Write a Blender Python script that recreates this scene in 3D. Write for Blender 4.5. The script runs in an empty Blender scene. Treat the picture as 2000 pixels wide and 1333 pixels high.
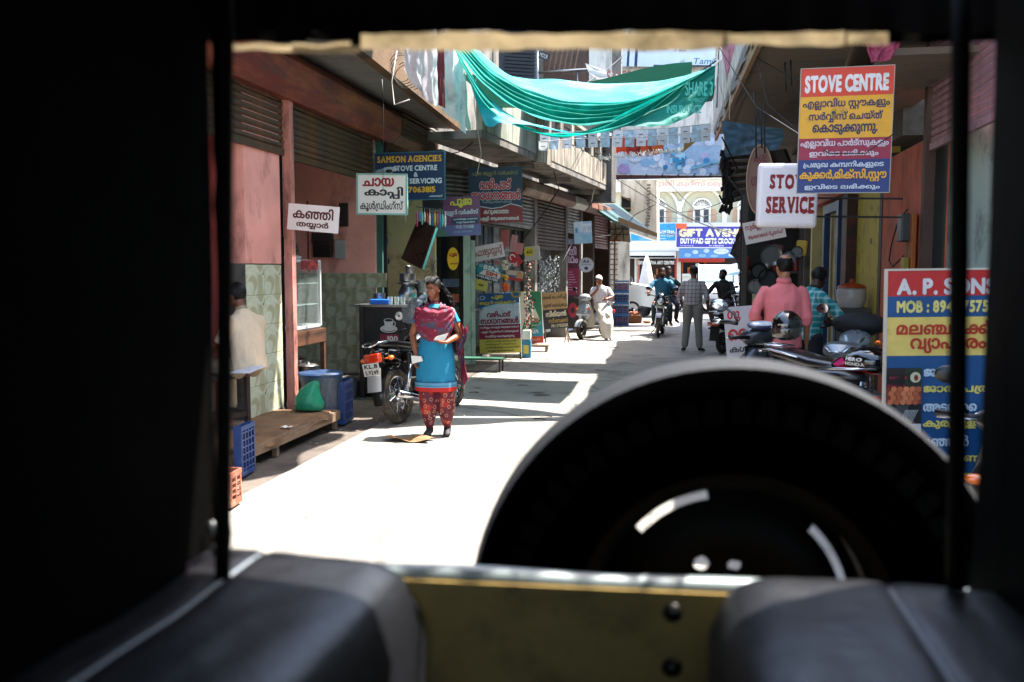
import bpy, bmesh, math, random
import numpy as np
from mathutils import Vector, Matrix, Euler, noise as mnoise
random.seed(7)
R=math.radians; PI=math.pi
SC=bpy.context.scene; COL=SC.collection
# ------------------------------------------------------------------ camera, sky, sun, exposure
H=1.66; FPX=1750.0; YAW=R(10.645); PITCH=R(4.6227)
cam_d=bpy.data.cameras.new('camera'); cam=bpy.data.objects.new('camera',cam_d); COL.objects.link(cam)
cam.location=(0,0,H); cam.rotation_euler=(PI/2-PITCH,0,YAW)
cam_d.sensor_width=36; cam_d.lens=FPX/2000*36; cam_d.clip_start=.02; cam_d.clip_end=3000
cam_d.dof.use_dof=True; cam_d.dof.focus_distance=12.5; cam_d.dof.aperture_fstop=3.4
SC.camera=cam
SUN=Vector((.36,.22,1)).normalized()
w=bpy.data.worlds.new('World'); SC.world=w; w.use_nodes=True
nt=w.node_tree; sky=nt.nodes.new('ShaderNodeTexSky'); sky.sky_type='NISHITA'; sky.sun_disc=False
sky.sun_elevation=math.asin(SUN.z); sky.sun_rotation=math.atan2(SUN.x,SUN.y); sky.air_density=1.2; sky.dust_density=2.5
nt.links.new(sky.outputs[0],nt.nodes['Background'].inputs[0]); nt.nodes['Background'].inputs[1].default_value=.15
sl=bpy.data.lights.new('sun','SUN'); sl.energy=4.6; sl.angle=R(.6); sl.color=(1,.95,.88)
so=bpy.data.objects.new('sun',sl); COL.objects.link(so); so.rotation_euler=SUN.to_track_quat('Z','Y').to_euler()
SC.view_settings.view_transform='Standard'; SC.view_settings.look='None'; SC.view_settings.exposure=2.5; SC.view_settings.gamma=1
SC.view_settings.use_curve_mapping=False
SC.cycles.use_denoising=True; SC.cycles.max_bounces=8; SC.cycles.diffuse_bounces=4; SC.cycles.transparent_max_bounces=16
# ------------------------------------------------------------------ where a sight line meets a plane of the place
_f=Vector((-math.sin(YAW)*math.cos(PITCH),math.cos(YAW)*math.cos(PITCH),-math.sin(PITCH)))
_r=Vector((math.cos(YAW),math.sin(YAW),0)); _u=_r.cross(_f); CAM=Vector((0,0,H))
def ray(px,py): return _f+_r*((px-1000)/FPX)-_u*((py-666.5)/FPX)
def at(px,py,Y): d=ray(px,py); return CAM+d*(Y/d.y)
def onx(px,py,X): d=ray(px,py); return CAM+d*(X/d.x)
def gnd(px,py,z=0.): d=ray(px,py); return CAM+d*((z-H)/d.z)
def onw(px,py,a,b):
    n=Vector((b[1]-a[1],a[0]-b[0],0)); d=ray(px,py); return CAM+d*(n.dot(Vector((a[0],a[1],0))-Vector((0,0,0)))/n.dot(d))
def dep(px,py,D): return CAM+ray(px,py)*D
# ------------------------------------------------------------------ materials
_M={}
def rgb(h):
    if isinstance(h,str):
        v=[int(h[i:i+2],16)/255 for i in (0,2,4)]
        return tuple((c/12.92 if c<=.04045 else ((c+.055)/1.055)**2.4)**1.24 for c in v)
    return h
def M(name,col=(.5,.5,.5),rough=.6,metal=0,var=.15,vs=5,bump=0,bs=60,st=(1,1,1),trans=0,coat=0,emit=None,es=1,dirt=None,spec=.5,alpha=1,glass=0):
    if name in _M: return _M[name]
    col=rgb(col)
    m=bpy.data.materials.new(name); m.use_nodes=True; n=m.node_tree.nodes; L=m.node_tree.links
    b=n['Principled BSDF']; b.inputs['Roughness'].default_value=rough; b.inputs['Metallic'].default_value=metal
    b.inputs['Specular IOR Level'].default_value=spec
    b.inputs['Coat Weight'].default_value=coat
    if glass: b.inputs['Transmission Weight'].default_value=glass; b.inputs['IOR'].default_value=1.3
    b.inputs['Alpha'].default_value=alpha
    if emit: b.inputs['Emission Color'].default_value=(*emit,1); b.inputs['Emission Strength'].default_value=es
    tc=n.new('ShaderNodeTexCoord'); mp=n.new('ShaderNodeMapping'); mp.inputs['Scale'].default_value=st
    L.new(tc.outputs['Object'],mp.inputs[0])
    def nz(sc,det=5,ro=.6):
        t=n.new('ShaderNodeTexNoise'); t.inputs['Scale'].default_value=sc; t.inputs['Detail'].default_value=det; t.inputs['Roughness'].default_value=ro
        L.new(mp.outputs[0],t.inputs['Vector']); return t
    c=None
    if var:
        t=nz(vs); r=n.new('ShaderNodeMapRange'); r.inputs[1].default_value=.3; r.inputs[2].default_value=.7
        r.inputs[3].default_value=1-var; r.inputs[4].default_value=1+var; L.new(t.outputs[0],r.inputs[0])
        x=n.new('ShaderNodeMix'); x.data_type='RGBA'; x.blend_type='MULTIPLY'; x.inputs[0].default_value=1
        x.inputs[6].default_value=(*col,1); L.new(r.outputs[0],x.inputs[7]); c=x.outputs[2]
        q=n.new('ShaderNodeMapRange'); q.inputs[3].default_value=max(0,rough-.12); q.inputs[4].default_value=min(1,rough+.12)
        L.new(t.outputs[0],q.inputs[0]); L.new(q.outputs[0],b.inputs['Roughness'])
    if dirt:
        dc,am,ds=dirt[:3]; t=nz(ds,8,.7)
        if len(dirt)>3:
            mp2=n.new('ShaderNodeMapping'); mp2.inputs['Scale'].default_value=dirt[3]; L.new(tc.outputs['Object'],mp2.inputs[0]); L.new(mp2.outputs[0],t.inputs['Vector'])
        r=n.new('ShaderNodeMapRange'); r.inputs[1].default_value=.62-.3*am; r.inputs[2].default_value=.78-.2*am; r.inputs[4].default_value=.9; L.new(t.outputs[0],r.inputs[0])
        x=n.new('ShaderNodeMix'); x.data_type='RGBA'; L.new(r.outputs[0],x.inputs[0]); x.inputs[7].default_value=(*rgb(dc),1)
        if c is not None: L.new(c,x.inputs[6])
        else: x.inputs[6].default_value=(*col,1)
        c=x.outputs[2]
    if c is not None: L.new(c,b.inputs['Base Color'])
    else: b.inputs['Base Color'].default_value=(*col,1)
    if bump:
        t=nz(bs,6,.65); bp=n.new('ShaderNodeBump'); bp.inputs['Strength'].default_value=min(1,bump); bp.inputs['Distance'].default_value=.01; L.new(t.outputs[0],bp.inputs['Height']); L.new(bp.outputs[0],b.inputs['Normal'])
    if trans:
        tr=n.new('ShaderNodeBsdfTranslucent'); mx=n.new('ShaderNodeMixShader'); mx.inputs[0].default_value=trans
        if c is not None: L.new(c,tr.inputs[0])
        else: tr.inputs[0].default_value=(*col,1)
        L.new(b.outputs[0],mx.inputs[1]); L.new(tr.outputs[0],mx.inputs[2]); L.new(mx.outputs[0],n['Material Output'].inputs[0])
    _M[name]=m; return m
def nodes_of(m): return m.node_tree.nodes, m.node_tree.links, m.node_tree.nodes['Principled BSDF']
def flat(h,rough=.5,var=.08): return M('paint_'+h,h,rough,var=var,vs=3)
# ------------------------------------------------------------------ mesh collector
class MB:
    def __init__(s): s.V=[]; s.F=[]; s.I=[]; s.mi=0
    def add(s,V,F):
        n=len(s.V); s.V+= [tuple(v) for v in V]; s.F+=[tuple(i+n for i in f) for f in F]; s.I+=[s.mi]*len(F); return s
    def hexa(s,P): return s.add(P,[(0,3,2,1),(4,5,6,7),(0,1,5,4),(1,2,6,5),(2,3,7,6),(3,0,4,7)])
    def box(s,c,d,rot=None):
        x,y,z=d[0]/2,d[1]/2,d[2]/2; P=[Vector(p) for p in ((-x,-y,-z),(x,-y,-z),(x,y,-z),(-x,y,-z),(-x,-y,z),(x,-y,z),(x,y,z),(-x,y,z))]
        if rot is not None:
            m=Euler(rot).to_matrix() if not isinstance(rot,Matrix) else rot; P=[m@p for p in P]
        c=Vector(c); return s.hexa([p+c for p in P])
    def bb(s,x0,x1,y0,y1,z0,z1): return s.box(((x0+x1)/2,(y0+y1)/2,(z0+z1)/2),(abs(x1-x0),abs(y1-y0),abs(z1-z0)))
    def rbox(s,c,d,r=.02,rot=None,seg=2):
        """rounded box"""
        bm=bmesh.new(); bmesh.ops.create_cube(bm,size=1)
        for v in bm.verts: v.co=Vector((v.co.x*d[0],v.co.y*d[1],v.co.z*d[2]))
        bmesh.ops.bevel(bm,geom=list(bm.edges),offset=min(r,min(d)*.49),segments=seg,profile=.5,affect='EDGES')
        m=(Euler(rot).to_matrix() if rot is not None and not isinstance(rot,Matrix) else rot)
        V=[((m@v.co) if m is not None else v.co.copy())+Vector(c) for v in bm.verts]
        for i,v in enumerate(bm.verts): v.index=i
        F=[[v.index for v in f.verts] for f in bm.faces]; bm.free(); return s.add(V,F)
    def slab(s,p0,p1,p2,p3,t):
        """four corners (front face) with thickness t away behind it"""
        p=[Vector(q) for q in (p0,p1,p2,p3)]; n=(p[1]-p[0]).cross(p[3]-p[0]).normalized()*t
        return s.hexa(p+[q+n for q in p])
    def tube(s,P,r,n=8,closed=False,caps=True):
        P=[Vector(p) for p in P]; k=len(P); rs=r if isinstance(r,(list,tuple)) else [r]*k; V=[];F=[]; up=None
        for i in range(k):
            a=P[i-1] if (i>0 or closed) else P[i]; b=P[(i+1)%k] if (i<k-1 or closed) else P[i]
            t=(b-a).normalized() if (b-a).length>1e-9 else Vector((0,0,1))
            if up is None: up=Vector((0,0,1)) if abs(t.z)<.9 else Vector((1,0,0))
            x=t.cross(up); 
            if x.length<1e-6: x=t.cross(Vector((.3,1,.2)))
            x.normalize(); y=x.cross(t).normalized(); up=y
            for j in range(n):
                a_=2*PI*j/n; V.append(P[i]+(x*math.cos(a_)+y*math.sin(a_))*rs[i])
        m=k if closed else k-1
        for i in range(m):
            for j in range(n):
                a=i*n+j; b=i*n+(j+1)%n; c=((i+1)%k)*n+(j+1)%n; d=((i+1)%k)*n+j; F.append((a,b,c,d))
        if caps and not closed: F.append(tuple(range(n))[::-1]); F.append(tuple((k-1)*n+j for j in range(n)))
        return s.add(V,F)
    def lathe(s,prof,c=(0,0,0),axis=(0,0,1),n=20,closed=False,a0=0,a1=2*PI):
        ax=Vector(axis).normalized(); x=ax.orthogonal().normalized(); y=ax.cross(x); c=Vector(c); V=[];F=[]; full=abs(a1-a0-2*PI)<1e-6; m=n if full else n+1
        for r,z in prof:
            for j in range(m):
                a=a0+(a1-a0)*j/n; V.append(c+ax*z+(x*math.cos(a)+y*math.sin(a))*r)
        K=len(prof)
        for i in range(K if closed else K-1):
            for j in range(n if full else n):
                j2=(j+1)%m; i2=(i+1)%K; F.append((i*m+j,i*m+j2,i2*m+j2,i2*m+j))
        return s.add(V,F)
    def ell(s,c,r,n=14,k=9,rot=None):
        V=[];F=[];c=Vector(c); m=None if rot is None else (Euler(rot).to_matrix() if not isinstance(rot,Matrix) else rot)
        for i in range(k+1):
            t=PI*i/k
            for j in range(n):
                a=2*PI*j/n; v=Vector((r[0]*math.sin(t)*math.cos(a),r[1]*math.sin(t)*math.sin(a),-r[2]*math.cos(t)))
                V.append(c+(m@v if m is not None else v))
        for i in range(k):
            for j in range(n): F.append((i*n+j,i*n+(j+1)%n,(i+1)*n+(j+1)%n,(i+1)*n+j))
        return s.add(V,F)
    def loft(s,rings,n=16,caps=True,pw=1.0,xd=(1,0,0)):
        """rings: (center,rx,ry[,xdir]) elliptical cross sections"""
        V=[];F=[];K=len(rings); C=[Vector(q[0]) for q in rings]
        for i,q in enumerate(rings):
            a=C[max(i-1,0)]; b=C[min(i+1,K-1)]; t=(b-a).normalized(); x=Vector(q[3] if len(q)>3 else xd); x=(x-t*x.dot(t)).normalized(); y=t.cross(x)
            for j in range(n):
                g=2*PI*j/n; cc,ss=math.cos(g),math.sin(g)
                cc=math.copysign(abs(cc)**pw,cc); ss=math.copysign(abs(ss)**pw,ss); V.append(C[i]+x*cc*q[1]+y*ss*q[2])
        for i in range(K-1):
            for j in range(n): F.append((i*n+j,i*n+(j+1)%n,(i+1)*n+(j+1)%n,(i+1)*n+j))
        if caps: F.append(tuple(range(n))[::-1]); F.append(tuple((K-1)*n+j for j in range(n)))
        return s.add(V,F)
    def prism(s,pts,o,ux,uy,t):
        """2D outline pts extruded along ux x uy"""
        o=Vector(o);ux=Vector(ux);uy=Vector(uy);nn=ux.cross(uy).normalized()*t; n=len(pts)
        A=[o+ux*p[0]+uy*p[1] for p in pts]; return s.add(A+[a+nn for a in A],[tuple(range(n))[::-1],tuple(range(n,2*n))]+[(i,(i+1)%n,n+(i+1)%n,n+i) for i in range(n)])
    def grid(s,fn,nu,nv):
        V=[fn(i/nu,j/nv) for j in range(nv+1) for i in range(nu+1)]; m=nu+1
        return s.add(V,[(j*m+i,j*m+i+1,(j+1)*m+i+1,(j+1)*m+i) for j in range(nv) for i in range(nu)])
    def mesh(s,name,mats,smooth=False):
        me=bpy.data.meshes.new(name); me.from_pydata([tuple(v) for v in s.V],[],s.F)
        for m in (mats if isinstance(mats,(list,tuple)) else [mats]): me.materials.append(m)
        if any(s.I): me.polygons.foreach_set('material_index',s.I)
        if smooth is not False:
            bm=bmesh.new(); bm.from_mesh(me); bmesh.ops.remove_doubles(bm,verts=bm.verts,dist=1e-5); bmesh.ops.recalc_face_normals(bm,faces=bm.faces); bm.to_mesh(me); bm.free()
            me.polygons.foreach_set('use_smooth',[True]*len(me.polygons))
            if smooth is not True: me.set_sharp_from_angle(angle=R(smooth))
        me.update(); return me
    def build(s,name,mats,parent=None,smooth=False,world=False,**kw):
        o=bpy.data.objects.new(name,s.mesh(name,mats,smooth)); COL.objects.link(o); setp(o,parent,world); tag(o,**kw); return o
def mw(o):
    m=o.matrix_basis.copy()
    if o.parent: m=mw(o.parent)@o.matrix_parent_inverse@m
    return m
def setp(o,parent,world=False):
    if parent is not None:
        o.parent=parent
        if world: o.matrix_parent_inverse=mw(parent).inverted()
def tag(o,label=None,cat=None,group=None,kind=None):
    if label: o['label']=label
    if cat: o['category']=cat
    if group: o['group']=group
    if kind: o['kind']=kind
def thing(name,label,cat,loc=(0,0,0),rz=0,group=None,rot=None):
    o=bpy.data.objects.new(name,None); COL.objects.link(o); o.location=loc; o.rotation_euler=rot if rot is not None else (0,0,rz); o.empty_display_size=.2; tag(o,label,cat,group); return o
def copy_tree(o,parent=None):
    c=o.copy(); COL.objects.link(c); c.parent=parent
    for ch in list(o.children):
        if ch.name in bpy.data.objects: copy_tree(ch,c)
    return c
def wire(name,pts,r,mat,label,sag=0,group=None,cat='cable',parent=None,n=6):
    P=[Vector(p) for p in pts]
    if len(P)==2 and sag:
        a,b=P; P=[a.lerp(b,t/12)-Vector((0,0,sag*4*(t/12)*(1-t/12))) for t in range(13)]
    return MB().tube(P,r,n).build(name,mat,parent,smooth=True,world=parent is not None,**(dict(label=label,cat=cat,group=group) if label else {}))

# outlines of the joined Malayalam letters (x,y pairs in 1/200 em) and, for every line, letter and x offset pairs in 1/1000 em
LIG={222:[[61,113,82,110,100,98,108,76,109,44,30,44,30,14,141,14,141,111,158,111,158,0,93,0,13,0,13,70,16,86,22,98,32,106,45,111],[61,99,47,97,37,91,32,80,30,58,92,58,90,80,84,91,75,97],[120,-67,106,-65,93,-56,87,-44,83,-13,79,-6,71,-2,60,0,46,-3,38,-9,32,-17,30,-33,33,-49,41,-55,53,-54,58,-48,58,-42,58,-36,53,-31,40,-30,25,-39,22,-30,41,-18,58,-19,66,-24,71,-32,73,-42,71,-52,62,-63,51,-67,33,-65,24,-58,18,-46,16,-27,19,-14,28,-1,38,6,54,10,71,10,85,5,93,0,98,-9,105,-47,113,-53,125,-54,136,-48,142,-36,140,-16,127,1,136,11,154,-11,157,-23,157,-40,151,-53,145,-60,131,-66]],
231:[[125,113,145,109,158,96,163,77,167,27,172,17,182,13,194,12,205,17,214,27,218,42,219,59,216,74,208,89,195,101,206,113,226,92,236,65,236,40,234,29,230,20,217,7,209,3,189,-1,166,3,160,8,152,18,147,32,146,76,141,90,133,97,120,99,109,94,103,87,100,68,100,0,82,0,81,79,74,92,64,98,52,98,40,94,32,83,26,69,26,53,29,37,37,22,49,11,38,-2,19,18,10,39,8,66,14,86,25,102,43,111,64,113,78,108,92,94,97,103,105,109],[91,12,116,7,130,-8,135,-23,134,-41,126,-56,114,-67,104,-57,117,-42,118,-22,112,-9,100,-2,79,-3,70,-9,65,-19,63,-30,65,-42,78,-57,68,-67,54,-52,49,-42,47,-29,52,-8,67,7],[189,10,208,7,221,-1,230,-14,232,-29,231,-41,226,-52,212,-67,202,-57,210,-49,215,-39,215,-19,205,-6,189,-1,172,-6,162,-19,161,-30,163,-42,175,-57,165,-67,148,-48,145,-29,147,-14,156,-2,170,7]],
225:[[68,113,88,111,104,104,116,93,123,78,127,62,126,42,120,26,108,11,103,14,160,14,160,111,177,111,177,0,93,0,87,12,100,25,108,44,109,61,104,77,95,90,80,97,55,97,41,90,28,72,26,61,26,45,35,25,50,11,40,-2,28,7,15,25,9,42,8,61,12,78,20,93,32,104,48,111],[177,25,177,-54,76,-54,68,-40,114,-8,140,7,156,5,101,-34,88,-43,102,-40,160,-40,160,12]],
163:[[105,113,125,109,140,97,148,79,151,56,148,31,139,13,124,1,105,-2,85,1,70,12,61,31,58,56,61,80,70,98,85,109],[105,99,86,93,79,82,75,66,76,42,80,26,88,16,100,12,113,13,124,19,131,31,134,48,133,69,131,80,124,92,117,97],[43,-2,27,0,16,6,7,23,7,39,13,50,24,59,39,64,61,66,197,66,220,62,233,52,240,34,238,17,226,3,205,-2,189,0,181,5,169,22,166,43,169,68,183,92,200,106,227,113,247,112,265,106,279,97,290,78,293,49,287,26,278,12,261,-2,251,11,264,21,271,31,275,44,275,61,271,77,261,90,251,96,227,99,211,94,198,85,189,72,183,53,183,32,188,18,202,11,216,14,222,21,222,37,217,45,207,50,49,51,34,47,27,42,24,31,27,18,36,13,47,12,60,15,70,21,80,10,63,1]],
203:[[126,113,148,108,158,99,161,94,158,93,170,106,184,112,203,113,222,106,235,92,242,73,243,52,238,29,230,15,213,-2,202,11,214,22,223,38,226,53,225,69,220,83,212,94,200,98,184,97,175,90,170,76,169,0,152,0,152,68,149,84,139,96,120,98,107,91,101,77,100,0,82,0,82,73,79,85,74,92,64,98,48,97,37,91,29,79,26,64,27,42,35,25,49,11,38,-2,22,14,12,33,8,58,11,81,17,93,26,102,43,111,58,113,73,110,85,103,92,93,90,94,101,106,110,111]],
162:[[50,111,40,85,30,52,27,29,27,2,31,-11,39,-19,50,-22,67,-21,68,-36,44,-37,27,-31,16,-19,10,-1,10,37,22,86,32,111]],
216:[[58,113,70,112,80,107,89,98,92,93,90,93,105,108,120,113,133,113,147,109,162,97,169,86,173,73,173,43,168,27,157,12,158,0,142,0,135,11,148,26,155,42,157,64,153,79,146,91,135,97,118,98,108,92,103,85,100,73,100,0,82,0,82,73,76,90,67,97,57,99,44,96,34,87,26,69,26,47,35,25,49,11,38,-2,22,14,12,33,8,51,9,74,14,87,26,102,43,111],[225,111,225,0,148,0,153,14,208,14,208,111]],
180:[[48,-2,33,1,24,6,17,14,11,25,9,40,9,58,13,76,22,91,40,106,55,111,72,113,87,112,99,108,117,92,119,86,122,50,122,0,104,0,103,76,98,89,86,97,71,99,58,97,46,92,37,84,30,74,26,62,26,31,36,15,45,12,55,13,62,19,65,26,65,36,60,46,51,51,39,51,28,45,19,37,16,50,31,61,50,66,66,62,78,51,82,33,78,14,66,2],[156,113,172,112,186,107,208,86,216,68,215,51,206,35,191,27,173,27,161,32,155,38,149,51,148,61,153,80,161,91,171,100,191,111,205,113,221,112,242,104,255,89,262,63,262,46,258,32,251,20,240,6,220,9,235,24,243,41,245,63,238,83,228,94,213,99,197,98,179,91,168,77,165,62,169,47,180,40,192,43,198,54,197,73,191,86,180,95,166,99,149,99,136,93,127,84,122,68,122,4,109,4,111,91,129,107,141,112],[313,111,313,0,147,0,147,14,296,14,296,111]],
160:[[-11,-13,-10,-29,-1,-38,18,-39,25,-34,28,-28,29,-9,11,43,9,67,13,86,24,111,42,111,30,85,27,61,30,40,46,-9,47,-19,44,-35,36,-46,24,-52,9,-54,-7,-52,-19,-44,-28,-27,-28,-12]],
183:[[48,-2,33,1,24,6,17,14,11,25,9,40,9,58,13,76,22,91,40,106,55,111,72,113,87,112,99,108,117,92,119,86,122,50,122,0,104,0,103,76,98,89,86,97,71,99,58,97,46,92,37,84,30,74,26,62,26,31,36,15,45,12,55,13,62,19,65,26,65,36,60,46,51,51,39,51,28,45,19,37,16,50,31,61,50,66,66,62,78,51,82,33,78,14,66,2],[158,113,185,109,204,96,220,78,228,53,227,31,218,10,210,3,200,-1,176,-1,161,6,150,25,147,44,151,68,163,87,184,104,202,111,219,113,234,111,247,106,257,98,265,88,265,76,271,54,271,0,254,0,253,61,251,78,247,86,234,97,211,99,193,93,179,83,168,66,165,50,166,28,174,16,188,12,202,16,209,28,211,44,209,60,204,74,195,86,184,94,171,98,155,99,136,94,126,81,122,64,122,6,107,6,107,55,111,91,131,108],[307,113,334,109,353,96,369,78,377,53,376,31,367,10,359,3,349,-1,325,-1,315,3,307,10,297,31,296,44,298,62,312,87,333,104,360,113,391,111,402,106,416,97,422,88,428,73,429,43,426,31,418,16,398,-2,388,11,403,24,411,39,412,60,405,82,393,93,376,99,350,97,331,86,317,66,314,38,315,28,321,18,334,12,343,12,351,16,358,28,359,55,353,74,340,89,327,97,304,99,288,95,278,87,272,74,271,8,255,8,255,42,260,91,272,102,282,109]],
191:[[72,113,87,112,98,108,115,94,112,94,119,103,137,112,160,112,176,105,188,89,187,83,191,58,191,0,174,0,173,77,169,90,157,98,137,97,129,91,125,84,122,67,122,0,105,0,103,76,98,89,88,96,64,98,52,95,42,88,33,79,28,68,25,40,28,27,36,15,45,12,57,14,63,21,65,28,64,40,60,46,51,51,39,51,28,45,19,37,16,50,26,59,40,64,54,65,66,62,76,54,81,43,81,23,75,10,66,2,53,-2,38,-1,28,3,20,10,14,19,10,32,8,48,13,76,27,96,47,109],[240,113,259,111,273,106,282,97,285,85,283,73,275,65,266,63,238,61,232,58,231,52,234,48,272,43,281,38,285,30,283,13,277,5,270,1,243,-2,212,5,218,19,246,12,265,15,269,20,268,27,262,31,233,33,223,37,216,45,214,56,218,66,226,72,267,79,269,85,267,91,257,97,229,98,216,94,206,87,197,76,193,67,191,24,181,31,179,74,187,91,196,100,208,108,226,112]],
219:[[132,-2,107,2,93,9,83,17,67,41,62,68,68,92,83,107,105,113,114,112,130,106,141,94,146,77,146,58,143,41,135,27,125,15,108,4,94,0,75,-2,60,-1,35,9,18,27,12,39,8,60,11,86,16,96,28,107,45,113,62,112,75,107,84,98,72,86,62,97,44,98,33,91,27,81,25,67,27,53,31,40,38,28,48,19,61,13,90,12,110,21,119,31,126,44,129,60,129,77,124,89,117,96,108,99,98,98,89,93,85,88,80,66,83,46,92,28,107,16,127,11,147,13,165,22,173,31,178,42,181,55,180,74,175,90,167,104,180,113,192,96,197,76,198,56,194,36,185,21,172,8,154,1],[182,25,182,-54,80,-54,72,-40,118,-8,144,7,160,5,105,-34,93,-43,106,-40,164,-40,164,12]],
208:[[67,-11,85,-15,95,-25,98,-34,97,-46,94,-52,88,-50,148,-50,148,14,165,14,165,-64,82,-64,77,-53,82,-46,83,-36,77,-27,63,-25,53,-31,51,-43,59,-54,50,-64,40,-53,36,-38,40,-24,50,-15],[46,69,68,64,76,58,83,47,85,35,84,24,76,11,71,14,148,14,148,111,165,111,165,0,66,0,60,10,68,25,67,41,60,52,51,55,36,53,29,49,25,41,25,23,35,10,26,-1,9,18,7,38,14,56,30,67]],
161:[[31,111,31,-32,-37,-32,-37,-18,14,-18,14,111]],
223:[[80,99,64,98,46,93,34,86,26,76,24,57,28,43,37,37,50,38,55,42,59,51,58,60,54,67,46,70,34,69,18,54,13,66,32,80,42,83,55,82,63,79,71,72,75,62,75,50,70,36,61,27,48,23,32,24,20,30,12,41,9,51,8,68,13,83,19,91,37,105,64,112,97,112,121,105,129,98,133,90,134,77,132,68,126,61,117,55,108,53,89,56,89,62,105,63,112,68,116,74,117,82,114,90,105,95],[137,29,133,15,121,4,103,0,36,-1,28,-8,30,-20,37,-24,48,-26,173,-26,196,-40,41,-40,24,-35,13,-25,10,-17,11,-4,16,4,25,11,41,14,104,15,116,20,120,29,117,40,108,46,89,48,89,59,110,57,127,50,133,43],[221,99,205,98,188,93,175,86,167,76,165,57,169,43,179,37,191,38,196,42,200,51,200,60,195,67,187,70,176,69,159,54,155,66,173,80,183,83,197,82,204,79,212,72,216,62,217,50,211,36,202,27,189,23,174,24,162,30,154,41,150,51,150,68,154,83,160,91,178,105,205,112,238,112,263,105,270,98,275,90,276,77,273,68,268,61,258,55,250,53,231,56,231,62,246,63,254,68,258,74,258,82,255,90,247,95],[278,29,273,12,260,3,245,0,181,-1,172,-4,169,-12,172,-21,183,-25,275,-26,275,-40,183,-40,170,-37,159,-30,152,-20,152,-10,155,2,165,10,182,14,245,15,258,21,261,31,258,40,249,46,231,48,231,59,252,57,268,50,275,43]],
196:[[70,113,97,108,123,91,137,70,142,44,141,31,135,14,128,6,119,1,108,-2,90,-1,79,3,71,10,63,25,61,44,63,62,70,78,81,91,102,106,120,112,138,113,161,106,171,98,178,88,184,56,184,0,167,0,167,68,164,78,158,89,145,98,129,99,112,96,95,86,86,75,80,61,78,44,80,28,85,18,96,12,108,12,118,18,124,33,124,50,121,65,114,79,103,90,91,97,65,99,52,96,42,90,34,82,27,67,26,50,29,36,37,22,50,11,40,-2,24,11,15,25,9,42,8,61,14,83,24,97,38,106,56,112],[221,113,247,109,267,96,282,78,291,53,290,31,281,10,273,3,263,-1,238,-1,228,3,220,10,211,31,210,44,212,62,226,87,246,104,274,113,305,111,316,106,329,97,336,88,342,73,343,43,340,31,332,16,312,-2,302,11,317,24,324,39,326,60,319,82,307,93,290,99,264,97,244,86,231,66,227,38,229,28,234,18,247,12,256,12,264,16,272,28,273,55,266,74,254,89,240,97,217,99,202,95,192,87,186,74,184,8,169,8,169,42,174,91,185,102,196,109]],
175:[[96,99,74,97,56,92,42,84,29,67,24,46,29,23,42,13,57,14,63,21,65,32,62,43,58,48,51,51,39,51,28,45,19,37,15,50,26,59,40,64,54,65,70,60,78,51,81,38,81,23,75,10,66,2,52,-2,37,-1,24,6,13,19,8,39,9,63,14,77,23,88,39,101,53,107,78,112,103,113,127,110,142,106,167,93,174,83,175,69,170,59,158,51,167,48,173,42,178,27,174,13,162,2,140,-2,120,1,106,12,98,28,95,47,98,68,112,92,129,104,143,110,162,113,180,112,194,108,205,101,216,89,221,45,221,0,203,0,203,69,200,82,191,93,175,99,152,99,133,91,121,80,113,58,113,32,123,16,140,11,156,15,160,20,161,31,158,37,152,41,134,44,134,58,147,59,154,62,158,70,157,82,152,88,139,94],[260,113,283,109,291,104,299,94,302,82,300,71,291,60,281,56,291,52,301,42,304,33,304,21,299,10,284,0,269,-2,249,0,253,14,271,12,284,18,287,29,284,39,273,46,252,48,252,62,271,63,282,71,285,79,283,88,278,94,270,98,247,97,231,88,224,75,221,59,221,16,206,16,206,49,212,88,219,98,230,106,244,111]],
190:[[72,113,87,112,98,108,115,94,112,94,124,106,143,113,160,112,170,108,180,99,183,94,181,93,193,106,206,112,225,113,244,106,253,97,260,86,264,73,266,52,258,25,249,12,235,0,224,11,241,30,246,43,248,58,244,79,234,94,222,98,210,98,201,94,194,85,191,68,191,2,174,2,173,73,171,84,167,92,157,98,139,98,129,91,123,77,122,2,105,2,104,66,101,83,91,95,75,99,58,97,42,88,33,79,26,62,25,35,31,20,36,15,45,12,59,15,64,23,65,31,64,40,60,46,51,51,39,51,28,45,19,37,16,50,26,59,40,64,54,65,66,62,76,54,81,43,82,28,78,14,66,2,53,-2,38,-1,24,6,14,19,10,32,9,58,13,76,22,91,33,102,47,109],[119,13,131,11,142,7,156,-6,143,-34,141,-14,132,-3,111,-1,101,-4,92,-10,85,-24,87,-46,91,-52,98,-55,105,-55,111,-50,113,-39,107,-31,94,-30,79,-39,76,-30,95,-18,108,-17,117,-21,125,-32,127,-47,120,-60,106,-67,87,-65,78,-58,72,-47,71,-25,74,-13,84,1,100,10],[177,13,193,9,202,2,204,-1,201,-1,213,9,224,13,243,10,255,2,264,-15,264,-32,259,-50,244,-67,234,-57,247,-40,249,-24,248,-14,244,-6,237,-2,220,-2,215,-5,211,-14,210,-66,195,-66,193,-11,188,-3,177,0,166,-3,160,-11,159,-66,143,-66,143,-32,150,-1,162,10]],
184:[[54,113,78,111,107,100,98,87,73,97,49,99,31,94,25,83,26,73,33,66,81,62,90,59,100,51,105,37,104,21,99,13,87,5,67,0,8,0,8,14,72,15,83,19,87,26,87,39,81,45,29,52,16,58,9,67,7,85,15,101,33,111],[58,-51,29,-47,4,-37,13,-23,34,-32,59,-36,79,-32,88,-23,86,-9,79,-1,72,2,79,14,90,9,101,-1,105,-14,104,-27,97,-38,90,-44,73,-50]],
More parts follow.
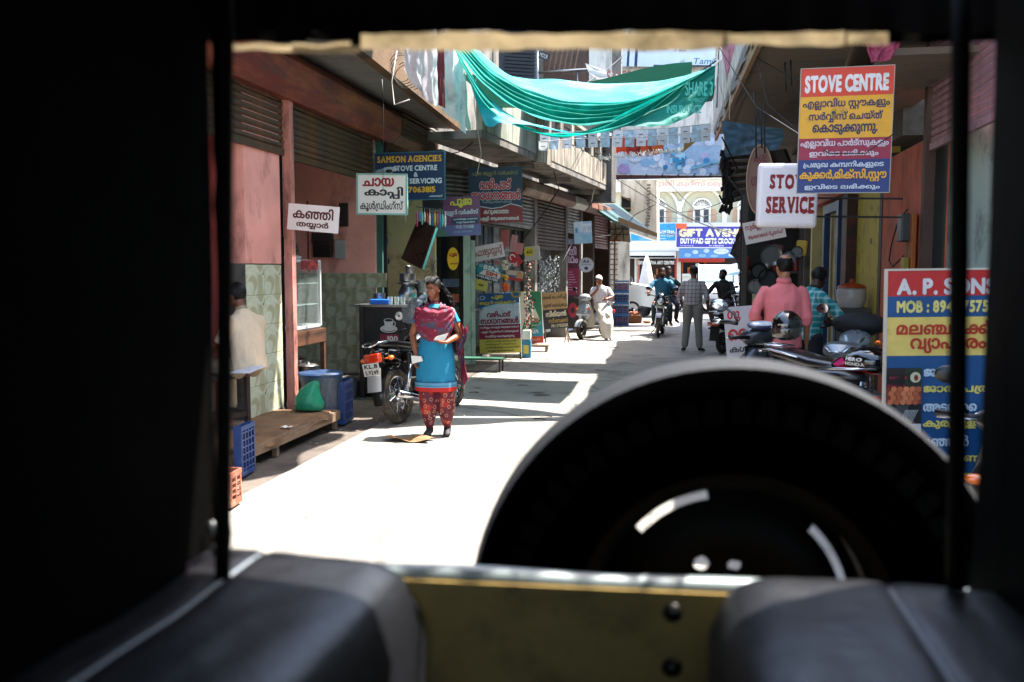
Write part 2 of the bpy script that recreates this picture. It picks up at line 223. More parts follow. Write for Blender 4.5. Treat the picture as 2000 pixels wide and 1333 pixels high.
220:[[68,113,88,111,109,101,119,89,126,70,125,41,115,22,95,4,85,17,97,26,104,36,108,48,109,63,104,79,98,87,80,97,55,97,45,93,33,83,26,63,27,44,36,28,50,16,40,4,21,20,12,34,8,52,9,70,14,85,23,97,37,107,54,112],[68,11,81,10,92,6,106,-9,111,-24,110,-41,102,-56,91,-67,81,-57,93,-43,95,-23,88,-10,76,-3,56,-4,47,-11,41,-20,40,-30,42,-42,54,-57,44,-67,30,-52,25,-42,24,-29,29,-9,43,6]],
232:[[125,113,145,109,158,96,163,77,167,27,172,17,182,13,194,12,205,17,214,27,218,42,219,59,216,74,208,89,195,101,206,113,226,92,236,65,236,44,234,30,228,17,220,8,209,1,196,-2,181,-2,171,1,160,8,153,16,147,34,144,84,138,94,129,98,115,98,106,91,100,73,100,0,82,0,82,68,79,85,74,92,67,97,57,99,44,96,37,91,29,79,26,53,33,29,49,11,38,-2,19,18,10,39,8,66,14,86,25,102,43,111,64,113,78,108,92,94,97,103,105,109],[198,-67,181,-64,170,-54,165,-40,162,-12,154,-3,140,-3,132,-12,130,-66,115,-66,114,-18,112,-11,107,-5,99,-2,88,-4,81,-8,76,-15,75,-25,77,-40,91,-58,80,-67,63,-47,60,-35,59,-21,66,-3,81,8,91,11,105,10,116,5,124,-3,121,-3,127,3,136,9,155,11,166,5,176,-4,183,-47,192,-53,203,-54,214,-47,219,-35,217,-16,204,1,214,11,226,-1,232,-11,234,-23,234,-40,228,-53,222,-60,209,-66]],
176:[[172,111,172,0,3,0,3,14,90,14,79,12,89,23,91,41,86,53,75,59,61,58,55,53,50,42,50,29,33,27,33,46,43,64,55,71,76,73,88,70,97,64,107,47,108,34,105,22,97,11,92,14,155,14,155,111],[172,25,172,-54,71,-54,63,-40,109,-8,135,7,151,5,96,-34,83,-43,96,-40,155,-40,155,12]]}
LINES={'എല്ലാവിധ സ്റ്റൗകളും':[3342,0,222,1273,3390,2132,3381,2636,3391,3594,3367,3822,231,4993,3415,6216,3349,6975,3379,8013,3393,8737,3330,9069],
'സർവ്വീസ് ചെയ്ത്':[3384,0,3452,1223,225,1959,3392,2917,3384,3145,3405,4368,3398,4628,3354,5343,3375,6276,3405,7311,3364,7311,3405,8325],
'കൊടുക്കുന്നു.':[3398,0,3349,715,3390,1753,3359,2257,3393,2820,163,3152,3393,4658,203,4990,3393,6247,46,6579],
'എല്ലാവിധ പാർട്സുകളും':[3342,0,222,1273,3390,2132,3381,2636,3391,3594,3367,3822,3370,4993,3390,5889,3452,6393,3359,7129,3405,7692,3384,7692,3393,8915,3349,9247,3379,10285,3393,11009,3330,11341],
'ഇവിടെ ലഭിക്കും':[3335,0,3381,986,3391,1944,3398,2172,3359,2887,3378,3710,3373,4569,3391,5223,163,5451,3393,6957,3330,7289],
'പ്രമുഖ കമ്പനികളുടെ':[162,0,3370,244,3374,1140,3393,1863,3350,2195,3349,3455,216,4493,3368,5688,3391,6599,3349,6827,3379,7865,3393,8589,3398,8921,3359,9636],
'കുക്കർ,മിക്സി,സ്റ്റൗ':[3349,0,3393,1038,163,1370,3452,2876,44,3612,3374,3832,3391,4555,3349,4783,3405,5821,3384,5821,3391,7044,44,7272,231,7492,3415,8715],
'മലഞ്ചരക്ക്':[3374,0,3378,723,180,1582,3376,3219,163,3955,3405,5461],
'വ്യാപാരം':[3381,0,160,958,3390,1201,3370,1705,3390,2601,3376,3105,3330,3841],
'ജാതി':[3356,0,3390,939,3364,1443,3391,2457],
'ജാതിപത്രി':[3356,0,3390,939,3364,1443,3391,2457,3370,2685,162,3581,3364,3825,3391,4839],
'അടയ്ക്ക':[3333,0,3359,1495,3375,2058,3405,3093,163,3093],
'കുരുമുളക്':[3349,0,3393,1038,3376,1370,3393,2106,3374,2438,3393,3161,3379,3493,3349,4217,3405,5255],
'മഞ്ഞൾ':[3374,0,183,723,3454,2914],
'കശുവണ്ടി':[3349,0,3382,1038,3393,2078,3381,2410,191,3368,3391,4830],
'കഞ്ഞി':[3349,0,183,1038,3391,3229],
'തയ്യാർ':[3364,0,219,1014,3390,2049,3452,2553],
'ചായ':[3354,0,3390,933,3375,1437],
'കാപ്പി':[3349,0,3390,1038,208,1542,3391,2438],
'കൂൾഡ്രിംഗ്സ്':[3349,0,3394,1038,3454,1370,162,2414,3361,2658,3391,3881,3330,4109,3351,4562,3405,5459,3384,5459,3405,6682],
'ചാലക്കുടി':[3354,0,3390,933,3378,1437,163,2296,3393,3802,3359,4134,3391,4697],
'പൂജ':[3370,0,3394,896,3356,1228],
'ജ്വല്ലറി വർക്ക്സ്':[3356,0,161,939,222,1167,3377,2026,3391,2700,3381,3188,3452,4146,163,4882,3405,6388,3384,6388,3405,7611],
'പൂജ ജ്വല്ലറി വർക്ക്സ്':[3370,0,3394,896,3356,1228,3356,2427,161,3366,222,3594,3377,4453,3391,5127,3381,5615,3452,6573,163,7309,3405,8815,3384,8815,3405,10038],
'ഗ്യാരണ്ടിയുള്ള കറുക്കാത്ത':[3351,0,160,897,3390,1140,3376,1644,191,2380,3391,3842,3375,4070,3393,5105,223,5437,3349,7128,3377,8166,3393,8840,163,9172,3390,10678,196,11182],
'വെള്ളി ആഭരണങ്ങൾ':[3398,0,3381,715,223,1673,3391,3104,3334,3592,3373,5239,3376,5893,3363,6629,175,7997,3454,9558],
'വഴിപാട്':[3381,0,3380,958,3391,1612,3370,1840,3390,2736,3359,3240,3405,3803],
'സാധനങ്ങൾ':[3384,0,3390,1223,3367,1727,3368,2638,175,3549,3454,5110],
'സ്വർണ്ണാഭരണങ്ങൾ':[3384,0,161,1223,3452,1451,190,2187,3390,3555,3373,4059,3376,4713,3363,5449,175,6817,3454,8378],
'കറുക്കാത്ത':[3349,0,3377,1038,3393,1712,163,2044,3390,3550,196,4054],
'ഫോട്ടോസ്റ്റാറ്റ്':[3399,0,3371,595,3390,1724,3399,2228,184,2823,3390,3386,231,3890,3390,5113,220,5617,3405,6291],
'സ്വർണ്ണം വെള്ളി ആഭരണങ്ങൾ':[3384,0,161,1223,3452,1451,190,2187,3330,3555,3398,4268,3381,4983,223,5941,3391,7372,3334,7860,3373,9507,3376,10161,3363,10897,175,12265,3454,13826],
'എല്ലാ റിപ്പയറിംഗ് വർക്കുകൾ':[3342,0,222,1273,3390,2132,3377,2896,3391,3570,208,3798,3375,4694,3377,5729,3391,6403,3330,6631,3351,7084,3405,7981,3381,8241,3452,9199,163,9935,3393,11441,3349,11773,3454,12811],
'ചെയ്തു കൊടുക്കുന്നു':[3398,0,3354,715,3375,1648,3405,2683,3364,2683,3393,3697,3398,4289,3349,5004,3390,6042,3359,6546,3393,7109,163,7441,3393,8947,203,9279,3393,10536],
'ഏലസ്സ്, താലിയും, ആൾരൂപങ്ങൾ':[3343,0,3378,1272,232,2131,3405,3354,44,3354,3364,3834,3390,4848,3378,5352,3391,6211,3375,6439,3393,7474,3330,7806,44,8259,3334,8739,3454,10386,3376,11430,3394,12166,3370,12498,175,13394,3454,14955],
'കാണിപ്പൊന്ന്, പഞ്ചലോഹം':[3349,0,3390,1038,3363,1542,3391,2910,3398,3138,208,3853,3390,4749,203,5253,3405,6510,44,6510,3370,6990,180,7886,3399,9523,3378,10118,3390,10977,3385,11481,3330,12671],
'അരി പൊടിച്ച്':[3333,0,3376,1495,3391,2231,3398,2719,3370,3434,3390,4330,3359,4834,3391,5397,176,5625,3405,6558],
'മുത്ത് കൊടുക്കും':[3374,0,3393,723,196,1055,3405,2814,3398,3074,3349,3789,3390,4827,3359,5331,3393,5894,163,6226,3393,7732,3330,8064],
'സീരിയൽ':[3384,0,3392,1223,3376,1451,3391,2187,3375,2415,3453,3450],
'നവീ നൊക്കൻ':[3368,0,3381,911,3392,1869,3398,2357,3368,3072,3390,3983,163,4487,3451,5993],
'സ്വർണ്ണം, വെള്ളി':[3384,0,161,1223,3452,1451,190,2187,3330,3555,44,4008,3398,4488,3381,5203,223,6161,3391,7592],
'ആഭരണങ്ങൾ റിപ്പയറിംഗ്':[3334,0,3373,1647,3376,2301,3363,3037,175,4405,3454,5966,3377,7270,3391,7944,208,8172,3375,9068,3377,10103,3391,10777,3330,11005,3351,11458,3405,12355],
'തീ':[3364,0,3392,1014],
'ഥം':[3365,0,3330,896],
'വെ':[3398,0,3381,715],
'ഗു':[3351,0,3393,897],
'കശു':[3349,0,3382,1038,3393,2078],
'ജ്യോതി കുറീസ് പ്രൈവറ്റ്':[3399,0,3356,595,160,1534,3390,1777,3364,2281,3391,3295,3349,3783,3393,4821,3377,5153,3392,5827,3384,6055,3405,7278,3400,7538,162,8968,3370,9212,3381,10108,220,11066,3405,11740],
'പുതിയ ഫാഷൻ':[3370,0,3393,896,3364,1228,3391,2242,3375,2470,3371,3765,3390,4894,3383,5398,3451,6547],
'കശ്മീരി മുളക്':[3349,0,3382,1038,3405,2078,3374,2078,3392,2801,3376,3029,3391,3765,3374,4253,3393,4976,3379,5308,3349,6032,3405,7070]}

_gc={}
def font_curves(s):
    """outlines of a string in Blender's own font, as polylines in 1/1000 em"""
    c=bpy.data.curves.new('writing','FONT'); c.body=s; o=bpy.data.objects.new('writing',c); COL.objects.link(o)
    dg=bpy.context.evaluated_depsgraph_get(); ev=o.evaluated_get(dg); k=ev.to_curve(dg); out=[]
    for sp in k.splines:
        P=sp.bezier_points; n=len(P); L=[]
        for i in range(n):
            a,b=P[i],P[(i+1)%n]; p0,p1,p2,p3=a.co,a.handle_right,b.handle_left,b.co; L.append((p0.x*1000,p0.y*1000))
            if abs((p3-p0).cross(p1-p0).length)>1e-7 or abs((p3-p0).cross(p2-p0).length)>1e-7:
                for t in (.25,.5,.75):
                    q=p0*(1-t)**3+p1*3*t*(1-t)**2+p2*3*t*t*(1-t)+p3*t**3; L.append((q.x*1000,q.y*1000))
        if n>1: out.append(L)
    ev.to_curve_clear(); bpy.data.objects.remove(o); bpy.data.curves.remove(c); return out
def _merge(s):
    s.sort();o=[]
    for a,b in s:
        if o and a<=o[-1][1]: o[-1][1]=max(o[-1][1],b)
        else: o.append([a,b])
    return o
def _spans(cs,y):
    xs=[]
    for c in cs:
        for (x0,y0),(x1,y1) in zip(c,c[1:]+c[:1]):
            if (y0<=y)!=(y1<=y): xs.append((x0+(y-y0)/(y1-y0)*(x1-x0),1 if y1>y0 else -1))
    xs.sort();w=0;o=[];s=0
    for x,d in xs:
        if w==0: s=x
        w+=d
        if w==0: o.append([s,x])
    return _merge(o)
def outline_quads(key,cs,bold,serif,step):
    """quads (x0,x1,y0,x2,x3,y1) of an outline, nonzero filled and thickened by bold"""
    k=(key,bold,serif,step)
    if k in _gc: return _gc[k]
    if not cs: _gc[k]=[];return []
    ys=[p[1] for c in cs for p in c];lo,hi=min(ys),max(ys)
    n=max(3,int((hi-lo+2*bold)/step));Q=[];prev=None
    def sp(y):
        s=[]
        for f in ((-.95,-.5,0,.5,.95) if bold else (0,)):
            r=bold*math.sqrt(1-f*f)
            if serif and (-25<y<95 or 635<y<760): r+=45*serif
            s+=[[a-r,b+r] for a,b in _spans(cs,y+f*bold)]
        return _merge(s)
    for i in range(n+1):
        y=lo-bold+(hi-lo+2*bold)*min(max(i/n,.002),.998)
        s=sp(y)
        if prev is not None:
            py,ps=prev
            if len(ps)==len(s) and all(a[0]<b[1] and b[0]<a[1] for a,b in zip(ps,s)):
                for a,b in zip(ps,s): Q.append((a[0],a[1],py,b[0],b[1],y))
            else:
                for a in sp((py+y)/2): Q.append((a[0],a[1],py,a[0],a[1],y))
        prev=(y,s)
    _gc[k]=Q
    return Q
_cv={}
def letter(g):
    if g not in _cv: _cv[g]=[[(c[i]*5,c[i+1]*5) for i in range(0,len(c),2)] for c in LIG[g]] if g in LIG else font_curves(chr(g))
    return _cv[g]
def text_quads(s,bold=0,serif=0,step=30):
    Q=[]
    if s in LINES:
        o=LINES[s]; bold=bold*1.35+8
        for j in range(0,len(o),2):
            g,x=o[j],o[j+1]
            for q in outline_quads(g,letter(g),bold,0,step): Q.append((q[0]+x,q[1]+x,q[2],q[3]+x,q[4]+x,q[5],(j>>1)&1))
        return Q
    if s not in _cv:
        gap=60+bold*1.4 if len(s)>1 else 0; x=0; L=[]
        for ch in s:
            if ch==' ': x+=280; continue
            cs=letter(ord(ch)); w0=min([p[0] for c in cs for p in c]+[1e9]); w1=max([p[0] for c in cs for p in c]+[0])
            L.append((ch,x-w0)); x+=w1-w0+gap+serif*60
        _cv[s]=L
    for j,(ch,x) in enumerate(_cv[s]):
        for q in outline_quads(ch,letter(ord(ch)),bold,serif,step): Q.append((q[0]+x,q[1]+x,q[2],q[3]+x,q[4]+x,q[5],j&1))
    return Q

# ------------------------------------------------------------------ sign boards with flat print
def text_mesh(m,s,x0,y0,x1,y1,z,bold=0,serif=0,fit='both',step=34,sk=0,grow=0,align='c'):
    Q=text_quads(s,bold+grow,serif,step)
    if not Q: return
    Q0=Q if not grow else text_quads(s,bold,serif,step)
    a=min(min(q[0],q[3]) for q in Q0); b=max(max(q[1],q[4]) for q in Q0); c=min(q[2] for q in Q0); d=max(q[5] for q in Q0)
    sx=(x1-x0)/(b-a); sy=(y1-y0)/(d-c)
    if fit=='h': sx=min(sx,sy)
    X0=x0 if align=='l' else ((x0+x1)/2-(b-a)*sx/2 if align=='c' else x1-(b-a)*sx)
    V=[];F=[]
    for q in Q:
        n=len(V); zz=z+q[6]*.0003
        f=lambda x,y:(X0+(x-a)*sx+sk*(y0+(y-c)*sy),y0+(y-c)*sy,zz)
        V+=[f(q[0],q[2]),f(q[1],q[2]),f(q[4],q[5]),f(q[3],q[5])]; F.append((n,n+1,n+2,n+3))
    m.add(V,F)
def frame_of(tl,tr,bl):
    tl,tr,bl=Vector(tl),Vector(tr),Vector(bl); x=(tr-tl); W=x.length; x.normalize(); y=tl-bl; Hh=y.length; y=(y-x*y.dot(x)).normalized(); z=x.cross(y)
    m=Matrix.Identity(4)
    for i,v in enumerate((x,y,z)):
        for k in range(3): m[k][i]=v[k]
    m.translation=bl+(tl-bl-y*(tl-bl).dot(y))*0
    return m,W,Hh
def sign(name,label,cat,tl,tr,bl,layers,back='8a8378',thick=.012,frame=None,fw=.012,group=None,mat=None,box=None,fcol=None):
    """board whose print lies in its own x,y plane: layers are
    ('r',x0,y0,x1,y1,colour) ('p',[pts],colour) ('t',text,x0,y0,x1,y1,colour,opts) ('c',cx,cy,rx,ry,colour), all in 0..1 of the board"""
    m,W,Hh=frame_of(tl,tr,bl)
    t=thing(name,label,cat,group=group); t.matrix_basis=m
    MB().bb(0,W,0,Hh,-thick,0).build('panel',mat or flat(back),t)
    z=.0015; parts={}; li=0
    for l in layers:
        k=l[0]; z+=.0008
        if k=='r': mb=parts.setdefault(('print',l[5]),MB()); mb.add([(l[1]*W,l[2]*Hh,z),(l[3]*W,l[2]*Hh,z),(l[3]*W,l[4]*Hh,z),(l[1]*W,l[4]*Hh,z)],[(0,1,2,3)])
        elif k=='p': mb=parts.setdefault(('print',l[2]),MB()); mb.add([(x*W,y*Hh,z) for x,y in l[1]],[tuple(range(len(l[1])))])
        elif k=='c': mb=parts.setdefault(('print',l[5]),MB()); N=24; mb.add([((l[1]+l[3]*math.cos(2*PI*i/N))*W,(l[2]+l[4]*math.sin(2*PI*i/N))*Hh,z) for i in range(N)],[tuple(range(N))])
        elif k=='t':
            o=dict(l[7]) if len(l)>7 else {}; oc=o.pop('oc',None); og=o.pop('og',35); sh=o.pop('sh',None)
            li+=1
            if oc: text_mesh(parts.setdefault(('letter_outline',oc,li),MB()),l[1],l[2]*W+(sh or 0),l[3]*Hh-(sh or 0),l[4]*W+(sh or 0),l[5]*Hh-(sh or 0),z,grow=og if not sh else 0,**o); z+=.0008
            text_mesh(parts.setdefault(('lettering',l[6],li),MB()),l[1],l[2]*W,l[3]*Hh,l[4]*W,l[5]*Hh,z,**o)
    for (nm,c,*_),mb in parts.items():
        if mb.V: mb.build(nm,M('ink_'+c,c,.5,var=.12,vs=7,dirt=('4f483f',.22,5) if sum(rgb(c))>.6 else None),t)
    if frame:
        f=MB(); a=fw; 
        f.bb(-a,W+a,-a,0,-thick-.003,.008).bb(-a,W+a,Hh,Hh+a,-thick-.003,.008).bb(-a,0,0,Hh,-thick-.003,.008).bb(W,W+a,0,Hh,-thick-.003,.008)
        f.build('frame',flat(frame),t)
    if box:
        MB().bb(0,W,0,Hh,-box,-thick-.001).build('casing',flat(fcol or frame or back),t)
    return t,W,Hh

# ------------------------------------------------------------------ palette
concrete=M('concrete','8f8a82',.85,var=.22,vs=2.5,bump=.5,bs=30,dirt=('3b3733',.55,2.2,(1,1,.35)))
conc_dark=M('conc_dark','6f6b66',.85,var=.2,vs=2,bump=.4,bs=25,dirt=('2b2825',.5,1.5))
conc_stain=M('stained_parapet','b5ac9b',.85,var=.2,vs=3,bump=.5,bs=25,dirt=('3c3935',.85,3.5,(2.2,2.2,.22)))
conc_white=M('white_plaster','dcd7cc',.8,var=.12,vs=2,bump=.3,bs=30,dirt=('7c7468',.45,2.5,(2,2,.3)))
cream=M('cream_plaster','cfc39a',.75,var=.1,vs=2,bump=.2,bs=30,dirt=('6d6148',.35,2.2))
yellow=M('yellow_plaster','c9b35a',.7,var=.12,vs=2.5,bump=.2,bs=30,dirt=('5d4f2a',.35,3.5))
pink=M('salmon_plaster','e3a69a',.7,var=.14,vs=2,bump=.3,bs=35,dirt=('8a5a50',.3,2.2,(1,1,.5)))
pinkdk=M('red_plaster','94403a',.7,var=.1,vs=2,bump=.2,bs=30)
salmon=M('orange_plaster','c06a52',.75,var=.15,vs=2.5,bump=.3,bs=30,dirt=('6d3529',.5,2.2,(1,1,.4)))
paleblue=M('pale_blue_plaster','a7b4ae',.75,var=.12,vs=1.8,bump=.25,bs=30,dirt=('5b625c',.4,2.5))
rust=M('rusty_shutter','5a4632',.5,metal=.35,var=.35,vs=3,bump=.2,bs=40,dirt=('8a5a26',.5,2.5,(1,.5,2)))
rustpink=M('pink_shutter','a8808a',.5,metal=.15,var=.15,vs=3,bump=.15,bs=40,dirt=('5f4348',.4,2.5))
brownsh=M('brown_shutter','5b4a42',.55,metal=.3,var=.2,vs=3,bump=.2,bs=40,dirt=('2d2622',.5,3))
greysh=M('grey_shutter','8f8d8a',.45,metal=.4,var=.2,vs=3,dirt=('3d3a37',.5,3))
redbeam=M('red_beam','74332c',.6,var=.3,vs=3,bump=.4,dirt=('a8663a',.6,1.6,(1,.6,3)))
woodbrown=M('brown_wood','6b4a36',.6,var=.3,vs=4,bump=.4,bs=40,st=(4,.5,4),dirt=('2b1c14',.4,3))
woodgrey=M('weathered_plank','8c7763',.8,var=.3,vs=3,bump=.5,bs=40,st=(5,.7,5),dirt=('4b3c2f',.5,3))
darkwood=M('dark_wood','3a2b24',.6,var=.3,vs=4,bump=.3,st=(4,4,.6))
pinkpost=M('pink_post','c98f84',.6,var=.15,vs=4,bump=.4,bs=25,dirt=('4a302a',.55,3.5,(2,2,.5)))
metal=M('bare_steel','9a9a9a',.3,metal=.9,var=.12,vs=6)
chrome=M('chrome','c8c8cc',.12,metal=1,var=.05)
darkmetal=M('dark_metal','2a2928',.5,metal=.5,var=.25,vs=5)
black=M('black_plastic','0f0f10',.4,var=.2,vs=4)
blackpaint=M('black_gloss','08080a',.15,var=.1,coat=.8)
rubber=M('rubber','2a2623',.85,var=.25,vs=8,bump=.4,bs=80,dirt=('6b5f50',.45,6))
rubberclean=M('rubber_dark','050505',.7,var=.2,vs=6,bump=.3,bs=90,spec=.12)
blue=M('blue_paint','1b4b7d',.5,var=.15,vs=4,dirt=('4a5a68',.3,5))
teal=M('teal_paint','3f6b62',.6,var=.2,vs=4,dirt=('2b3b36',.4,4))
greendoor=M('pale_green_paint','9fb3a4',.6,var=.1,vs=3,dirt=('5c6a60',.35,3))
orangewood=M('orange_pole','b8791f',.55,var=.15,vs=4)
glassm=M('glass','aab4b2',.05,var=0,alpha=.13,spec=.8)
glassdk=M('dark_glass','14181a',.06,var=.1,spec=.8,coat=.5)
wirem=M('cable_black','141312',.6,var=.1)
wirew=M('cable_white','c9c5bf',.6,var=.1)
LB=((-3.6,14.2),(-2.1,27.0))      # street face of the far left row
LBo=((-2.95,14.2),(-1.45,27.0))   # its balcony edge
# ------------------------------------------------------------------ ground
g=MB().grid(lambda u,v:(-600+1200*u,-200+1400*v,-.03),8,8).build('ground',M('far_ground','8d877e',.9,var=.2,vs=.3,bump=.2,bs=5),kind='structure')
def lane_mat():
    m=M('lane_concrete','8f8b84',.85,var=.16,vs=.9,bump=.35,bs=70,dirt=('5d5a55',.35,1.3)); n,L,b=nodes_of(m)
    src=b.inputs['Base Color'].links[0].from_socket; tc=n.new('ShaderNodeTexCoord'); v=n.new('ShaderNodeTexVoronoi'); v.feature='DISTANCE_TO_EDGE'; v.inputs['Scale'].default_value=.42
    nn=n.new('ShaderNodeTexNoise'); nn.inputs['Scale'].default_value=1.7; nn.inputs['Detail'].default_value=8; ad=n.new('ShaderNodeMix'); ad.data_type='RGBA'; ad.inputs[0].default_value=.16
    L.new(tc.outputs['Object'],nn.inputs[0]); L.new(tc.outputs['Object'],ad.inputs[6]); L.new(nn.outputs['Color'],ad.inputs[7]); L.new(ad.outputs[2],v.inputs['Vector'])
    r=n.new('ShaderNodeMapRange'); r.inputs[1].default_value=.003; r.inputs[2].default_value=.012; r.inputs[3].default_value=.6; r.inputs[4].default_value=1; L.new(v.outputs['Distance'],r.inputs[0])
    x=n.new('ShaderNodeMix'); x.data_type='RGBA'; x.blend_type='MULTIPLY'; x.inputs[0].default_value=1; L.new(src,x.inputs[6]); L.new(r.outputs[0],x.inputs[7]); L.new(x.outputs[2],b.inputs['Base Color']); return m
MB().grid(lambda u,v:Vector((-3.15+(6.0)*u,-6+36*v,0)),10,30).build('lane',lane_mat(),kind='structure')
def mudz(u,v):
    x=-4.2+1.08*u; y=2+27*v; return Vector((x,y,-.012+.02*mnoise.noise((x*2,y*2,0))*math.sin(PI*u)+.006))
MB().grid(mudz,12,160).build('gutter_dirt',M('gutter_mud','6a6159',.9,var=.3,vs=1.4,bump=.8,bs=25,dirt=('3a332e',.55,1.8)),kind='structure',smooth=True)
MB().bb(-14,14,30,60,-.02,.004).build('cross_road',M('asphalt','6f6c68',.9,var=.15,vs=1,bump=.3),kind='structure')
MB().bb(2.0,2.9,3,28,-.02,.11).build('right_kerb',M('kerb_cement','8a8177',.9,var=.2,vs=2,bump=.4,dirt=('51473f',.5,2)),kind='structure')
st_=MB()
for i in range(26):
    x=random.uniform(-2.9,.2); y=random.uniform(10.5,19); r_=random.uniform(.03,.16); n=random.randint(6,10)
    st_.add([(x+r_*random.uniform(.6,1.3)*math.cos(2*PI*j/n),y+r_*random.uniform(.4,.9)*math.sin(2*PI*j/n),.0045) for j in range(n)],[tuple(range(n))])
st_.build('road_stains',M('oil_stain','4a4641',.7,var=.3,vs=12),kind='structure')
# scraps of litter lying on the lane
rr=random.Random(3)
lit=MB()
for i in range(240):
    x=rr.uniform(-4.0,-2.9) if i<190 else rr.uniform(-2.9,-.6); y=rr.uniform(5,15); s=rr.uniform(.006,.022); a=rr.uniform(0,PI)
    lit.box((x,y,.016),(s,s*.6,.004),(0,rr.uniform(-.3,.3),a))
lit.build('litter',M('litter_paper','a89c8a',.8,var=.4,vs=9),label='small scraps of litter strewn along the dirt gutter',cat='litter',kind='stuff')
cp=MB(); p=gnd(797,862); 
cp.grid(lambda u,v:Vector((p.x-.22+.44*u+.03*math.sin(9*v),p.y-.09+.2*v,.02+.02*math.sin(u*7+v*3)+.02*abs(v-.5))),10,6).build('cardboard_sheet',M('cardboard','8d6f4d',.85,var=.2,vs=6,bump=.3),label='crumpled brown cardboard scrap lying on the sunlit lane at the woman’s feet',cat='cardboard')
for k,(px,py) in enumerate(((1066,815),(1053,820),(925,768))):
    q=gnd(px,py); MB().tube([q+Vector((-.06,0,.01)),q+Vector((0,.02,.012)),q+Vector((.07,-.01,.01))],.006,5).build('twig',darkwood,label=('dry leaf stalk nearest the spare tyre on the bright lane','thin dry stalk beside the spare tyre edge','short dark twig on the lane behind the woman')[k],cat='twig')
# ------------------------------------------------------------------ near left row: pink tea shop
X0=-4.1
def shutter(parent,p0,p1,z0,z1,pitch,mat,off=(0,0),dep=.018,bottom=True):
    """roller shutter between plan points p0,p1: every slat a mesh of its own"""
    a=Vector((*p0,0)); b=Vector((*p1,0)); L=(b-a).length; d=(b-a)/L; nrm=Vector((-d.y,d.x,0)); ang=math.atan2(d.y,d.x)
    n=max(1,int(round((z1-z0)/pitch))); ph=(z1-z0)/n
    prof=[(0,0),(.55*dep,ph*.12),(dep,ph*.35),(dep,ph*.6),(.5*dep,ph*.85),(-.3*dep,ph*.93),(-.3*dep,ph)]
    mb=MB(); V=[];F=[]
    for x in (0,L):
        for (y,z) in prof: V.append((x,-y,z))
    k=len(prof); F=[(i,k+i,k+i+1,i+1) for i in range(k-1)]+[(k-1,2*k-1,k,0)]
    me=MB().add(V,F).mesh('slat',mat); o0=None
    sh=bpy.data.objects.new('shutter',None); COL.objects.link(sh); setp(sh,parent,True); sh.matrix_basis=Matrix.Translation((a.x,a.y,z0))@Matrix.Rotation(ang,4,'Z'); 
    for i in range(n):
        o=bpy.data.objects.new('slat',me); COL.objects.link(o); o.parent=sh; o.location=(0,0,i*ph)
    if bottom: MB().bb(0,L,-.03,.015,-.07,0).build('bottom_rail',mat,sh)
    return sh
# marbled glazed tile
def tile_mat(name,c,k):
    m=M(name,c,.22,var=.08,vs=5,coat=.3); n,L,b=nodes_of(m); src=b.inputs['Base Color'].links[0].from_socket
    tc=n.new('ShaderNodeTexCoord'); nn=n.new('ShaderNodeTexNoise'); nn.inputs['Scale'].default_value=3.2; nn.inputs['Detail'].default_value=1; nn.inputs['Distortion'].default_value=1.1; L.new(tc.outputs['Object'],nn.inputs[0])
    r=n.new('ShaderNodeValToRGB'); e=r.color_ramp.elements; e[0].position=.4; e[0].color=(0,0,0,1); e[1].position=.5; e[1].color=(.75,.75,.75,1); e2=e.new(.6); e2.color=(0,0,0,1); L.new(nn.outputs[0],r.inputs[0])
    x=n.new('ShaderNodeMix'); x.data_type='RGBA'; L.new(r.outputs[0],x.inputs[0]); L.new(src,x.inputs[6]); x.inputs[7].default_value=(*rgb(k),1)
    v=n.new('ShaderNodeTexVoronoi'); v.inputs['Scale'].default_value=5.5; L.new(tc.outputs['Object'],v.inputs['Vector']); r2=n.new('ShaderNodeMapRange'); r2.inputs[1].default_value=.07; r2.inputs[2].default_value=.1; L.new(v.outputs['Distance'],r2.inputs[0])
    y=n.new('ShaderNodeMix'); y.data_type='RGBA'; L.new(r2.outputs[0],y.inputs[0]); y.inputs[6].default_value=(.03,.028,.02,1); L.new(x.outputs[2],y.inputs[7]); L.new(y.outputs[2],b.inputs['Base Color']); return m
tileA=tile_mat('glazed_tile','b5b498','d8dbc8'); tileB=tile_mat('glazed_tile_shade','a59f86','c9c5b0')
shop=thing('pink_tea_shop','salmon pink tea shop with rusty roller shutters and glazed tile dado on the left','shop',(X0-1,8,0))
MB().bb(-8,X0-.02,3,11.9,.0,.19).build('shop_floor',conc_dark,shop,world=True)
MB().bb(-8,X0-.06,11.9,12.02,.1,3.6).build('partition_wall',pink,shop,world=True)
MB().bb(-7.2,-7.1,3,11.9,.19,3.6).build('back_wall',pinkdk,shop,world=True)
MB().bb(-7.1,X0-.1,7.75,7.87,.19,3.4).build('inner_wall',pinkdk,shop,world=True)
MB().bb(X0-.22,X0,8.0,8.78,1.71,3.4).build('pillar',pink,shop,world=True)
MB().bb(X0-.22,X0-.012,8.0,8.78,.19,1.71).build('pillar_base',conc_dark,shop,world=True)
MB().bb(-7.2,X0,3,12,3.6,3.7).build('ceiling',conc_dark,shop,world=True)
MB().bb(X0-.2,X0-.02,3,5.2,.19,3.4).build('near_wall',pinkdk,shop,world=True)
MB().box((X0+.03,8.93,1.77),(.09,.09,3.3)).build('door_post',pinkpost,shop,world=True)
MB().box((X0-.06,8.88,1.77),(.06,.05,3.3)).build('shutter_channel',darkmetal,shop,world=True)
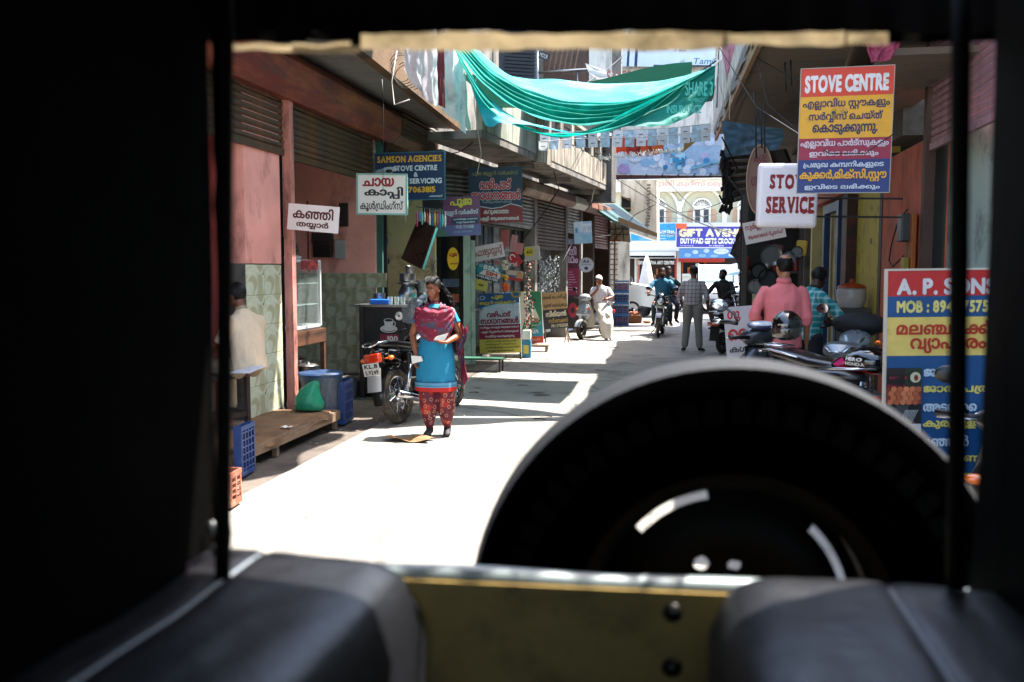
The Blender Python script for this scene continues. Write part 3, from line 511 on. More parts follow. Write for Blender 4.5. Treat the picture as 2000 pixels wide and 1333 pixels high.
def tiles(parent,o,ux,uy,w,h,nu,nv,mat,stagger=0,gap=.004,t=.008,cut=None):
    o=Vector(o);ux=Vector(ux);uy=Vector(uy);nz=ux.cross(uy); me=None
    m=Matrix.Identity(4)
    for i,v in enumerate((ux,uy,nz)):
        for k in range(3): m[k][i]=v[k]
    me=MB().bb(gap/2,w-gap/2,gap/2,h-gap/2,0,t).mesh('tile',mat)
    for j in range(nv):
        for i in range(nu):
            x=i*w-(stagger*w/2 if j%2 else 0)
            q=bpy.data.objects.new('tile',me); COL.objects.link(q); mm=m.copy(); mm.translation=o+ux*x+uy*(j*h); setp(q,parent); q.matrix_basis=mw(parent).inverted()@mm@Matrix.Rotation(random.uniform(-.003,.003),4,'X')
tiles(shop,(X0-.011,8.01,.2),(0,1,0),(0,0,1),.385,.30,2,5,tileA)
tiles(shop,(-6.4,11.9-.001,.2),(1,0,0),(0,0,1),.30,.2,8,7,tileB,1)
MB().bb(-5.9,-5.87,11.87,11.9,1.62,3.1).build('wall_pipe',pinkdk,shop,world=True)
MB().bb(-5.15,-5.135,11.88,11.9,1.62,2.6).build('wall_conduit',pinkdk,shop,world=True)
shutter(shop,(X0+.0,3.0),(X0+.0,8.84),2.9,3.46,.066,rust)
shutter(shop,(X0+.0,9.0),(X0+.0,11.64),2.88,3.44,.066,rust)
# hood over the shutters: a red painted box beam, then a rusty slatted one
sec=[(X0-.15,3.42),(X0+.12,3.40),(X0+.24,3.52),(X0+.26,3.74),(X0+.1,3.9),(X0-.15,3.93)]
def beam(nm,y0,y1,mat,sc=sec):
    m=MB(); n=len(sc); m.add([(x,y0,z) for x,z in sc]+[(x,y1,z) for x,z in sc],[tuple(range(n)),tuple(range(n,2*n))[::-1]]+[(i,n+i,n+(i+1)%n,(i+1)%n) for i in range(n)]); return m.build(nm,mat,shop,world=True)
beam('shutter_hood',3,12.15,redbeam)
hood=beam('slatted_hood',12.17,14.1,rust)
for k in range(7):
    z=3.5+k*.06; MB().box((X0+.265,13.1,z),(.012,1.85,.02)).build('hood_slat',rust,hood,world=True)
MB().bb(X0-.1,X0+.0,3,14.15,3.94,4.0).build('ledge',conc_dark,shop,world=True)
# wall things inside
def framed(nm,label,cat,c0,c1,Y,mat,t=.03): 
    a=at(*c0,Y); b=at(*c1,Y); MB().rbox(((a.x+b.x)/2,Y-t/2,(a.z+b.z)/2),(abs(b.x-a.x),t,abs(a.z-b.z)),.006,seg=1).build(nm,mat,label=label,cat=cat)
framed('wall_picture','small dark picture frame hung on the pink wall above the shelf','picture',(663,398),(681,443),11.85,darkwood)
framed('wall_box','dark electric box on the pink wall, upper one beside the hanging paper','box',(613,456),(652,474),11.85,darkwood,.08)
framed('meter_box','dark electric box on the pink wall just under the other box','box',(616,476),(651,503),11.85,M('box_brown','33221d',.5),.1)
framed('hanging_paper','grey paper sheet pinned to the pink wall beside the dark boxes','paper',(655,470),(676,506),11.87,M('grey_paper','a8a2a0',.8))
# platform of planks in front of the shop
pl=thing('plank_platform','low plank platform covered with worn brown sacking at the shop front','platform',(-3.8,7.5,0))
for k in range(6):
    x0=-4.12+k*.107; y1=8.76 if k>1 else 8.2+.1*k
    MB().bb(x0,x0+.1,4.8+.03*(k%2),y1,.165,.195).build('plank',woodgrey,pl,world=True)
MB().bb(-3.485,-3.46,4.8,8.74,.1,.19).build('edge_board',woodgrey,pl,world=True)
for y in (5.6,7.32,8.70): MB().bb(-3.53,-3.487,y-.025,y+.025,0,.165).build('leg',woodgrey,pl,world=True)
for y in (5.6,7.3,8.6): MB().bb(-4.08,-4.04,y-.025,y+.025,0,.165).build('leg',woodgrey,pl,world=True)
def sack(u,v):
    x=-4.1+.64*u+.02*math.sin(v*23)*u; y=5.0+3.6*v; z=.2+.012*mnoise.noise((x*6,y*5,1))+.006
    if u>.97: z-=.05+.02*math.sin(y*9)
    return Vector((x,y,z))
MB().grid(sack,22,90).build('sacking',M('sacking','86694c',.95,var=.25,vs=2.5,bump=.6,bs=60,dirt=('4f3b2b',.5,2)),pl,smooth=True,world=True)
q=gnd(560,832,.23); MB().grid(lambda u,v:Vector((q.x-.05+.1*u,q.y-.04+.08*v,.222+.006*math.sin(u*9))),4,4).build('paper_scrap',M('white_paper','d8d6d0',.8),label='small white paper scrap on the platform sacking',cat='paper')
# glass food cabinet on its table
cab=thing('glass_cabinet','white framed glass snack cabinet standing behind the pink door post','cabinet',(X0-.2,9.48,.97))
MB().bb(-.18,.17,-.38,.38,0,.02).build('base',M('white_alu','c9ccca',.4,metal=.2),cab)
fr=MB()
for z in (.02,.76): 
    for y in (-.37,.37): fr.bb(-.18,.18,y-.015,y+.015,z-.0,z+.03)
    for x in (-.17,.17): fr.bb(x-.013,x+.013,-.355,.355,z,z+.03)
for x in (-.167,.167):
    for y in (-.37,.37): fr.bb(x-.018,x+.018,y-.018,y+.018,.03,.78)
fr.build('frame',M('white_alu','c9ccca',.4,metal=.2),cab)
MB().bb(.163,.167,-.35,.35,.05,.76).build('glass_pane',glassm,cab)
MB().bb(-.16,.16,-.372,-.368,.05,.76).build('glass_pane',glassm,cab)
for z in (.28,.52): MB().bb(-.16,.155,-.35,.35,z,z+.008).build('shelf',M('shelf_glass','9db0ae',.1,var=.1),cab)
MB().bb(-.175,-.165,-.36,.36,.02,.76).build('back_panel',M('cab_back','6e7a7c',.3,var=.3,vs=6),cab)
rr=random.Random(5)
for z,n in ((.05,5),(.29,5),(.53,4)):
    for k in range(n):
        y=-.27+k*.13+rr.uniform(-.02,.02); c=rr.choice(('b5803f','c99a56','d8cdb5','8a4a2f','a33c2a')); h=rr.uniform(.05,.11)
        MB().lathe([(.0,0),(.045,0),(.05,h*.5),(.045,h),(.03,h+.01),(0,h+.012)],(rr.uniform(-.05,.08),y,z),n=12).build('snack_jar',M('snack_'+c,c,.5),smooth=40,label='snack jar or bun in the glass cabinet behind the pink post',cat='snack',group='snacks on the cabinet shelves')
tb=thing('cabinet_table','brown wooden table carrying the glass snack cabinet','table',(X0-.2,9.5,.19))
MB().bb(-.22,.2,-.42,.45,.62,.775).build('table_top',woodbrown,tb)
for x in (-.19,.17):
    for y in (-.39,.42): MB().bb(x-.025,x+.025,y-.025,y+.025,0,.62).build('leg',woodbrown,tb)
st=at(588,527,9.3); MB().slab(st+Vector((.0,0,.0)),st+Vector((.19,.02,0)),st+Vector((.19,.02,.11)),st+Vector((0,0,.1)),.002).build('sticker',M('sticker_mix','b8502c',.5,var=.5,vs=25,dirt=('20305a',.8,22)),label='small orange and blue printed leaflet taped to the glass cabinet',cat='leaflet')
def helmet(name,label,loc,rz,s=1,col=blackpaint,tilt=0):
    t=thing(name,label,'helmet',loc,rot=(tilt,0,rz)); m=MB(); V=[];F=[]
    sh=MB().ell((0,0,.0),(.125*s,.15*s,.13*s),24,16); sh.V=[(x,y,z) if z>-.085*s else (x*.9,y*.9,-.085*s-.02*s) for x,y,z in sh.V]
    sh.build('shell',col,t,smooth=True)
    v=MB().grid(lambda a,b:Vector((.13*s*math.sin((a-.5)*2.2),-.156*s*math.cos((a-.5)*2.2),(-.075+.1*b)*s)).normalized()*0+Vector((.131*s*math.sin((a-.5)*2.3)*math.cos((b-.35)*.8),-.157*s*math.cos((a-.5)*2.3)*math.cos((b-.35)*.8),(-.075+.105*b)*s)),16,6)
    v.build('visor',M('visor_tint','4a4038',.08,var=.1,coat=1),t,smooth=True); return t
helmet('black_helmet','black open helmet lying on top of the glass snack cabinet',(X0-.18,9.3,1.88),.6)
bag0=MB().ell((X0-.16,9.33,1.78),(.13,.16,.035),16,8); bag0.V=[(x+.012*mnoise.noise((x*30,y*30,z*30)),y,z+.02*mnoise.noise((x*20,y*20,z*9))) for x,y,z in bag0.V]
bag0.build('plastic_bag',M('white_plastic','b9b2ac',.4,bump=.5,bs=30),smooth=True,label='crumpled grey plastic bag under the helmet on the glass cabinet',cat='plastic bag')
# stainless pots under the table
for k,(px,py,Y,r,h) in enumerate(((602,736,9.35,.11,.15),(583,735,9.6,.1,.17))):
    p=at(px,py,Y); t=thing('steel_pot',('stainless steel pot with lid under the cabinet table','dented steel pot behind the lidded pot, under the table')[k],'pot',(p.x,p.y,.20))
    MB().lathe([(0,0),(r*.9,0),(r,.02),(r,h),(r+.012,h+.005),(r+.012,h+.012),(r-.004,h+.01)],n=24).build('pan',metal,t,smooth=40)
    MB().lathe([(r,h+.013),(r*.8,h+.03),(.03,h+.035),(.02,h+.055),(0,h+.058)],n=24).build('lid',metal,t,smooth=40)
    MB().bb(-r*.9,r*.9,-r*.9,r*.9,-.0,.001).V
    t.location.z=.42 if k==0 else .44
    MB().bb(-.16,.16,-.16,.16,-.24,-.002).build('stand',darkwood,t)
# blue tub, green bag, blue crate
p=at(627,770,8.86); tub=thing('blue_tub','large scuffed blue plastic tub with lid at the end of the platform','tub',(p.x,p.y,.01),group=None)
MB().lathe([(0,.0),(.185,.0),(.19,.02),(.205,.36),(.225,.4),(.228,.44),(.222,.44)],n=32).build('tub_body',M('tub_blue','38485c',.5,var=.3,vs=5,dirt=('7a7f84',.45,5,(1,1,.3))),tub,smooth=40)
MB().lathe([(.232,.43),(.238,.46),(.225,.475),(.19,.48),(0,.478)],n=32).build('lid',M('lid_blue','2a4668',.45,var=.2),tub,smooth=40)
tub.location.z=.1
p=at(600,805,8.55); bg=MB().loft([((0,0,0),.03,.03),((0,0,.004),.15,.11),((0,.01,.1),.145,.12),((.02,.01,.18),.11,.1),((.05,0,.245),.06,.05),((.085,0,.285),.035,.03),((.1,.0,.3),.005,.01)],28)
bg.V=[(x+.02*mnoise.noise((x*14,y*14,z*8)),y+.02*mnoise.noise((x*14,y*14+5,z*8)),z+.008*mnoise.noise((x*20,z*20,0))) for x,y,z in bg.V]
o=bg.build('green_bag',M('green_plastic','3fa583',.3,var=.12,vs=8,trans=.3,bump=.6,bs=22),smooth=True,label='full green plastic bag leaning on the blue tub',cat='plastic bag'); o.location=(p.x+.02,p.y,.215)
def crate(name,label,loc,rot,d,mat,group=None,nb=3,nn=5):
    """ribbed plastic crate; local: d = (w,l,h), open at the top"""
    t=thing(name,label,'crate',loc,rot=rot,group=group); w,l,h=d; th=.012; m=MB()
    for zz in (0,1):
        z=zz*(h-.035); m.bb(-w/2,w/2,-l/2,-l/2+th,z,z+.035).bb(-w/2,w/2,l/2-th,l/2,z,z+.035).bb(-w/2,-w/2+th,-l/2+th,l/2-th,z,z+.035).bb(w/2-th,w/2,-l/2+th,l/2-th,z,z+.035)
    m.build('rim',mat,t)
    def wall(n,f):
        b=MB()
        for i in range(n+1):
            s=-.5+i/n; f(b,s,True)
        for j in range(1,nb+1): f(b,j/(nb+1),False)
        b.build('side_grid',mat,t)
    for sy in (-1,1):
        wall(nn,lambda b,s,v,sy=sy:b.bb(s*(w-.02)-.007,s*(w-.02)+.007,sy*(l/2)-sy*th*.9,sy*(l/2)-sy*.001,.035,h-.035) if v else b.bb(-w/2+.013,w/2-.013,sy*l/2-sy*th*.8,sy*l/2-sy*.003,s*h-.006,s*h+.006))
    for sx in (-1,1):
        wall(nn,lambda b,s,v,sx=sx:b.bb(sx*(w/2)-sx*th*.9,sx*(w/2)-sx*.001,s*(l-.04)-.007,s*(l-.04)+.007,.035,h-.035) if v else b.bb(sx*w/2-sx*th*.8,sx*w/2-sx*.003,-l/2+.013,l/2-.013,s*h-.006,s*h+.006))
    MB().bb(-w/2+th,w/2-th,-l/2+th,l/2-th,.004,.012).build('base_grid',mat,t)
    return t
crb=M('crate_blue','24497f',.45,var=.15,vs=5,dirt=('6a7480',.3,6))
cro=M('crate_orange','9a6450',.5,var=.15,vs=5,dirt=('caa58a',.35,6))
p=gnd(676,822,.03); crate('blue_crate','blue plastic crate stood on end beside the blue tub',(p.x-.03,p.y,.02),(0,0,.1),(.13,.36,.45),crb)
p=gnd(463,935,.0); crate('blue_crate','blue plastic crate stood on end at the near corner of the platform',(p.x+.02,p.y+.1,.02),(0,0,.08),(.07,.28,.40),crb,nb=6,nn=4)
p=gnd(458,985,.0); crate('orange_crate','faded orange slatted crate standing in front of the upright blue crate',(p.x+.0,p.y-.08,.02),(0,0,.1),(.12,.2,.24),cro,nb=5,nn=2)
# stool
def stool(name,label,loc,rz,h=.46,w=.3,l=.62,mat=darkwood):
    t=thing(name,label,'stool',loc,rz); MB().rbox((0,0,h-.02),(w,l,.04),.008).build('seat',mat,t)
    for x in (-1,1):
        for y in (-1,1): MB().box((x*(w/2-.04),y*(l/2-.05),(h-.04)/2),(.042,.042,h-.04)).build('leg',mat,t)
    m=MB()
    for y in (-1,1): m.bb(-w/2+.06,w/2-.06,y*(l/2-.05)-.012,y*(l/2-.05)+.012,.12,.16)
    for x in (-1,1): m.bb(x*(w/2-.04)-.012,x*(w/2-.04)+.012,-l/2+.07,l/2-.07,.1,.14)
    m.build('stretcher',mat,t); return t
stool('wooden_stool','dark wooden bench stool under the seated man in the cream shirt',(-4.08,7.35,.215),-.25,.50,.34,.6)

# ------------------------------------------------------------------ second shop: the yellow stove shop behind the tea counter
s2=thing('stove_shop','narrow yellow walled stove repair shop between the tea shop and the jeweller','shop',(-4.2,13,0))
MB().bb(-7.2,-4.0,12.02,14.3,.0,.2).build('shop_floor',conc_dark,s2,world=True)
MB().bb(-6.2,-6.1,12.02,14.3,.2,3.5).build('back_wall',yellow,s2,world=True)
MB().bb(-6.1,-3.95,14.2,14.3,.2,3.5).build('side_wall',cream,s2,world=True)
MB().bb(-4.17,-4.08,11.95,12.03,.1,3.45).build('door_frame',teal,s2,world=True)
MB().bb(-4.08,-4.04,12.03,12.07,.1,3.45).build('shutter_channel',darkmetal,s2,world=True)
MB().bb(-6.2,-3.9,12.02,14.3,3.5,3.6).build('ceiling',conc_dark,s2,world=True)
# tea counter
a=at(706,600,10.95); b=at(822,600,10.95)
ct=thing('tea_counter','black fronted tea counter with a steel top and a painted coffee cup','counter',((a.x+b.x)/2,11.2,0))
w_=b.x-a.x
MB().bb(-w_/2,w_/2,-.22,.25,.05,1.17).build('counter_body',M('black_board','1c1b1c',.5,var=.3,vs=3,dirt=('4b4642',.4,3)),ct)
MB().bb(-w_/2-.1,w_/2+.05,-.28,.3,1.17,1.2).build('counter_top',metal,ct)
MB().bb(-w_/2-.03,-w_/2+.03,-.26,-.2,0,1.17).build('leg',darkwood,ct)
cx=at(758,640,10.95).x-(a.x+b.x)/2; zc=at(758,640,10.95).z
wp=M('print_white','cfcac2',.6,var=.1,vs=20)
m=MB(); N=28
def disc(m,cx,cz,rx,rz,y,n=28): m.add([(cx+rx*math.cos(2*PI*i/n),y,cz+rz*math.sin(2*PI*i/n)) for i in range(n)],[tuple(range(n))])
disc(m,cx,zc-.02,.115,.05,-.222); m.add([(cx-.065,-.224,zc+.09),(cx+.065,-.224,zc+.09),(cx+.045,-.224,zc-.02),(cx-.045,-.224,zc-.02)],[(3,2,1,0)]); disc(m,cx,zc+.09,.066,.024,-.225)
for i in range(14):
    t0=-1.2+2.4*i/14; t1=-1.2+2.4*(i+1)/14; m.add([(cx+.055+r*math.cos(t),-.2235,zc+.045+r*math.sin(t)) for t,r in ((t0,.028),(t0,.04),(t1,.04),(t1,.028))],[(0,1,2,3)])
m.build('cup_print',wp,ct)
m=MB(); disc(m,cx,zc+.09,.054,.017,-.227); 
for i in range(26):
    t=PI*1.05+i*PI*.9/26; disc(m,cx+.085*math.cos(t),zc-.022+.033*math.sin(t),.006,.005,-.2235,8)
m.build('coffee_print',M('print_brown','241410',.5),ct)
m=MB(); m.add([(cx-.12,-.223,zc-.19),(cx+.13,-.223,zc-.19),(cx+.13,-.223,zc-.09),(cx-.12,-.223,zc-.09)],[(0,1,2,3)]); m.build('label_print',M('print_magenta','8f1f3f',.5),ct)
m=MB(); text_mesh(m,'100',cx-.02,zc-.18,cx+.12,zc-.11,.2245,bold=40); m.V=[(x,-z,y) for x,y,z in m.V]; m.build('lettering',wp,ct)
# things on the counter
p=at(745,595,11.05); MB().rbox((p.x,p.y,1.235),(.25,.2,.06),.01).build('blue_tray',M('tray_blue','1f6fc4',.4),label='bright blue plastic tray at the left end of the tea counter',cat='tray')
p=at(741,582,11.2); MB().lathe([(0,0),(.075,0),(.08,.07),(.077,.07),(.07,.01),(0,.01)],(p.x,p.y,1.27),n=20).build('steel_bowl',metal,smooth=40,label='shallow steel bowl on the blue tray',cat='bowl')
p=at(796,560,11.25); ur=thing('milk_urn','round bellied steel milk urn with a stacked pot on the tea counter','urn',(p.x,p.y,1.20))
MB().lathe([(0,0),(.06,0),(.1,.04),(.125,.1),(.12,.17),(.085,.23),(.08,.25),(.13,.26),(.13,.28),(.09,.285)],n=28).build('belly',metal,ur,smooth=35)
MB().lathe([(.09,.285),(.105,.3),(.105,.39),(.11,.4),(.1,.4),(0,.4)],n=28).build('upper_pot',metal,ur,smooth=35)
MB().lathe([(0,.4),(.04,.4),(.05,.44),(.062,.5),(.056,.5),(0,.46)],(-.04,0,0),(.15,0,1),n=20).build('measuring_cup',metal,ur,smooth=35)
p=at(828,545,11.45); MB().lathe([(0,0),(.13,0),(.135,.02),(.135,.3),(.142,.31),(.13,.31),(0,.3)],(p.x,p.y,1.20),n=28).build('steel_can',metal,smooth=35,label='tall straight steel boiler behind the milk urn',cat='pot')
p=at(808,578,10.98); MB().lathe([(0,0),(.045,0),(.05,.02),(.03,.1),(.035,.15),(.02,.15)],(p.x,p.y,1.2),n=18).build('water_jug',M('jug_teal','5fa8a0',.15,alpha=.7),smooth=40,label='clear turquoise water jug in front of the milk urn',cat='jug')
for k,(px,py) in enumerate(((762,588),(775,587),(787,588))):
    p=at(px,py,11.0); MB().lathe([(0,0),(.028,0),(.034,.1),(.031,.1),(.026,.006),(0,.006)],(p.x,p.y,1.2),n=16).build('tea_glass',M('tea_glass','c3cccb',.08,alpha=.45),smooth=40,label=('first tea glass right of the blue tray','middle tea glass on the counter','tea glass nearest the milk urn')[k],cat='glass',group='tea glasses on the counter')
p=at(826,584,10.95); MB().lathe([(0,0),(.04,.0),(.075,.012),(.078,.014),(.04,.006)],(p.x,p.y,1.28),(.1,-1,.25),n=24).build('steel_plate',metal,smooth=True,label='round steel plate stood up beside the water jug',cat='plate')
# hung gas hob (tilted panel)
P=[at(x,y,Y) for x,y,Y in ((818,434,12.2),(853,446,11.9),(826,528,11.6),(787,508,11.9))]
hb=thing('gas_hob','brown two burner gas hob hung on its edge above the tea counter','gas stove',P[3])
MB().slab(P[3],P[2],P[1],P[0],.04).build('hob_panel',M('hob_brown','4a3430',.3,metal=.3,var=.2,vs=5,coat=.4),hb,world=True)
nr=(P[2]-P[3]).cross(P[0]-P[3]).normalized(); e=(P[1]-P[2]); 
MB().tube([P[2],P[1]],.022,4).build('steel_edge',metal,hb,world=True)
for f in (.25,.75):
    c=P[3].lerp(P[0],f).lerp(P[2].lerp(P[1],f),.62)-nr*.02
    m=MB()
    for r_ in (.07,.045): m.lathe([(r_-.006,0),(r_,.01),(r_+.006,0)],c,-nr,n=22)
    for i in range(6):
        d=Vector((math.cos(i*PI/3),0,math.sin(i*PI/3))); m.tube([c+d*.02-nr*.02,c+d*.085-nr*.02],.005,5)
    m.build('burner',darkmetal,hb,smooth=True,world=True)
# blue rope coil and rags on the yellow wall
p=at(750,468,12.6); m=MB()
for k in range(5): m.tube([p+Vector((.05*math.cos(t)+.012*k-.02,-.01*k,.12*math.sin(t)-.01*k)) for t in np.linspace(0,2*PI,20)],.006,5,closed=True)
m.build('rope_coil',M('rope_blue','3f7fa8',.7),smooth=True,label='coil of light blue rope hanging on the yellow wall',cat='rope')
p=at(750,495,12.6); wire('hanging_wire',[p,p+Vector((.02,0,-.12)),p+Vector((-.02,0,-.25)),p+Vector((.05,0,-.36))],.005,wirem,'black wire dangling below the blue rope coil')
p=at(757,510,12.6); MB().ell(p,(.035,.02,.05),12,8).build('wire_knot',black,smooth=True,label='dark knotted cloth hanging on the yellow wall under the rope coil',cat='rag')
p=at(787,420,13.2); MB().rbox(p,(.09,.05,.2),.01).build('junction_box',M('pale_box','b9b398',.5),label='pale junction box high on the yellow wall',cat='box')
# strings of small sachets and tools hung from a wire in the stove shop doorway
rk=[('c46a86',0),('5a8fc0',.05),('7fc9b8',.1),('d9d9d6',.15),('c94a34',.19),('e8e3d8',.23),('3b6a9c',.27),('d8c24a',.3)]
pa=at(812,404,12.0); pb=at(872,412,12.0)
wire('hanging_rail',[pa,pb],.006,teal,'thin rail of hooks under the blue stove sign',cat='rail')
for k in range(12):
    q=pa.lerp(pb,(k+.5)/12); L_=rr.uniform(.12,.28); c=rk[k%8][0]
    t=MB().tube([q,q-Vector((0,0,.05))],.003,4); t.ell(q-Vector((0,0,.05+L_/2)),(.016,.012,L_/2),8,6)
    t.build('hanging_part',M('plastic_'+c,c,.35,var=.3,vs=30),smooth=True,label='small coloured burner part dangling from the rail under the blue sign',cat='spare part',group='stove parts on the hook rail')
# silver helmet-like kettle pile right of the hob
p=at(842,520,12.2)
for k in range(5):
    a_=k*1.25; m=MB().tube([p+Vector((.08*math.cos(a_),0,.16*math.sin(a_))),p+Vector((.02,.02,-.02)),p+Vector((.1*math.cos(a_+.6),.0,.18*math.sin(a_+.6)))],.008,6)
    m.build('bent_tube',metal,smooth=True,label='bent chromed tube hanging in the bundle beside the gas hob',cat='tube',group='bundle of bent chromed tubes')
# visor held out on the parked motorcycle: clear face shield
# dark glass door and pale jambs
row0=thing('jeweller_shutter','half raised grey roller shutter above the dark glass door','shutter',(-3.9,14.5,2.6))
dr=thing('glass_door','dark glazed shop door with an oval yellow sticker behind the woman','door',(-3.95,14.4,0))
def wallq(nm,x0,y0,x1,y1,A,mat,par,t=.03,lift=0):
    """panel on the wall plane A covering the sight-line rectangle"""
    P=[onw(x0,y1,*A),onw(x1,y1,*A),onw(x1,y0,*A),onw(x0,y0,*A)]
    z0=(P[0].z+P[1].z)/2; z1=(P[2].z+P[3].z)/2
    P=[Vector((P[0].x,P[0].y,z0)),Vector((P[1].x,P[1].y,z0)),Vector((P[1].x,P[1].y,z1)),Vector((P[0].x,P[0].y,z1))]
    n=(P[1]-P[0]).cross(P[3]-P[0]).normalized()
    P=[q+n*lift for q in P]
    return MB().slab(*P,-t).build(nm,mat,par,world=par is not None),P
DA=((-4.05,14.3),(-3.5,15.1))
wallq('door_glass',862,420,897,690,DA,glassdk,dr)
for (x0,x1,nm,mt) in ((846,862,'door_stile',black),(897,905,'door_stile',black),(905,919,'jamb',greendoor)): wallq(nm,x0,380,x1,712,DA,mt,dr,t=.05,lift=.01)
wallq('door_rail',862,612,897,620,DA,metal,dr,lift=.012)
for k,(y,c) in enumerate(((545,'4a5a6a'),(575,'8a5540'),(600,'3a4a44'))): wallq('shelf_goods',864,y,896,y+16,DA,M('goods_'+c,c,.5,var=.4,vs=20),dr,lift=.008,t=.01)
c=onw(884,506,*DA); ux=(Vector((-3.5,15.1,0))-Vector((-4.05,14.3,0))).normalized(); nn=ux.cross(Vector((0,0,1)))
m=MB(); m.add([c+nn*.012+ux*.13*math.cos(2*PI*i/28)+Vector((0,0,.19*math.sin(2*PI*i/28))) for i in range(28)],[tuple(range(28))]); m.build('oval_sticker',M('sticker_yellow','d8b83a',.5),dr,world=True)
m=MB(); text_mesh(m,'പൂജ',-.09,.02,.09,.1,0,bold=25); text_mesh(m,'ജ്വല്ലറി വർക്ക്സ്',-.06,-.1,.11,-.06,0,bold=25); m.V=[tuple(c+nn*.016+ux*x+Vector((0,0,y))) for x,y,z in m.V]; m.build('lettering',M('ink_red','9a2a22',.5),dr,world=True)
_a=onw(862,360,*DA); _b=onw(921,360,*DA); shutter(row0,_a.xy,_b.xy,2.6,3.25,.07,greysh,dep=.03)
wallq('green_wall_panel',921,470,929,712,DA,greendoor,dr,lift=.0)
# closing wall above door + shutter zone of far row
row=thing('far_left_shop_row','long row of small shuttered shops under one stained balcony on the left','shop row',(-3.2,20,0))
ax=Vector((LB[1][0]-LB[0][0],LB[1][1]-LB[0][1],0)).normalized(); nx=Vector((ax.y,-ax.x,0))  # nx: towards the lane
A0=Vector((*LB[0],0)); LEN=(Vector(LB[1])-Vector(LB[0])).length
def LP(s,o,z): return A0+ax*s+nx*o+Vector((0,0,z))
def sof(pxx,py,o=0):
    P=onw(pxx,py,tuple((A0+nx*o).xy),tuple((A0+nx*o+ax).xy)); return (P-A0-nx*o).dot(ax),P.z
def lbox(nm,s0,s1,o0,o1,z0,z1,mat,par=row):
    P=[LP(s0,o0,z0),LP(s1,o0,z0),LP(s1,o1,z0),LP(s0,o1,z0),LP(s0,o0,z1),LP(s1,o0,z1),LP(s1,o1,z1),LP(s0,o1,z1)]
    return MB().hexa(P).build(nm,mat,par,world=True)
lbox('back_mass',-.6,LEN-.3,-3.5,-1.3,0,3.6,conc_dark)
lbox('upper_floor_wall',-.3,LEN,-1.2,-1.0,3.8,7.6,concrete)
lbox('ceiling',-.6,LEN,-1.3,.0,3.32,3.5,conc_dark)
for pxs in (1046,1106,1135,1158,1189):
    s,_z=sof(pxs,600); lbox('pier',s-.12,s+.06,-1.3,.02,0,3.3,concrete if pxs not in (1158,1189) else M('brown_pier','5b4636',.85,var=.3,vs=3,bump=.5,dirt=('2b221c',.5,3)))
def sbox(nm,x0,x1,o,z0,z1,mat,t=.05):
    s0,_=sof(x0,500,o); s1,_=sof(x1,500,o); return lbox(nm,s0,s1,o-t,o,z0,z1,mat)
zt=3.15
for (x0,x1,zb,mt) in ((927,1040,2.55,greysh),(1048,1103,2.15,brownsh),(1107,1133,2.6,greysh),(1160,1187,2.3,rustpink)):
    s0,_=sof(x0,500,-.04); s1,_=sof(x1,500,-.04); shutter(row,LP(s0,-.04,0).xy,LP(s1,-.04,0).xy,zb,zt,.075,mt,dep=.03)
# shutter housings: round boxes at the heads of the doors
hsec=[(.02,zt-.02),(.2,zt-.04),(.3,zt+.07),(.28,zt+.22),(.1,zt+.3),(.0,zt+.3)]
for k,(x0,x1,mt) in enumerate(((1019,1074,'conc'),(1075,1118,'b'),(1119,1143,'w'),(1144,1162,'b'),(1163,1195,'b'))):
    s0,_=sof(x0,420,.2); s1,_=sof(x1,420,.2); n=len(hsec); mt={'conc':M('hood_rusty_beige','a08b78',.6,var=.3,vs=3,dirt=('5b4436',.5,2.5)),'b':M('hood_brown','86614f',.6,var=.25,vs=3,dirt=('4a3024',.4,3)),'w':M('hood_white','c9c6bf',.5,var=.15)}[mt]
    V=[LP(s0+.02,o,z) for o,z in hsec]+[LP(s1-.02,o,z) for o,z in hsec]; MB().add(V,[tuple(range(n)),tuple(range(n,2*n))[::-1]]+[(i,n+i,n+(i+1)%n,(i+1)%n) for i in range(n)]).build('shutter_housing',mt,row,world=True)
# shop interiors behind
sbox('glass_front',930,1018,-.25,.25,2.5,M('shop_glass','8b9598',.1,alpha=.35,spec=.8),t=.01)
for pxs in (945,962,985,1003,1020): sbox('window_bar',pxs,pxs+2.5,-.2,.3,2.55,darkmetal,t=.02)
for z in (.9,1.5,2.0,2.45): sbox('window_rail',927,1040,-.19,z,z+.035,M('alu','8c8c8a',.4,metal=.5),t=.02)
for pxs in (1054,1066,1080,1092): sbox('door_leaf',pxs,pxs+11,-.3,.15,2.2,M('steel_door','8a8f92',.4,metal=.3,var=.25,vs=3,dirt=('4a4f55',.4,3)),t=.03)
sbox('door_bar',1050,1104,-.24,1.8,1.84,metal,t=.03)
sbox('blue_door_leaf',1108,1120,-.1,.1,2.4,M('slate_blue','4f5f78',.5,var=.15),t=.04)
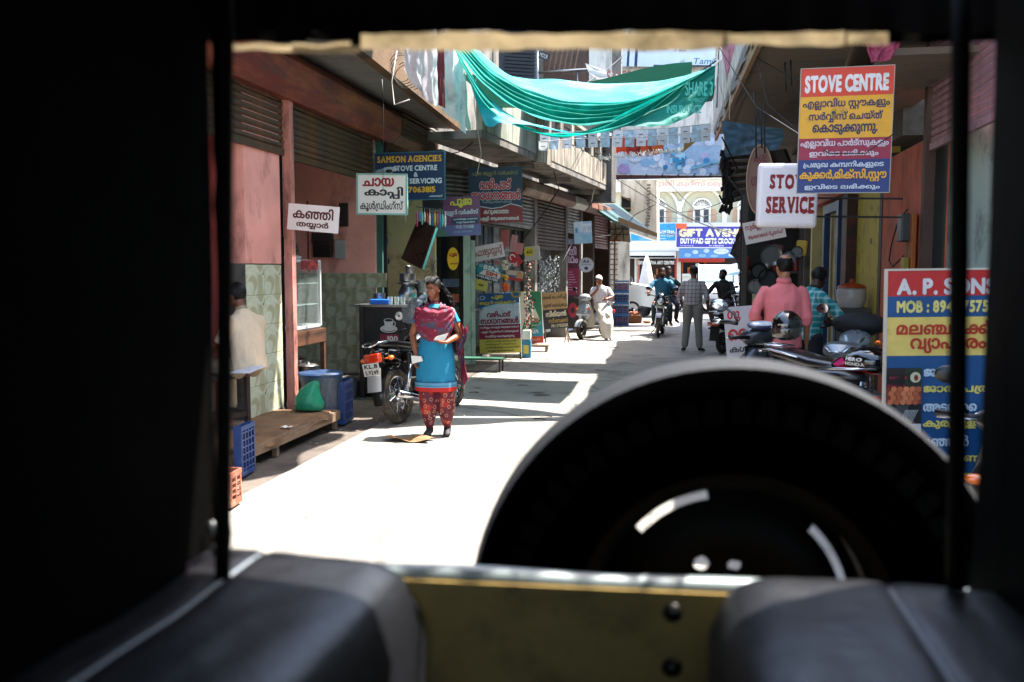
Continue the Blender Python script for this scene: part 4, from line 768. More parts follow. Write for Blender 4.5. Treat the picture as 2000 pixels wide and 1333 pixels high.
# goods strings : beads and sachets
def string_goods(name,label,x,y0,y1,Y,cols,n,sp,grp):
    a=at(x,y0,Y); b=at(x,y1,Y); t=thing(name,label,'string of goods',(a.x,a.y,a.z),group=grp)
    MB().tube([(0,0,0),(0,0,b.z-a.z)],.004,4).build('string',wirem,t)
    for ci,c in enumerate(cols):
        m=MB()
        for k in range(n):
            if k%len(cols)!=ci: continue
            q=Vector((rr.uniform(-sp,sp),rr.uniform(-.03,.03),(b.z-a.z)*(k+.5)/n)); m.box(q,(rr.uniform(.015,.035),.008,rr.uniform(.02,.045)),(rr.uniform(-.5,.5),rr.uniform(-.6,.6),rr.uniform(-1,1)))
        o=m.build('sachets',M('sachet_'+c,c,.35,var=.3,vs=30),t,kind='stuff')
for k,(x,y0,y1,Y) in enumerate(((1029,505,655,16.6),(1037,500,650,16.7),(1034,560,660,16.5))):
    string_goods('sachet_string',('first string of mixed sachets hanging below the yellow oval sticker board','second string of mixed sachets below the oval sticker board','short string of sachets between the two longer ones')[k],x,y0,y1,Y,('b8322c','d8d2c4','2f7a52','2a2f5a','c9b8a4','101010'),70,.05,'strings of sachets at the shop front')
for k in range(5):
    string_goods('bead_string',('leftmost','second','middle','fourth','rightmost')[k]+' string of silvery sachets in front of the steel door leaves',1056+k*8,500+k%2*6,570,19.4,('b9bcbc','8d9496','d8dad8','5f686c'),60,.06,'silvery strings by the steel doors')
for k,(x,y) in enumerate(((985,520),(986,545),(987,565))): 
    p=at(x,y,15.5); m=MB()
    for j in range(6): m.lathe([(.02,0),(.035,.02),(.036,.05),(.02,.06)],(p.x+rr.uniform(-.04,.04),p.y,p.z+rr.uniform(-.08,.06)),n=10)
    m.build('packet_cluster',M('packets_%d'%k,('d8cbb0','e2b04a','e0703a')[k],.4,var=.4,vs=18),smooth=40,label=('pale bunch of packets beside the red diamond sign','yellow bunch of packets under the pale one','orange bunch of packets just above the white board')[k],cat='packets',kind='stuff')
# balcony over the far row
c1,z1=sof(1180,399,.75); c0,z0=sof(914,251,.75)
BZ=3.62
s_a,_=sof(1046,300,.75); s_b,_=sof(1182,400,.75)
lbox('balcony_slab',-.9,s_b,-.1,.77,BZ-.02,BZ+.1,concrete)
lbox('balcony_parapet',-.9,s_a,.68,.78,BZ+.1,BZ+.86,M('pale_green_parapet','a9aa9b',.8,var=.15,vs=2,bump=.4,dirt=('35524a',.7,2.6,(1.6,1.6,.16))))
lbox('parapet_pier',s_a+.01,s_a+.7,.62,.86,BZ-.04,BZ+1.25,conc_stain)
s=s_a+.72
lbox('balcony_parapet',s,s_b,.68,.78,BZ+.1,BZ+.62,conc_stain)
k=0
while s<s_b-.3:
    lbox('baluster',s,s+.22,.67,.79,BZ+.62,BZ+1.05,conc_stain); 
    for z in (.74,.9): lbox('rail',s+.22,min(s+.95,s_b),.72,.75,BZ+z,BZ+z+.025,darkmetal)
    s+=.95
lbox('handrail',s_a+.72,s_b,.66,.8,BZ+1.05,BZ+1.12,conc_stain)
for ss in (2.2,5.0,8.0): lbox('soffit_beam',ss,ss+.15,0,.66,BZ-.14,BZ-.02,concrete)
# end pier, white wall block and teal corrugated awning at the lane mouth
lbox('corner_pier',s_b+.02,s_b+.6,-.2,.9,BZ-.3,BZ+1.3,conc_dark)
# grilles and shutters of the upper floor
for (x0,x1,y0,y1,mt) in ((985,1040,100,152,'slate'),(1044,1060,100,160,'bar')):
    P=[at(x0,y1,19.0),at(x1,y1,19.0),at(x1,y0-40,19.0),at(x0,y0-40,19.0)]
up=thing('upper_shop_front','dark blue slatted shutter of the upper shop seen above the cloth','shutter',at(1015,130,19.2))
P=[at(984,156,19.2),at(1046,168,19.2)]
m=MB().slab(at(975,175,19.3),at(1048,175,19.3),at(1048,60,19.3),at(975,60,19.3),.05).build('backing',M('slate_shutter','3a4654',.5,var=.2),up,world=True)
for k in range(22):
    z=4.9+k*.075; a=at(984,150,19.2); b=at(1046,150,19.2); MB().box(((a.x+b.x)/2,19.17,z+.3),(b.x-a.x,.03,.05),(.4,.1,0)).build('slat',M('slate_shutter','3a4654',.5,var=.2),up,world=True)
uf=thing('upper_floor_block','stained concrete upper floor with dark openings behind the teal cloth','building',at(1110,130,21))
MB().slab(at(1040,260,22.5),at(1215,260,22.5),at(1215,-60,22.5),at(1040,-60,22.5),.3).build('wall',concrete,uf,world=True)
MB().slab(at(1062,190,22.18),at(1150,190,22.18),at(1150,90,22.18),at(1062,90,22.18),.02).build('dark_opening',M('shade_brown','6b574b',.8,var=.4,vs=2),uf,world=True)  # flat panel, the shade inside the openings is its brown colour
MB().slab(at(1152,170,22.3),at(1196,170,22.3),at(1196,40,22.3),at(1152,40,22.3),.2).build('column',conc_white,uf,world=True)
MB().tube([at(1050,142,21.8),at(1150,136,21.8)],.035,8).tube([at(1050,100,21.8),at(1050,230,21.8)],.04,8).tube([at(1128,140,21.8),at(1128,220,21.8)],.02,8).build('steel_rail',metal,uf,smooth=True,world=True)
m=MB()
for k in range(6): m.tube([at(1070+k*10,146,21.9),at(1080+k*10,95,21.9)],.02,5)
m.build('leaning_plank',woodgrey,uf,world=True)
sign('shop_plate','small dark plate with a white word beside the upper floor rail','sign',at(1052,98,21.7),at(1071,106,21.7),at(1050,112,21.7),[('t','MOOR',.1,.2,.9,.8,'c8c8c8')],back='20242c')

# ------------------------------------------------------------------ near left balcony slab with hanging tarpaulins
nb=thing('near_balcony','grey concrete balcony slab with rough brown edge over the tea shop','balcony',(-3.9,9,4))
def hx(nm,P8,mat,par): return MB().hexa([Vector(p) for p in P8]).build(nm,mat,par,world=True)
xo=lambda y:-3.25-.035*(y-6)
hx('soffit',[(-4.4,2,4.02),(xo(2),2,4.0),(xo(14),14,3.86),(-4.4,14,3.92),(-4.4,2,4.14),(xo(2),2,4.14),(xo(14),14,4.02),(-4.4,14,4.05)],M('soffit_grey','7f7b77',.9,var=.18,vs=2,bump=.35,bs=20,dirt=('5a5653',.35,1.5,(1,4,1))),nb)
hx('edge_beam',[(xo(2)-.02,2,3.985),(xo(2)+.1,2,3.985),(xo(14)+.1,14,3.83),(xo(14)-.02,14,3.83),(xo(2)-.02,2,4.32),(xo(2)+.1,2,4.32),(xo(14)+.1,14,4.3),(xo(14)-.02,14,4.3)],M('edge_brown','73593c',.9,var=.3,vs=4,bump=.7,bs=25,dirt=('3b2c1f',.5,3)),nb)
MB().bb(-5.5,-4.3,2,14,3.9,7.5).build('upper_wall',concrete,nb,world=True)
def cloth(name,label,cat,corner,mat,nu=40,nv=24,amp=.05,freq=7,seed=0,par=None,thick=True,fn=None):
    A,B,C,D=[Vector(c) for c in corner] # top-left, top-right, bottom-right, bottom-left
    n=(B-A).cross(D-A).normalized()
    def f(u,v):
        p=A.lerp(B,u).lerp(D.lerp(C,u),v)
        w_=math.sin(u*freq*PI+2*mnoise.noise((u*3+seed,v*1.5,seed)))*amp*(.3+.7*v)+.03*mnoise.noise((u*8,v*6,seed))
        p=p+n*w_
        if fn: p=fn(u,v,p)
        return p
    o=MB().grid(f,nu,nv).build(name,mat,par,smooth=True,world=par is not None,label=label,cat=cat)
    return o
tw=M('tarp_white','cfccd2',.45,var=.1,vs=4,trans=.25,bump=.3,bs=12,dirt=('9a94a0',.3,3))
tg=M('tarp_grey','a9aca6',.5,var=.15,vs=3,trans=.2,dirt=('3f6b5c',.4,3))
tm=M('tarp_maroon','7a3040',.5,var=.2,trans=.15)
cloth('white_tarpaulin','white tarpaulin hanging over the balcony edge at the upper left, largest fold',"tarpaulin",[at(782,30,9.25),at(852,30,9.6),at(856,205,9.8),at(793,135,9.4)],tw,amp=.04,freq=4,seed=1,fn=lambda u,v,p:p+Vector((0,0,-.1*v*math.sin(u*PI)-.03*v*math.sin(u*9))))
cloth('white_tarpaulin','narrow white tarpaulin strip ending in a long point beside the teal sheet',"tarpaulin",[at(862,30,9.9),at(900,30,10.2),at(912,262,10.5),at(866,212,10.0)],tw,amp=.035,freq=3,seed=6,nu=24)
cloth('maroon_cloth','narrow maroon cloth fold hanging between the white tarpaulins',"cloth",[at(847,30,9.9),at(866,30,9.95),at(870,212,9.95),at(856,205,9.9)],tm,amp=.01,freq=3,seed=2,nu=10)
cloth('grey_tarpaulin','grey green tarpaulin hanging beside the teal sheet, with a long pointed tip',"tarpaulin",[at(880,70,10.8),at(905,90,11.4),at(914,262,11.3),at(893,215,11.2)],tg,amp=.04,freq=4,seed=3,nu=20)
# unseen awning placed to throw the wavy shade along the tea shop (its edge stays above the picture)
def upawn(u,v):
    y=1.6+7.9*u; xe=-1.62+.16*math.sin(y*1.6+.5)+.12*math.sin(y*4.1+1)-.05*(y-6); x=-4.3+(xe+4.3)*v; return Vector((x,y,4.9-.35*v+.06*math.sin(y*3)*v+.05*mnoise.noise((x*2,y*2,0))))
MB().grid(upawn,60,14).build('unseen_awning',M('awning_canvas','7d8078',.8,var=.15,vs=3),smooth=True,label='unseen canvas awning above the near left balcony, added for its wavy shade',cat='awning')
# ------------------------------------------------------------------ teal sheet strung across the lane
tealm=M('teal_cloth','0c9488',.7,var=.15,vs=4,trans=.45,bump=.4,bs=40,spec=.2,dirt=('2fb5aa',.4,3))
def teal_sheet_mat():
    m=M('teal_cloth_print','35b5a8',.6,var=.1,vs=1.6,trans=.55,bump=.25,bs=40,dirt=('a9e0ea',.5,.8)); return m
tmh=teal_sheet_mat()
def curve_pts(L):
    P=[Vector(at(*p)) for p in L]; n=len(P)-1
    def f(t):
        t=min(max(t,0),1)*n; i=min(int(t),n-1); u=t-i; p0=P[max(i-1,0)];p1=P[i];p2=P[i+1];p3=P[min(i+2,n)]
        return .5*((2*p1)+(p2-p0)*u+(2*p0-5*p1+4*p2-p3)*u*u+(3*p1-p0-3*p2+p3)*u**3)
    return f
def drape(name,label,cat,top,bot,mat,nu=80,nv=26,amp=.05,nf=5,seed=0,pin=1,par=None):
    f=curve_pts(top); g_=curve_pts(bot)
    def q(u,v):
        a=f(u);b=g_(u); p=a.lerp(b,v); n=Vector((0,-1,.25)).normalized()
        w_=amp*math.sin(v*nf*2*PI+3*mnoise.noise((u*1.2,0,seed))+u*2)*(math.sin(PI*min(max(v,.02),.98))**.5)*(1 if not pin else .25+.75*math.sin(PI*u)**.5)
        return p+n*w_+Vector((0,0,.02*mnoise.noise((u*10,v*5,seed))))
    return MB().grid(q,nu,nv).build(name,mat,par,smooth=True,world=par is not None,label=label,cat=cat)
ts=thing('teal_sheet','large teal shade cloth strung across the lane in sagging folds','shade cloth',at(1150,200,10.5))
def part_drape(nm,*a,**k):
    f=drape(nm,None,None,*a,par=ts,**k); return f
# thick gathered rope of cloth (front), the hanging left panel, and the flat back panel
part_drape('cloth_fold',[(884,88,9.4),(960,196,9.7),(1060,262,10),(1140,258,10.1),(1250,205,10.3),(1350,158,10.6),(1397,130,10.8)],[(898,120,9.3),(955,212,9.5),(1040,256,9.7),(1150,262,9.9),(1235,240,10.2),(1345,160,10.5),(1397,131,10.8)],tealm,amp=.04,nf=2)
part_drape('cloth_fold',[(905,80,10.0),(968,140,10.2),(1040,180,10.3),(1130,200,10.4),(1240,196,10.5),(1340,158,10.7),(1397,128,10.8)],[(890,96,9.5),(945,165,9.6),(1030,222,9.8),(1130,246,10),(1240,225,10.3),(1345,164,10.6),(1397,132,10.8)],tealm,amp=.045,nf=5,nv=50)
part_drape('back_panel',[(930,96,11.6),(1000,148,11.6),(1080,156,11.5),(1200,164,11.4),(1290,158,11.2),(1350,145,11),(1398,128,10.9)],[(905,84,10.1),(970,145,10.3),(1050,188,10.4),(1140,203,10.5),(1240,198,10.6),(1340,160,10.75),(1397,130,10.8)],tmh,amp=.02,nf=1.5)
part_drape('hanging_panel',[(893,98,9.6),(915,145,9.6),(952,190,9.7),(1010,234,9.75),(1100,257,9.85)],[(925,165,9.45),(948,243,9.5),(985,241,9.5),(1045,245,9.7),(1112,260,9.85)],M('teal_light','3db8c4',.6,var=.08,vs=2,trans=.5,bump=.2,bs=40,dirt=('79d6ea',.3,1)),amp=.012,nf=1.2)
lo=part_drape('right_panel',[(1190,243,10.25),(1240,228,10.3),(1300,190,10.5),(1350,160,10.6),(1397,131,10.75)],[(1190,252,10.2),(1240,246,10.2),(1300,246,10.3),(1365,215,10.5),(1396,170,10.7)],M('teal_mid','14978a',.6,var=.12,vs=3,trans=.45,bump=.2,bs=40),amp=.012,nf=2,pin=0)
def printed(text,x0,y0,x1,y1,Y,mat,name='lettering',par=None,bold=20,**kw):
    """flat print on a vertical surface facing the street, between sight-line corners"""
    A=at(x0,y1,Y); B=at(x1,y1,Y); C=at(x0,y0,Y); m=MB(); ux=(B-A); W=ux.length; ux.normalize(); Hh=(C-A).length; text_mesh(m,text,0,0,W,Hh,0,bold=bold,**kw)
    m.V=[tuple(A+ux*x+Vector((0,-.01-z,y))) for x,y,z in m.V]; return m.build(name,mat,par,world=par is not None)
pm=M('print_pale_green','4fb8a8',.6)
printed('INSURANCE',1302,206,1370,222,10.22,pm,par=ts); printed('AMIRC',1344,192,1372,200,10.3,pm,par=ts,bold=5); printed('SHARE 3',1338,160,1392,188,10.45,pm,par=ts,bold=25)
wire('guy_rope',[at(1397,130,10.8),at(1404,118,11.0)],.008,wirew,'short white rope tying the teal sheet to the right balcony',cat='rope')
wire('guy_rope',[at(888,88,9.5),at(878,60,9.8)],.008,wirew,'rope tying the teal sheet up to the left balcony',cat='rope')
# ------------------------------------------------------------------ torn white banner and billboards behind
bn=cloth('torn_banner','torn white printed banner sagging behind the teal sheet','banner',[at(1143,124,15),at(1352,142,15.4),at(1350,172,15.3),at(1160,168,15)],M('banner_white','c9c5c4',.6,var=.08,trans=.35,dirt=('b98a80',.25,3)),amp=.04,freq=3,seed=8,fn=lambda u,v,p:p-Vector((0,0,.16*math.sin(PI*u)*(1-v))))
for k,(t_,x0,x1) in enumerate((('SALES',1185,1232),('FR NS',1240,1300))): printed(t_,x0,138+4*k,x1,162,14.75,M('print_faded_red','b5776c',.6),name='lettering',par=bn,bold=40)
sb='c9d3d6'
sign('taste_billboard','pale blue billboard with curved script high above the lane','billboard',at(1205,60,27),at(1396,60,27),at(1205,130,27),
  [('r',.18,0,.21,1,'2b2f6a'),('r',.1,0,.125,1,'2b2f6a'),('r',.38,.0,.97,.05,'2b2f3f'),('t','of',.64,.1,.68,.2,'49809a',{'sk':.2}),('t','Tamil',.77,.08,.99,.24,'49809a',{'sk':.2,'bold':8})]+[('t','he',.2,.42,.27,.64,'49809a',{'bold':6,'sk':.15}),('t','Real',.31,.47,.49,.72,'49809a',{'bold':6,'sk':.15}),('t','Tas',.54,.42,.68,.66,'49809a',{'bold':6,'sk':.15})],back=sb)
def teeth_layers():
    L=[('r',0,0,1,1,'b4c0d2'),('r',.0,.0,.44,.75,'b9c6d8'),('r',.44,0,1,.72,'9fb9cf')]; q=random.Random(4)
    for i in range(34):
        x=q.uniform(.04,.98); y=q.uniform(.06,.85); L.append(('c',x,y,q.uniform(.02,.06),q.uniform(.04,.12),q.choice(('c6d2e0','a9bfd6','d3dce6','b9b4d0','8fb4cf'))))
    for i in range(16):
        x=q.uniform(.46,.66); y=q.uniform(.16,.62); L.append(('c',x,y,q.uniform(.015,.035),q.uniform(.03,.08),q.choice(('3a96bd','5fb2d2','2d7fa6','9fd0e0'))))
    L+=[('p',[(.28,.62),(.31,.62),(.29,.4)],'5d6f8a'),('c',.06,.12,.06,.12,'a99bc6'),('p',[(.7,.1),(.98,.3),(.98,.35),(.72,.2)],'7fb6cc'),('c',.86,.34,.03,.07,'3f97c0'),('r',.44,.05,.445,.72,'cfd9e2')]
    return L
sign('dental_billboard','wide blue and white billboard with pale shapes bridging the lane','billboard',at(1206,262,25),at(1408,262,25),at(1206,340,25),teeth_layers(),frame='c9ccd0',fw=.03)
bmx=thing('billboard_beam','maroon steel girder carrying the blue billboard across the lane','beam',at(1300,347,25.1))
a=at(1178,345,25.1); b=at(1412,345,25.1)
MB().bb(a.x,b.x,25.05,25.25,a.z-.08,a.z+.0).bb(a.x,b.x,25.05,25.1,a.z,a.z+.05).build('girder',M('maroon_steel','5a2f30',.6,var=.2),bmx,world=True)
for k in range(7): 
    x=a.x+(b.x-a.x)*(k+.7)/7.5; MB().box((x,25.0,a.z-.03),(.02,.1,.14),(0,.6,0)).build('gusset',M('maroon_dark','3a1c1e',.6),bmx,world=True)
# right and left props so the girder rests on the buildings
MB().tube([Vector((a.x+.02,25.15,a.z)),Vector((a.x+.02,25.15,a.z+1.7))],.05,8).tube([Vector((b.x-.1,25.15,a.z)),Vector((b.x-.1,25.15,a.z+2.4))],.05,8).build('post',metal,bmx,world=True)
for k,(y0,y1,z_) in enumerate(((11.9,14.15,4.25),(15.15,16.7,4.6))):  # added nets, hidden behind the cloth, that block sun from the lane
    MB().grid(lambda u,v:Vector((-3.0+(3.1 if k==0 else 3.5)*u,y0+(y1-y0)*v+.1*math.sin(u*5+k),z_-.12*math.sin(PI*u)+.04*math.sin(u*9+v*5))),30,14).build('added_shade_net',M('net_green','2f6f60',.8,trans=.12),smooth=True,label=('hidden green net added to shade the lane, just behind the teal sheet','hidden green net added to shade the lane, beyond the torn banner')[k],cat='shade net')
MB().slab(at(1196,347,27.6),at(1425,347,27.6),at(1425,-40,27.6),at(1196,-40,27.6),.4).build('upper_storey',conc_white,label='pale rendered upper storey bridging behind the two billboards',cat='building')
# ------------------------------------------------------------------ paper bunting
def bunting(name,label,pts,n,Y,hh,mats,grp):
    f=curve_pts([(x,y,Y) for x,y in pts]); P=[f(i/30) for i in range(31)]
    wire(name.replace('flag','string'),P,.006,wirew,'thin string of the '+label,cat='string')
    for i in range(n):
        u=(i+.5)/n; p=f(u); w_=.077; a_=rr.uniform(-.12,.12); ty=rr.uniform(-.25,.25)
        X=Vector((math.cos(a_),.15*a_,math.sin(a_))); Z=Vector((math.sin(a_)*.6,ty,-1))
        m=MB().grid(lambda s,t:p+X*((s-.5)*2*w_)+Z*(t*hh)+Vector((0,-.02*math.sin(s*PI)*t,0)),4,4)
        k=i%2
        o=m.build('paper_flag',mats[k],smooth=True,label=('white' if k==0 else 'pale blue')+' paper flag of the '+label+(', left end' if i<3 else ', right end' if i>11 else ', middle part'),cat='flag',group=grp)
        if k==0:
            q=MB(); c=p+Z*(hh*.55)+Vector((0,-.03,0)); q.add([c+X*-.035+Vector((0,0,.004)),c+X*.035+Vector((0,0,.004)),c+X*.035-Vector((0,0,.008)),c+X*-.035-Vector((0,0,.008))],[(0,1,2,3)]); q.build('word_print',M('ink_333','3a3f48',.6),o,world=False)
fw=M('flag_paper','dcdedf',.7,var=.06,trans=.3); fb=M('flag_print','b9cdd6',.7,var=.35,vs=14,trans=.25)
bunting('flag','upper bunting row under the teal sheet',[(1056,262),(1140,256),(1230,254),(1310,250),(1386,242)],15,15.2,.15,(fw,fb),'upper bunting row')
bunting('flag','lower bunting row under the teal sheet',[(1054,277),(1140,271),(1230,269),(1310,264),(1384,257)],15,15.0,.15,(fw,fb),'lower bunting row')
f=curve_pts([(x,y,17) for x,y in ((1210,272),(1250,270),(1290,268))]); 
for i,c in enumerate(('b5482e','8f2a2a','a8502f','b06030')):
    p=f((i+.5)/4); MB().grid(lambda s,t:p+Vector(((s-.5)*.26,-.02*math.sin(s*3),-.28*t+.05*math.sin(s*4+i))),4,4).build('red_flag',M('flag_'+c,c,.6,var=.2,trans=.2),smooth=True,label='faded red and white party pennant between the bunting and the blue billboard',cat='flag',group='red pennants below the bunting')
p=at(1337,270,16); MB().prism([(0,0),(.3,.02),(-.02,-.24)],(p.x,p.y,p.z),(1,0,0),(0,0,1),.004).build('gold_pennant',M('gold','b58a35',.4,var=.2),label='single golden triangular pennant at the right of the bunting',cat='flag')
cg=MB(); f=curve_pts([(x,y,16.5) for x,y in ((1170,305),(1230,300),(1290,292),(1335,288))])
for i in range(160):
    p=f(i/160); cg.box(p+Vector((0,rr.uniform(-.02,.02),-rr.uniform(0,.07))),(.012,.008,rr.uniform(.02,.09)),(rr.uniform(-.5,.5),rr.uniform(-.6,.6),0))
cg.build('tinsel_garland',M('tinsel','d9d9d6',.3,metal=.2,trans=.2),label='white tinsel garland crossing in front of the blue billboard',cat='garland')
# ------------------------------------------------------------------ left boards and signs
sign('meal_sign','small white tin sign with two lines of maroon writing nailed to the pink post','sign',at(562,397,8.72),at(661,405,8.66),at(560.5,448,8.72),
 [('t','കഞ്ഞി',.1,.46,.9,.9,'5d1420',{'bold':14,'serif':0}),('t','തയ്യാർ',.18,.08,.82,.38,'5d1420',{'bold':18})],back='e0dbdb')
sign('tea_sign','white box sign with red and black hand painted words and a turquoise side','sign',at(699,342,10.4),at(792,343,10.5),at(699.5,416.5,10.4),
 [('t','ചായ',.09,.7,.76,.93,'9a1420',{'bold':22}),('t','കാപ്പി',.13,.38,.95,.7,'0e1330',{'bold':22}),('t','കൂൾഡ്രിംഗ്സ്',.04,.04,.95,.34,'0c0a10',{'bold':8})],back='e6e3de',frame='8ab5ac',fw=.02,box=.25,fcol='7fb5ab')
sign('stove_agency_sign','dark blue board with yellow and white words, partly behind the white tea sign','sign',at(733,301,11.7),at(868,297,11.7),at(734,391,11.7),
 [('r',.0,.0,1,1,'123a63'),('c',.12,.6,.14,.07,'8f9aa5'),('c',.22,.66,.12,.05,'b9c0c8'),('c',.2,.62,.05,.04,'2b2226'),('t','SAMSON AGENCIES',.03,.8,.965,.94,'d9a83c',{'bold':42,'serif':1}),('t','STOVE CENTRE',.27,.61,.9,.73,'c9ced4',{'bold':48}),('t','&',.56,.48,.62,.58,'c9ced4',{'bold':40}),('t','SERVICING',.5,.33,.965,.45,'c9ced4',{'bold':48}),('t','7063815',.48,.14,.87,.27,'d9a83c',{'bold':45}),('t','ചാലക്കുടി',.78,.03,.97,.09,'c9ced4',{'bold':12})],back='123a63',frame='2f6f80',fw=.012)
sign('jeweller_sign','mauve board with a gold heading and a faded portrait at its left edge','sign',at(826,388,12.9),at(938,383,13.0),at(828,464,12.9),
 [('r',0,0,1,1,'7a4468'),('r',0,0,1,.28,'6a6a94'),('r',0,.0,.36,1,'4a2c44'),('c',.2,.6,.13,.3,'8f6f5f'),('c',.2,.85,.17,.16,'150e12'),('c',.07,.6,.06,.34,'150e12'),('c',.16,.62,.02,.015,'1a1010'),('c',.25,.62,.02,.015,'1a1010'),('c',.205,.44,.035,.018,'6a2a30'),('p',[(0,0),(.45,0),(.3,.3),(.1,.3)],'5c7a6a'),
 ('t','പൂജ',.48,.72,.87,.95,'c9b84a',{'bold':26,'oc':'3a1a2c'}),('t','ജ്വല്ലറി വർക്ക്സ്',.38,.5,.97,.68,'c9cfd4',{'bold':10}),('r',.5,.3,.97,.47,'1f3f5c'),('t','ഗ്യാരണ്ടിയുള്ള കറുക്കാത്ത',.53,.395,.95,.455,'c9cfd4',{'bold':8,'step':60}),('t','വെള്ളി ആഭരണങ്ങൾ',.58,.315,.9,.375,'c9cfd4',{'bold':8,'step':60}),('t','MOB. 9744151811',.57,.19,.88,.27,'c9cfd4',{'bold':0}),('t','CHALAKUDY',.52,.08,.86,.125,'a9afc4',{'bold':0})],back='7a4468')
sign('offerings_sign','dark blue over red board with crimson lettering, tallest of the jeweller boards','sign',at(915.5,328,14.2),at(1020,325.5,14.3),at(917,436.5,14.2),
 [('r',0,0,1,1,'173c5a'),('p',[(0,0),(1,0),(1,.27),(.9,.3),(.78,.33),(.6,.27),(.42,.25),(.22,.29),(0,.25)],'8f2230'),('p',[(0,.25),(.22,.29),(.42,.25),(.6,.27),(.78,.33),(.9,.3),(1,.27),(1,.285),(.9,.315),(.78,.345),(.6,.285),(.42,.265),(.22,.305),(0,.265)],'c9d0d4'),
 ('t','പൂജ ജ്വല്ലറി വർക്ക്സ്',.06,.83,.93,.94,'9a8f5a',{'bold':8}),('t','വഴിപാട്',.2,.6,.8,.8,'c23a4a',{'bold':30,'oc':'d9dde0','og':24}),('t','സാധനങ്ങൾ',.04,.41,.97,.6,'c23a4a',{'bold':30,'oc':'d9dde0','og':24}),('t','സ്വർണ്ണാഭരണങ്ങൾ',.25,.345,.8,.395,'a9b4bc',{'bold':0,'step':60}),('t','കറുക്കാത്ത',.27,.14,.74,.23,'d9d4d0',{'bold':14}),('t','വെള്ളി ആഭരണങ്ങൾ',.12,.03,.93,.12,'d9d4d0',{'bold':14})],back='173c5a')
sign('photostat_sign','tilted white board with one red hand painted word','sign',at(921,484,15.4),at(984,472,15.5),at(924,513,15.4),[('t','ഫോട്ടോസ്റ്റാറ്റ്',.06,.12,.95,.86,'8f1f24',{'bold':8})],back='dcd7d5')
for k in range(2):
    dx=-12*k; sign('sim_sign',('tilted turquoise board offering SIM cards under the red word board','second turquoise SIM board mostly hidden behind the first')[k],'sign',at(933+dx,512+k*4,15.3+k*.25),at(979+dx,524+k*4,15.3+k*.25),at(928+dx,541+k*4,15.3+k*.25),
  [('r',0,0,1,1,'2b8a94'),('p',[(.3,.62),(1,.62),(1,.26),(.12,.26)],'d0d0cc'),('r',0,0,1,.26,'1c3350'),('t','BSNL',.25,.66,.95,.95,'d9dcd9',{'bold':40}),('r',.06,.74,.2,.9,'8fb0b8'),('t','SIM',.38,.3,.88,.58,'c2451f',{'bold':50}),('t','AVAILABLE HERE',.04,.05,.95,.22,'d9dcd9',{'bold':30})],back='2b8a94')
p=sign('diamond_sign','red diamond shaped phone recharge sign with white word','sign',at(999,487.5,15.5),at(1018,507,15.5),at(990,504,15.5),[('r',0,0,1,1,'b8142a')],back='b8142a')
printed('airtel',992,511,1010,521,15.38,wp,par=p[0],bold=10); 
m=MB(); c=at(1000,503,15.38); m.tube([c+Vector((.05*math.cos(t)*(1-.1*t),0,.045*math.sin(t))) for t in np.linspace(0,4.4,14)],.012,6); m.build('logo',wp,p[0],world=True)
sign('recharge_sheet','pale red and blue printed sheet under the diamond sign','poster',at(989,527,15.7),at(1020,531,15.7),at(989,546,15.7),[('r',0,0,1,1,'c9b8a8'),('r',0,0,1,.28,'b8382a'),('r',0,.28,.6,.5,'2a6a94'),('c',.78,.6,.2,.35,'c99a6a')],back='c9b8a8')
sign('oval_plate','yellow oval 4G plate on a pale square card','sign',at(1023,483,16.4),at(1052,480,16.4),at(1026,510,16.4),[('c',.3,.62,.34,.32,'d2bf2c'),('t','4G',.12,.48,.52,.72,'1a1a1a',{'bold':40})],back='bdb7aa')
for k,(x,y,w2,h2,c) in enumerate(((975,448,17,34,'c47a72'),(995,458,12,30,'d09a94'),(1006,474,14,22,'c98a86'),(965,508,10,8,'c48a84'))):
    P=at(x,y,15.9); Q=at(x+w2,y+2,15.9); Rr=at(x,y+h2,15.9); sign('pink_paper','faded pink paper notice '+('topmost, left of the others','hanging in the middle of the notices','just above the red diamond','under the red word board')[k],'paper',P,Q,Rr,[],back=c,thick=.003)
sign('yellow_pouch','small yellow printed pouch under the SIM board','pouch',at(927,545,15.2),at(952,550,15.2),at(925,565,15.2),[('r',.3,.45,.7,.6,'3a3420')],back='b9ae5a')
def legs(t,W,Hh,drop,mat=darkwood,sp=.25):
    for x in (.02,W-.03):
        MB().box((x,-drop/2,-.03),(.03,drop+.05,.03)).build('leg',mat,t)
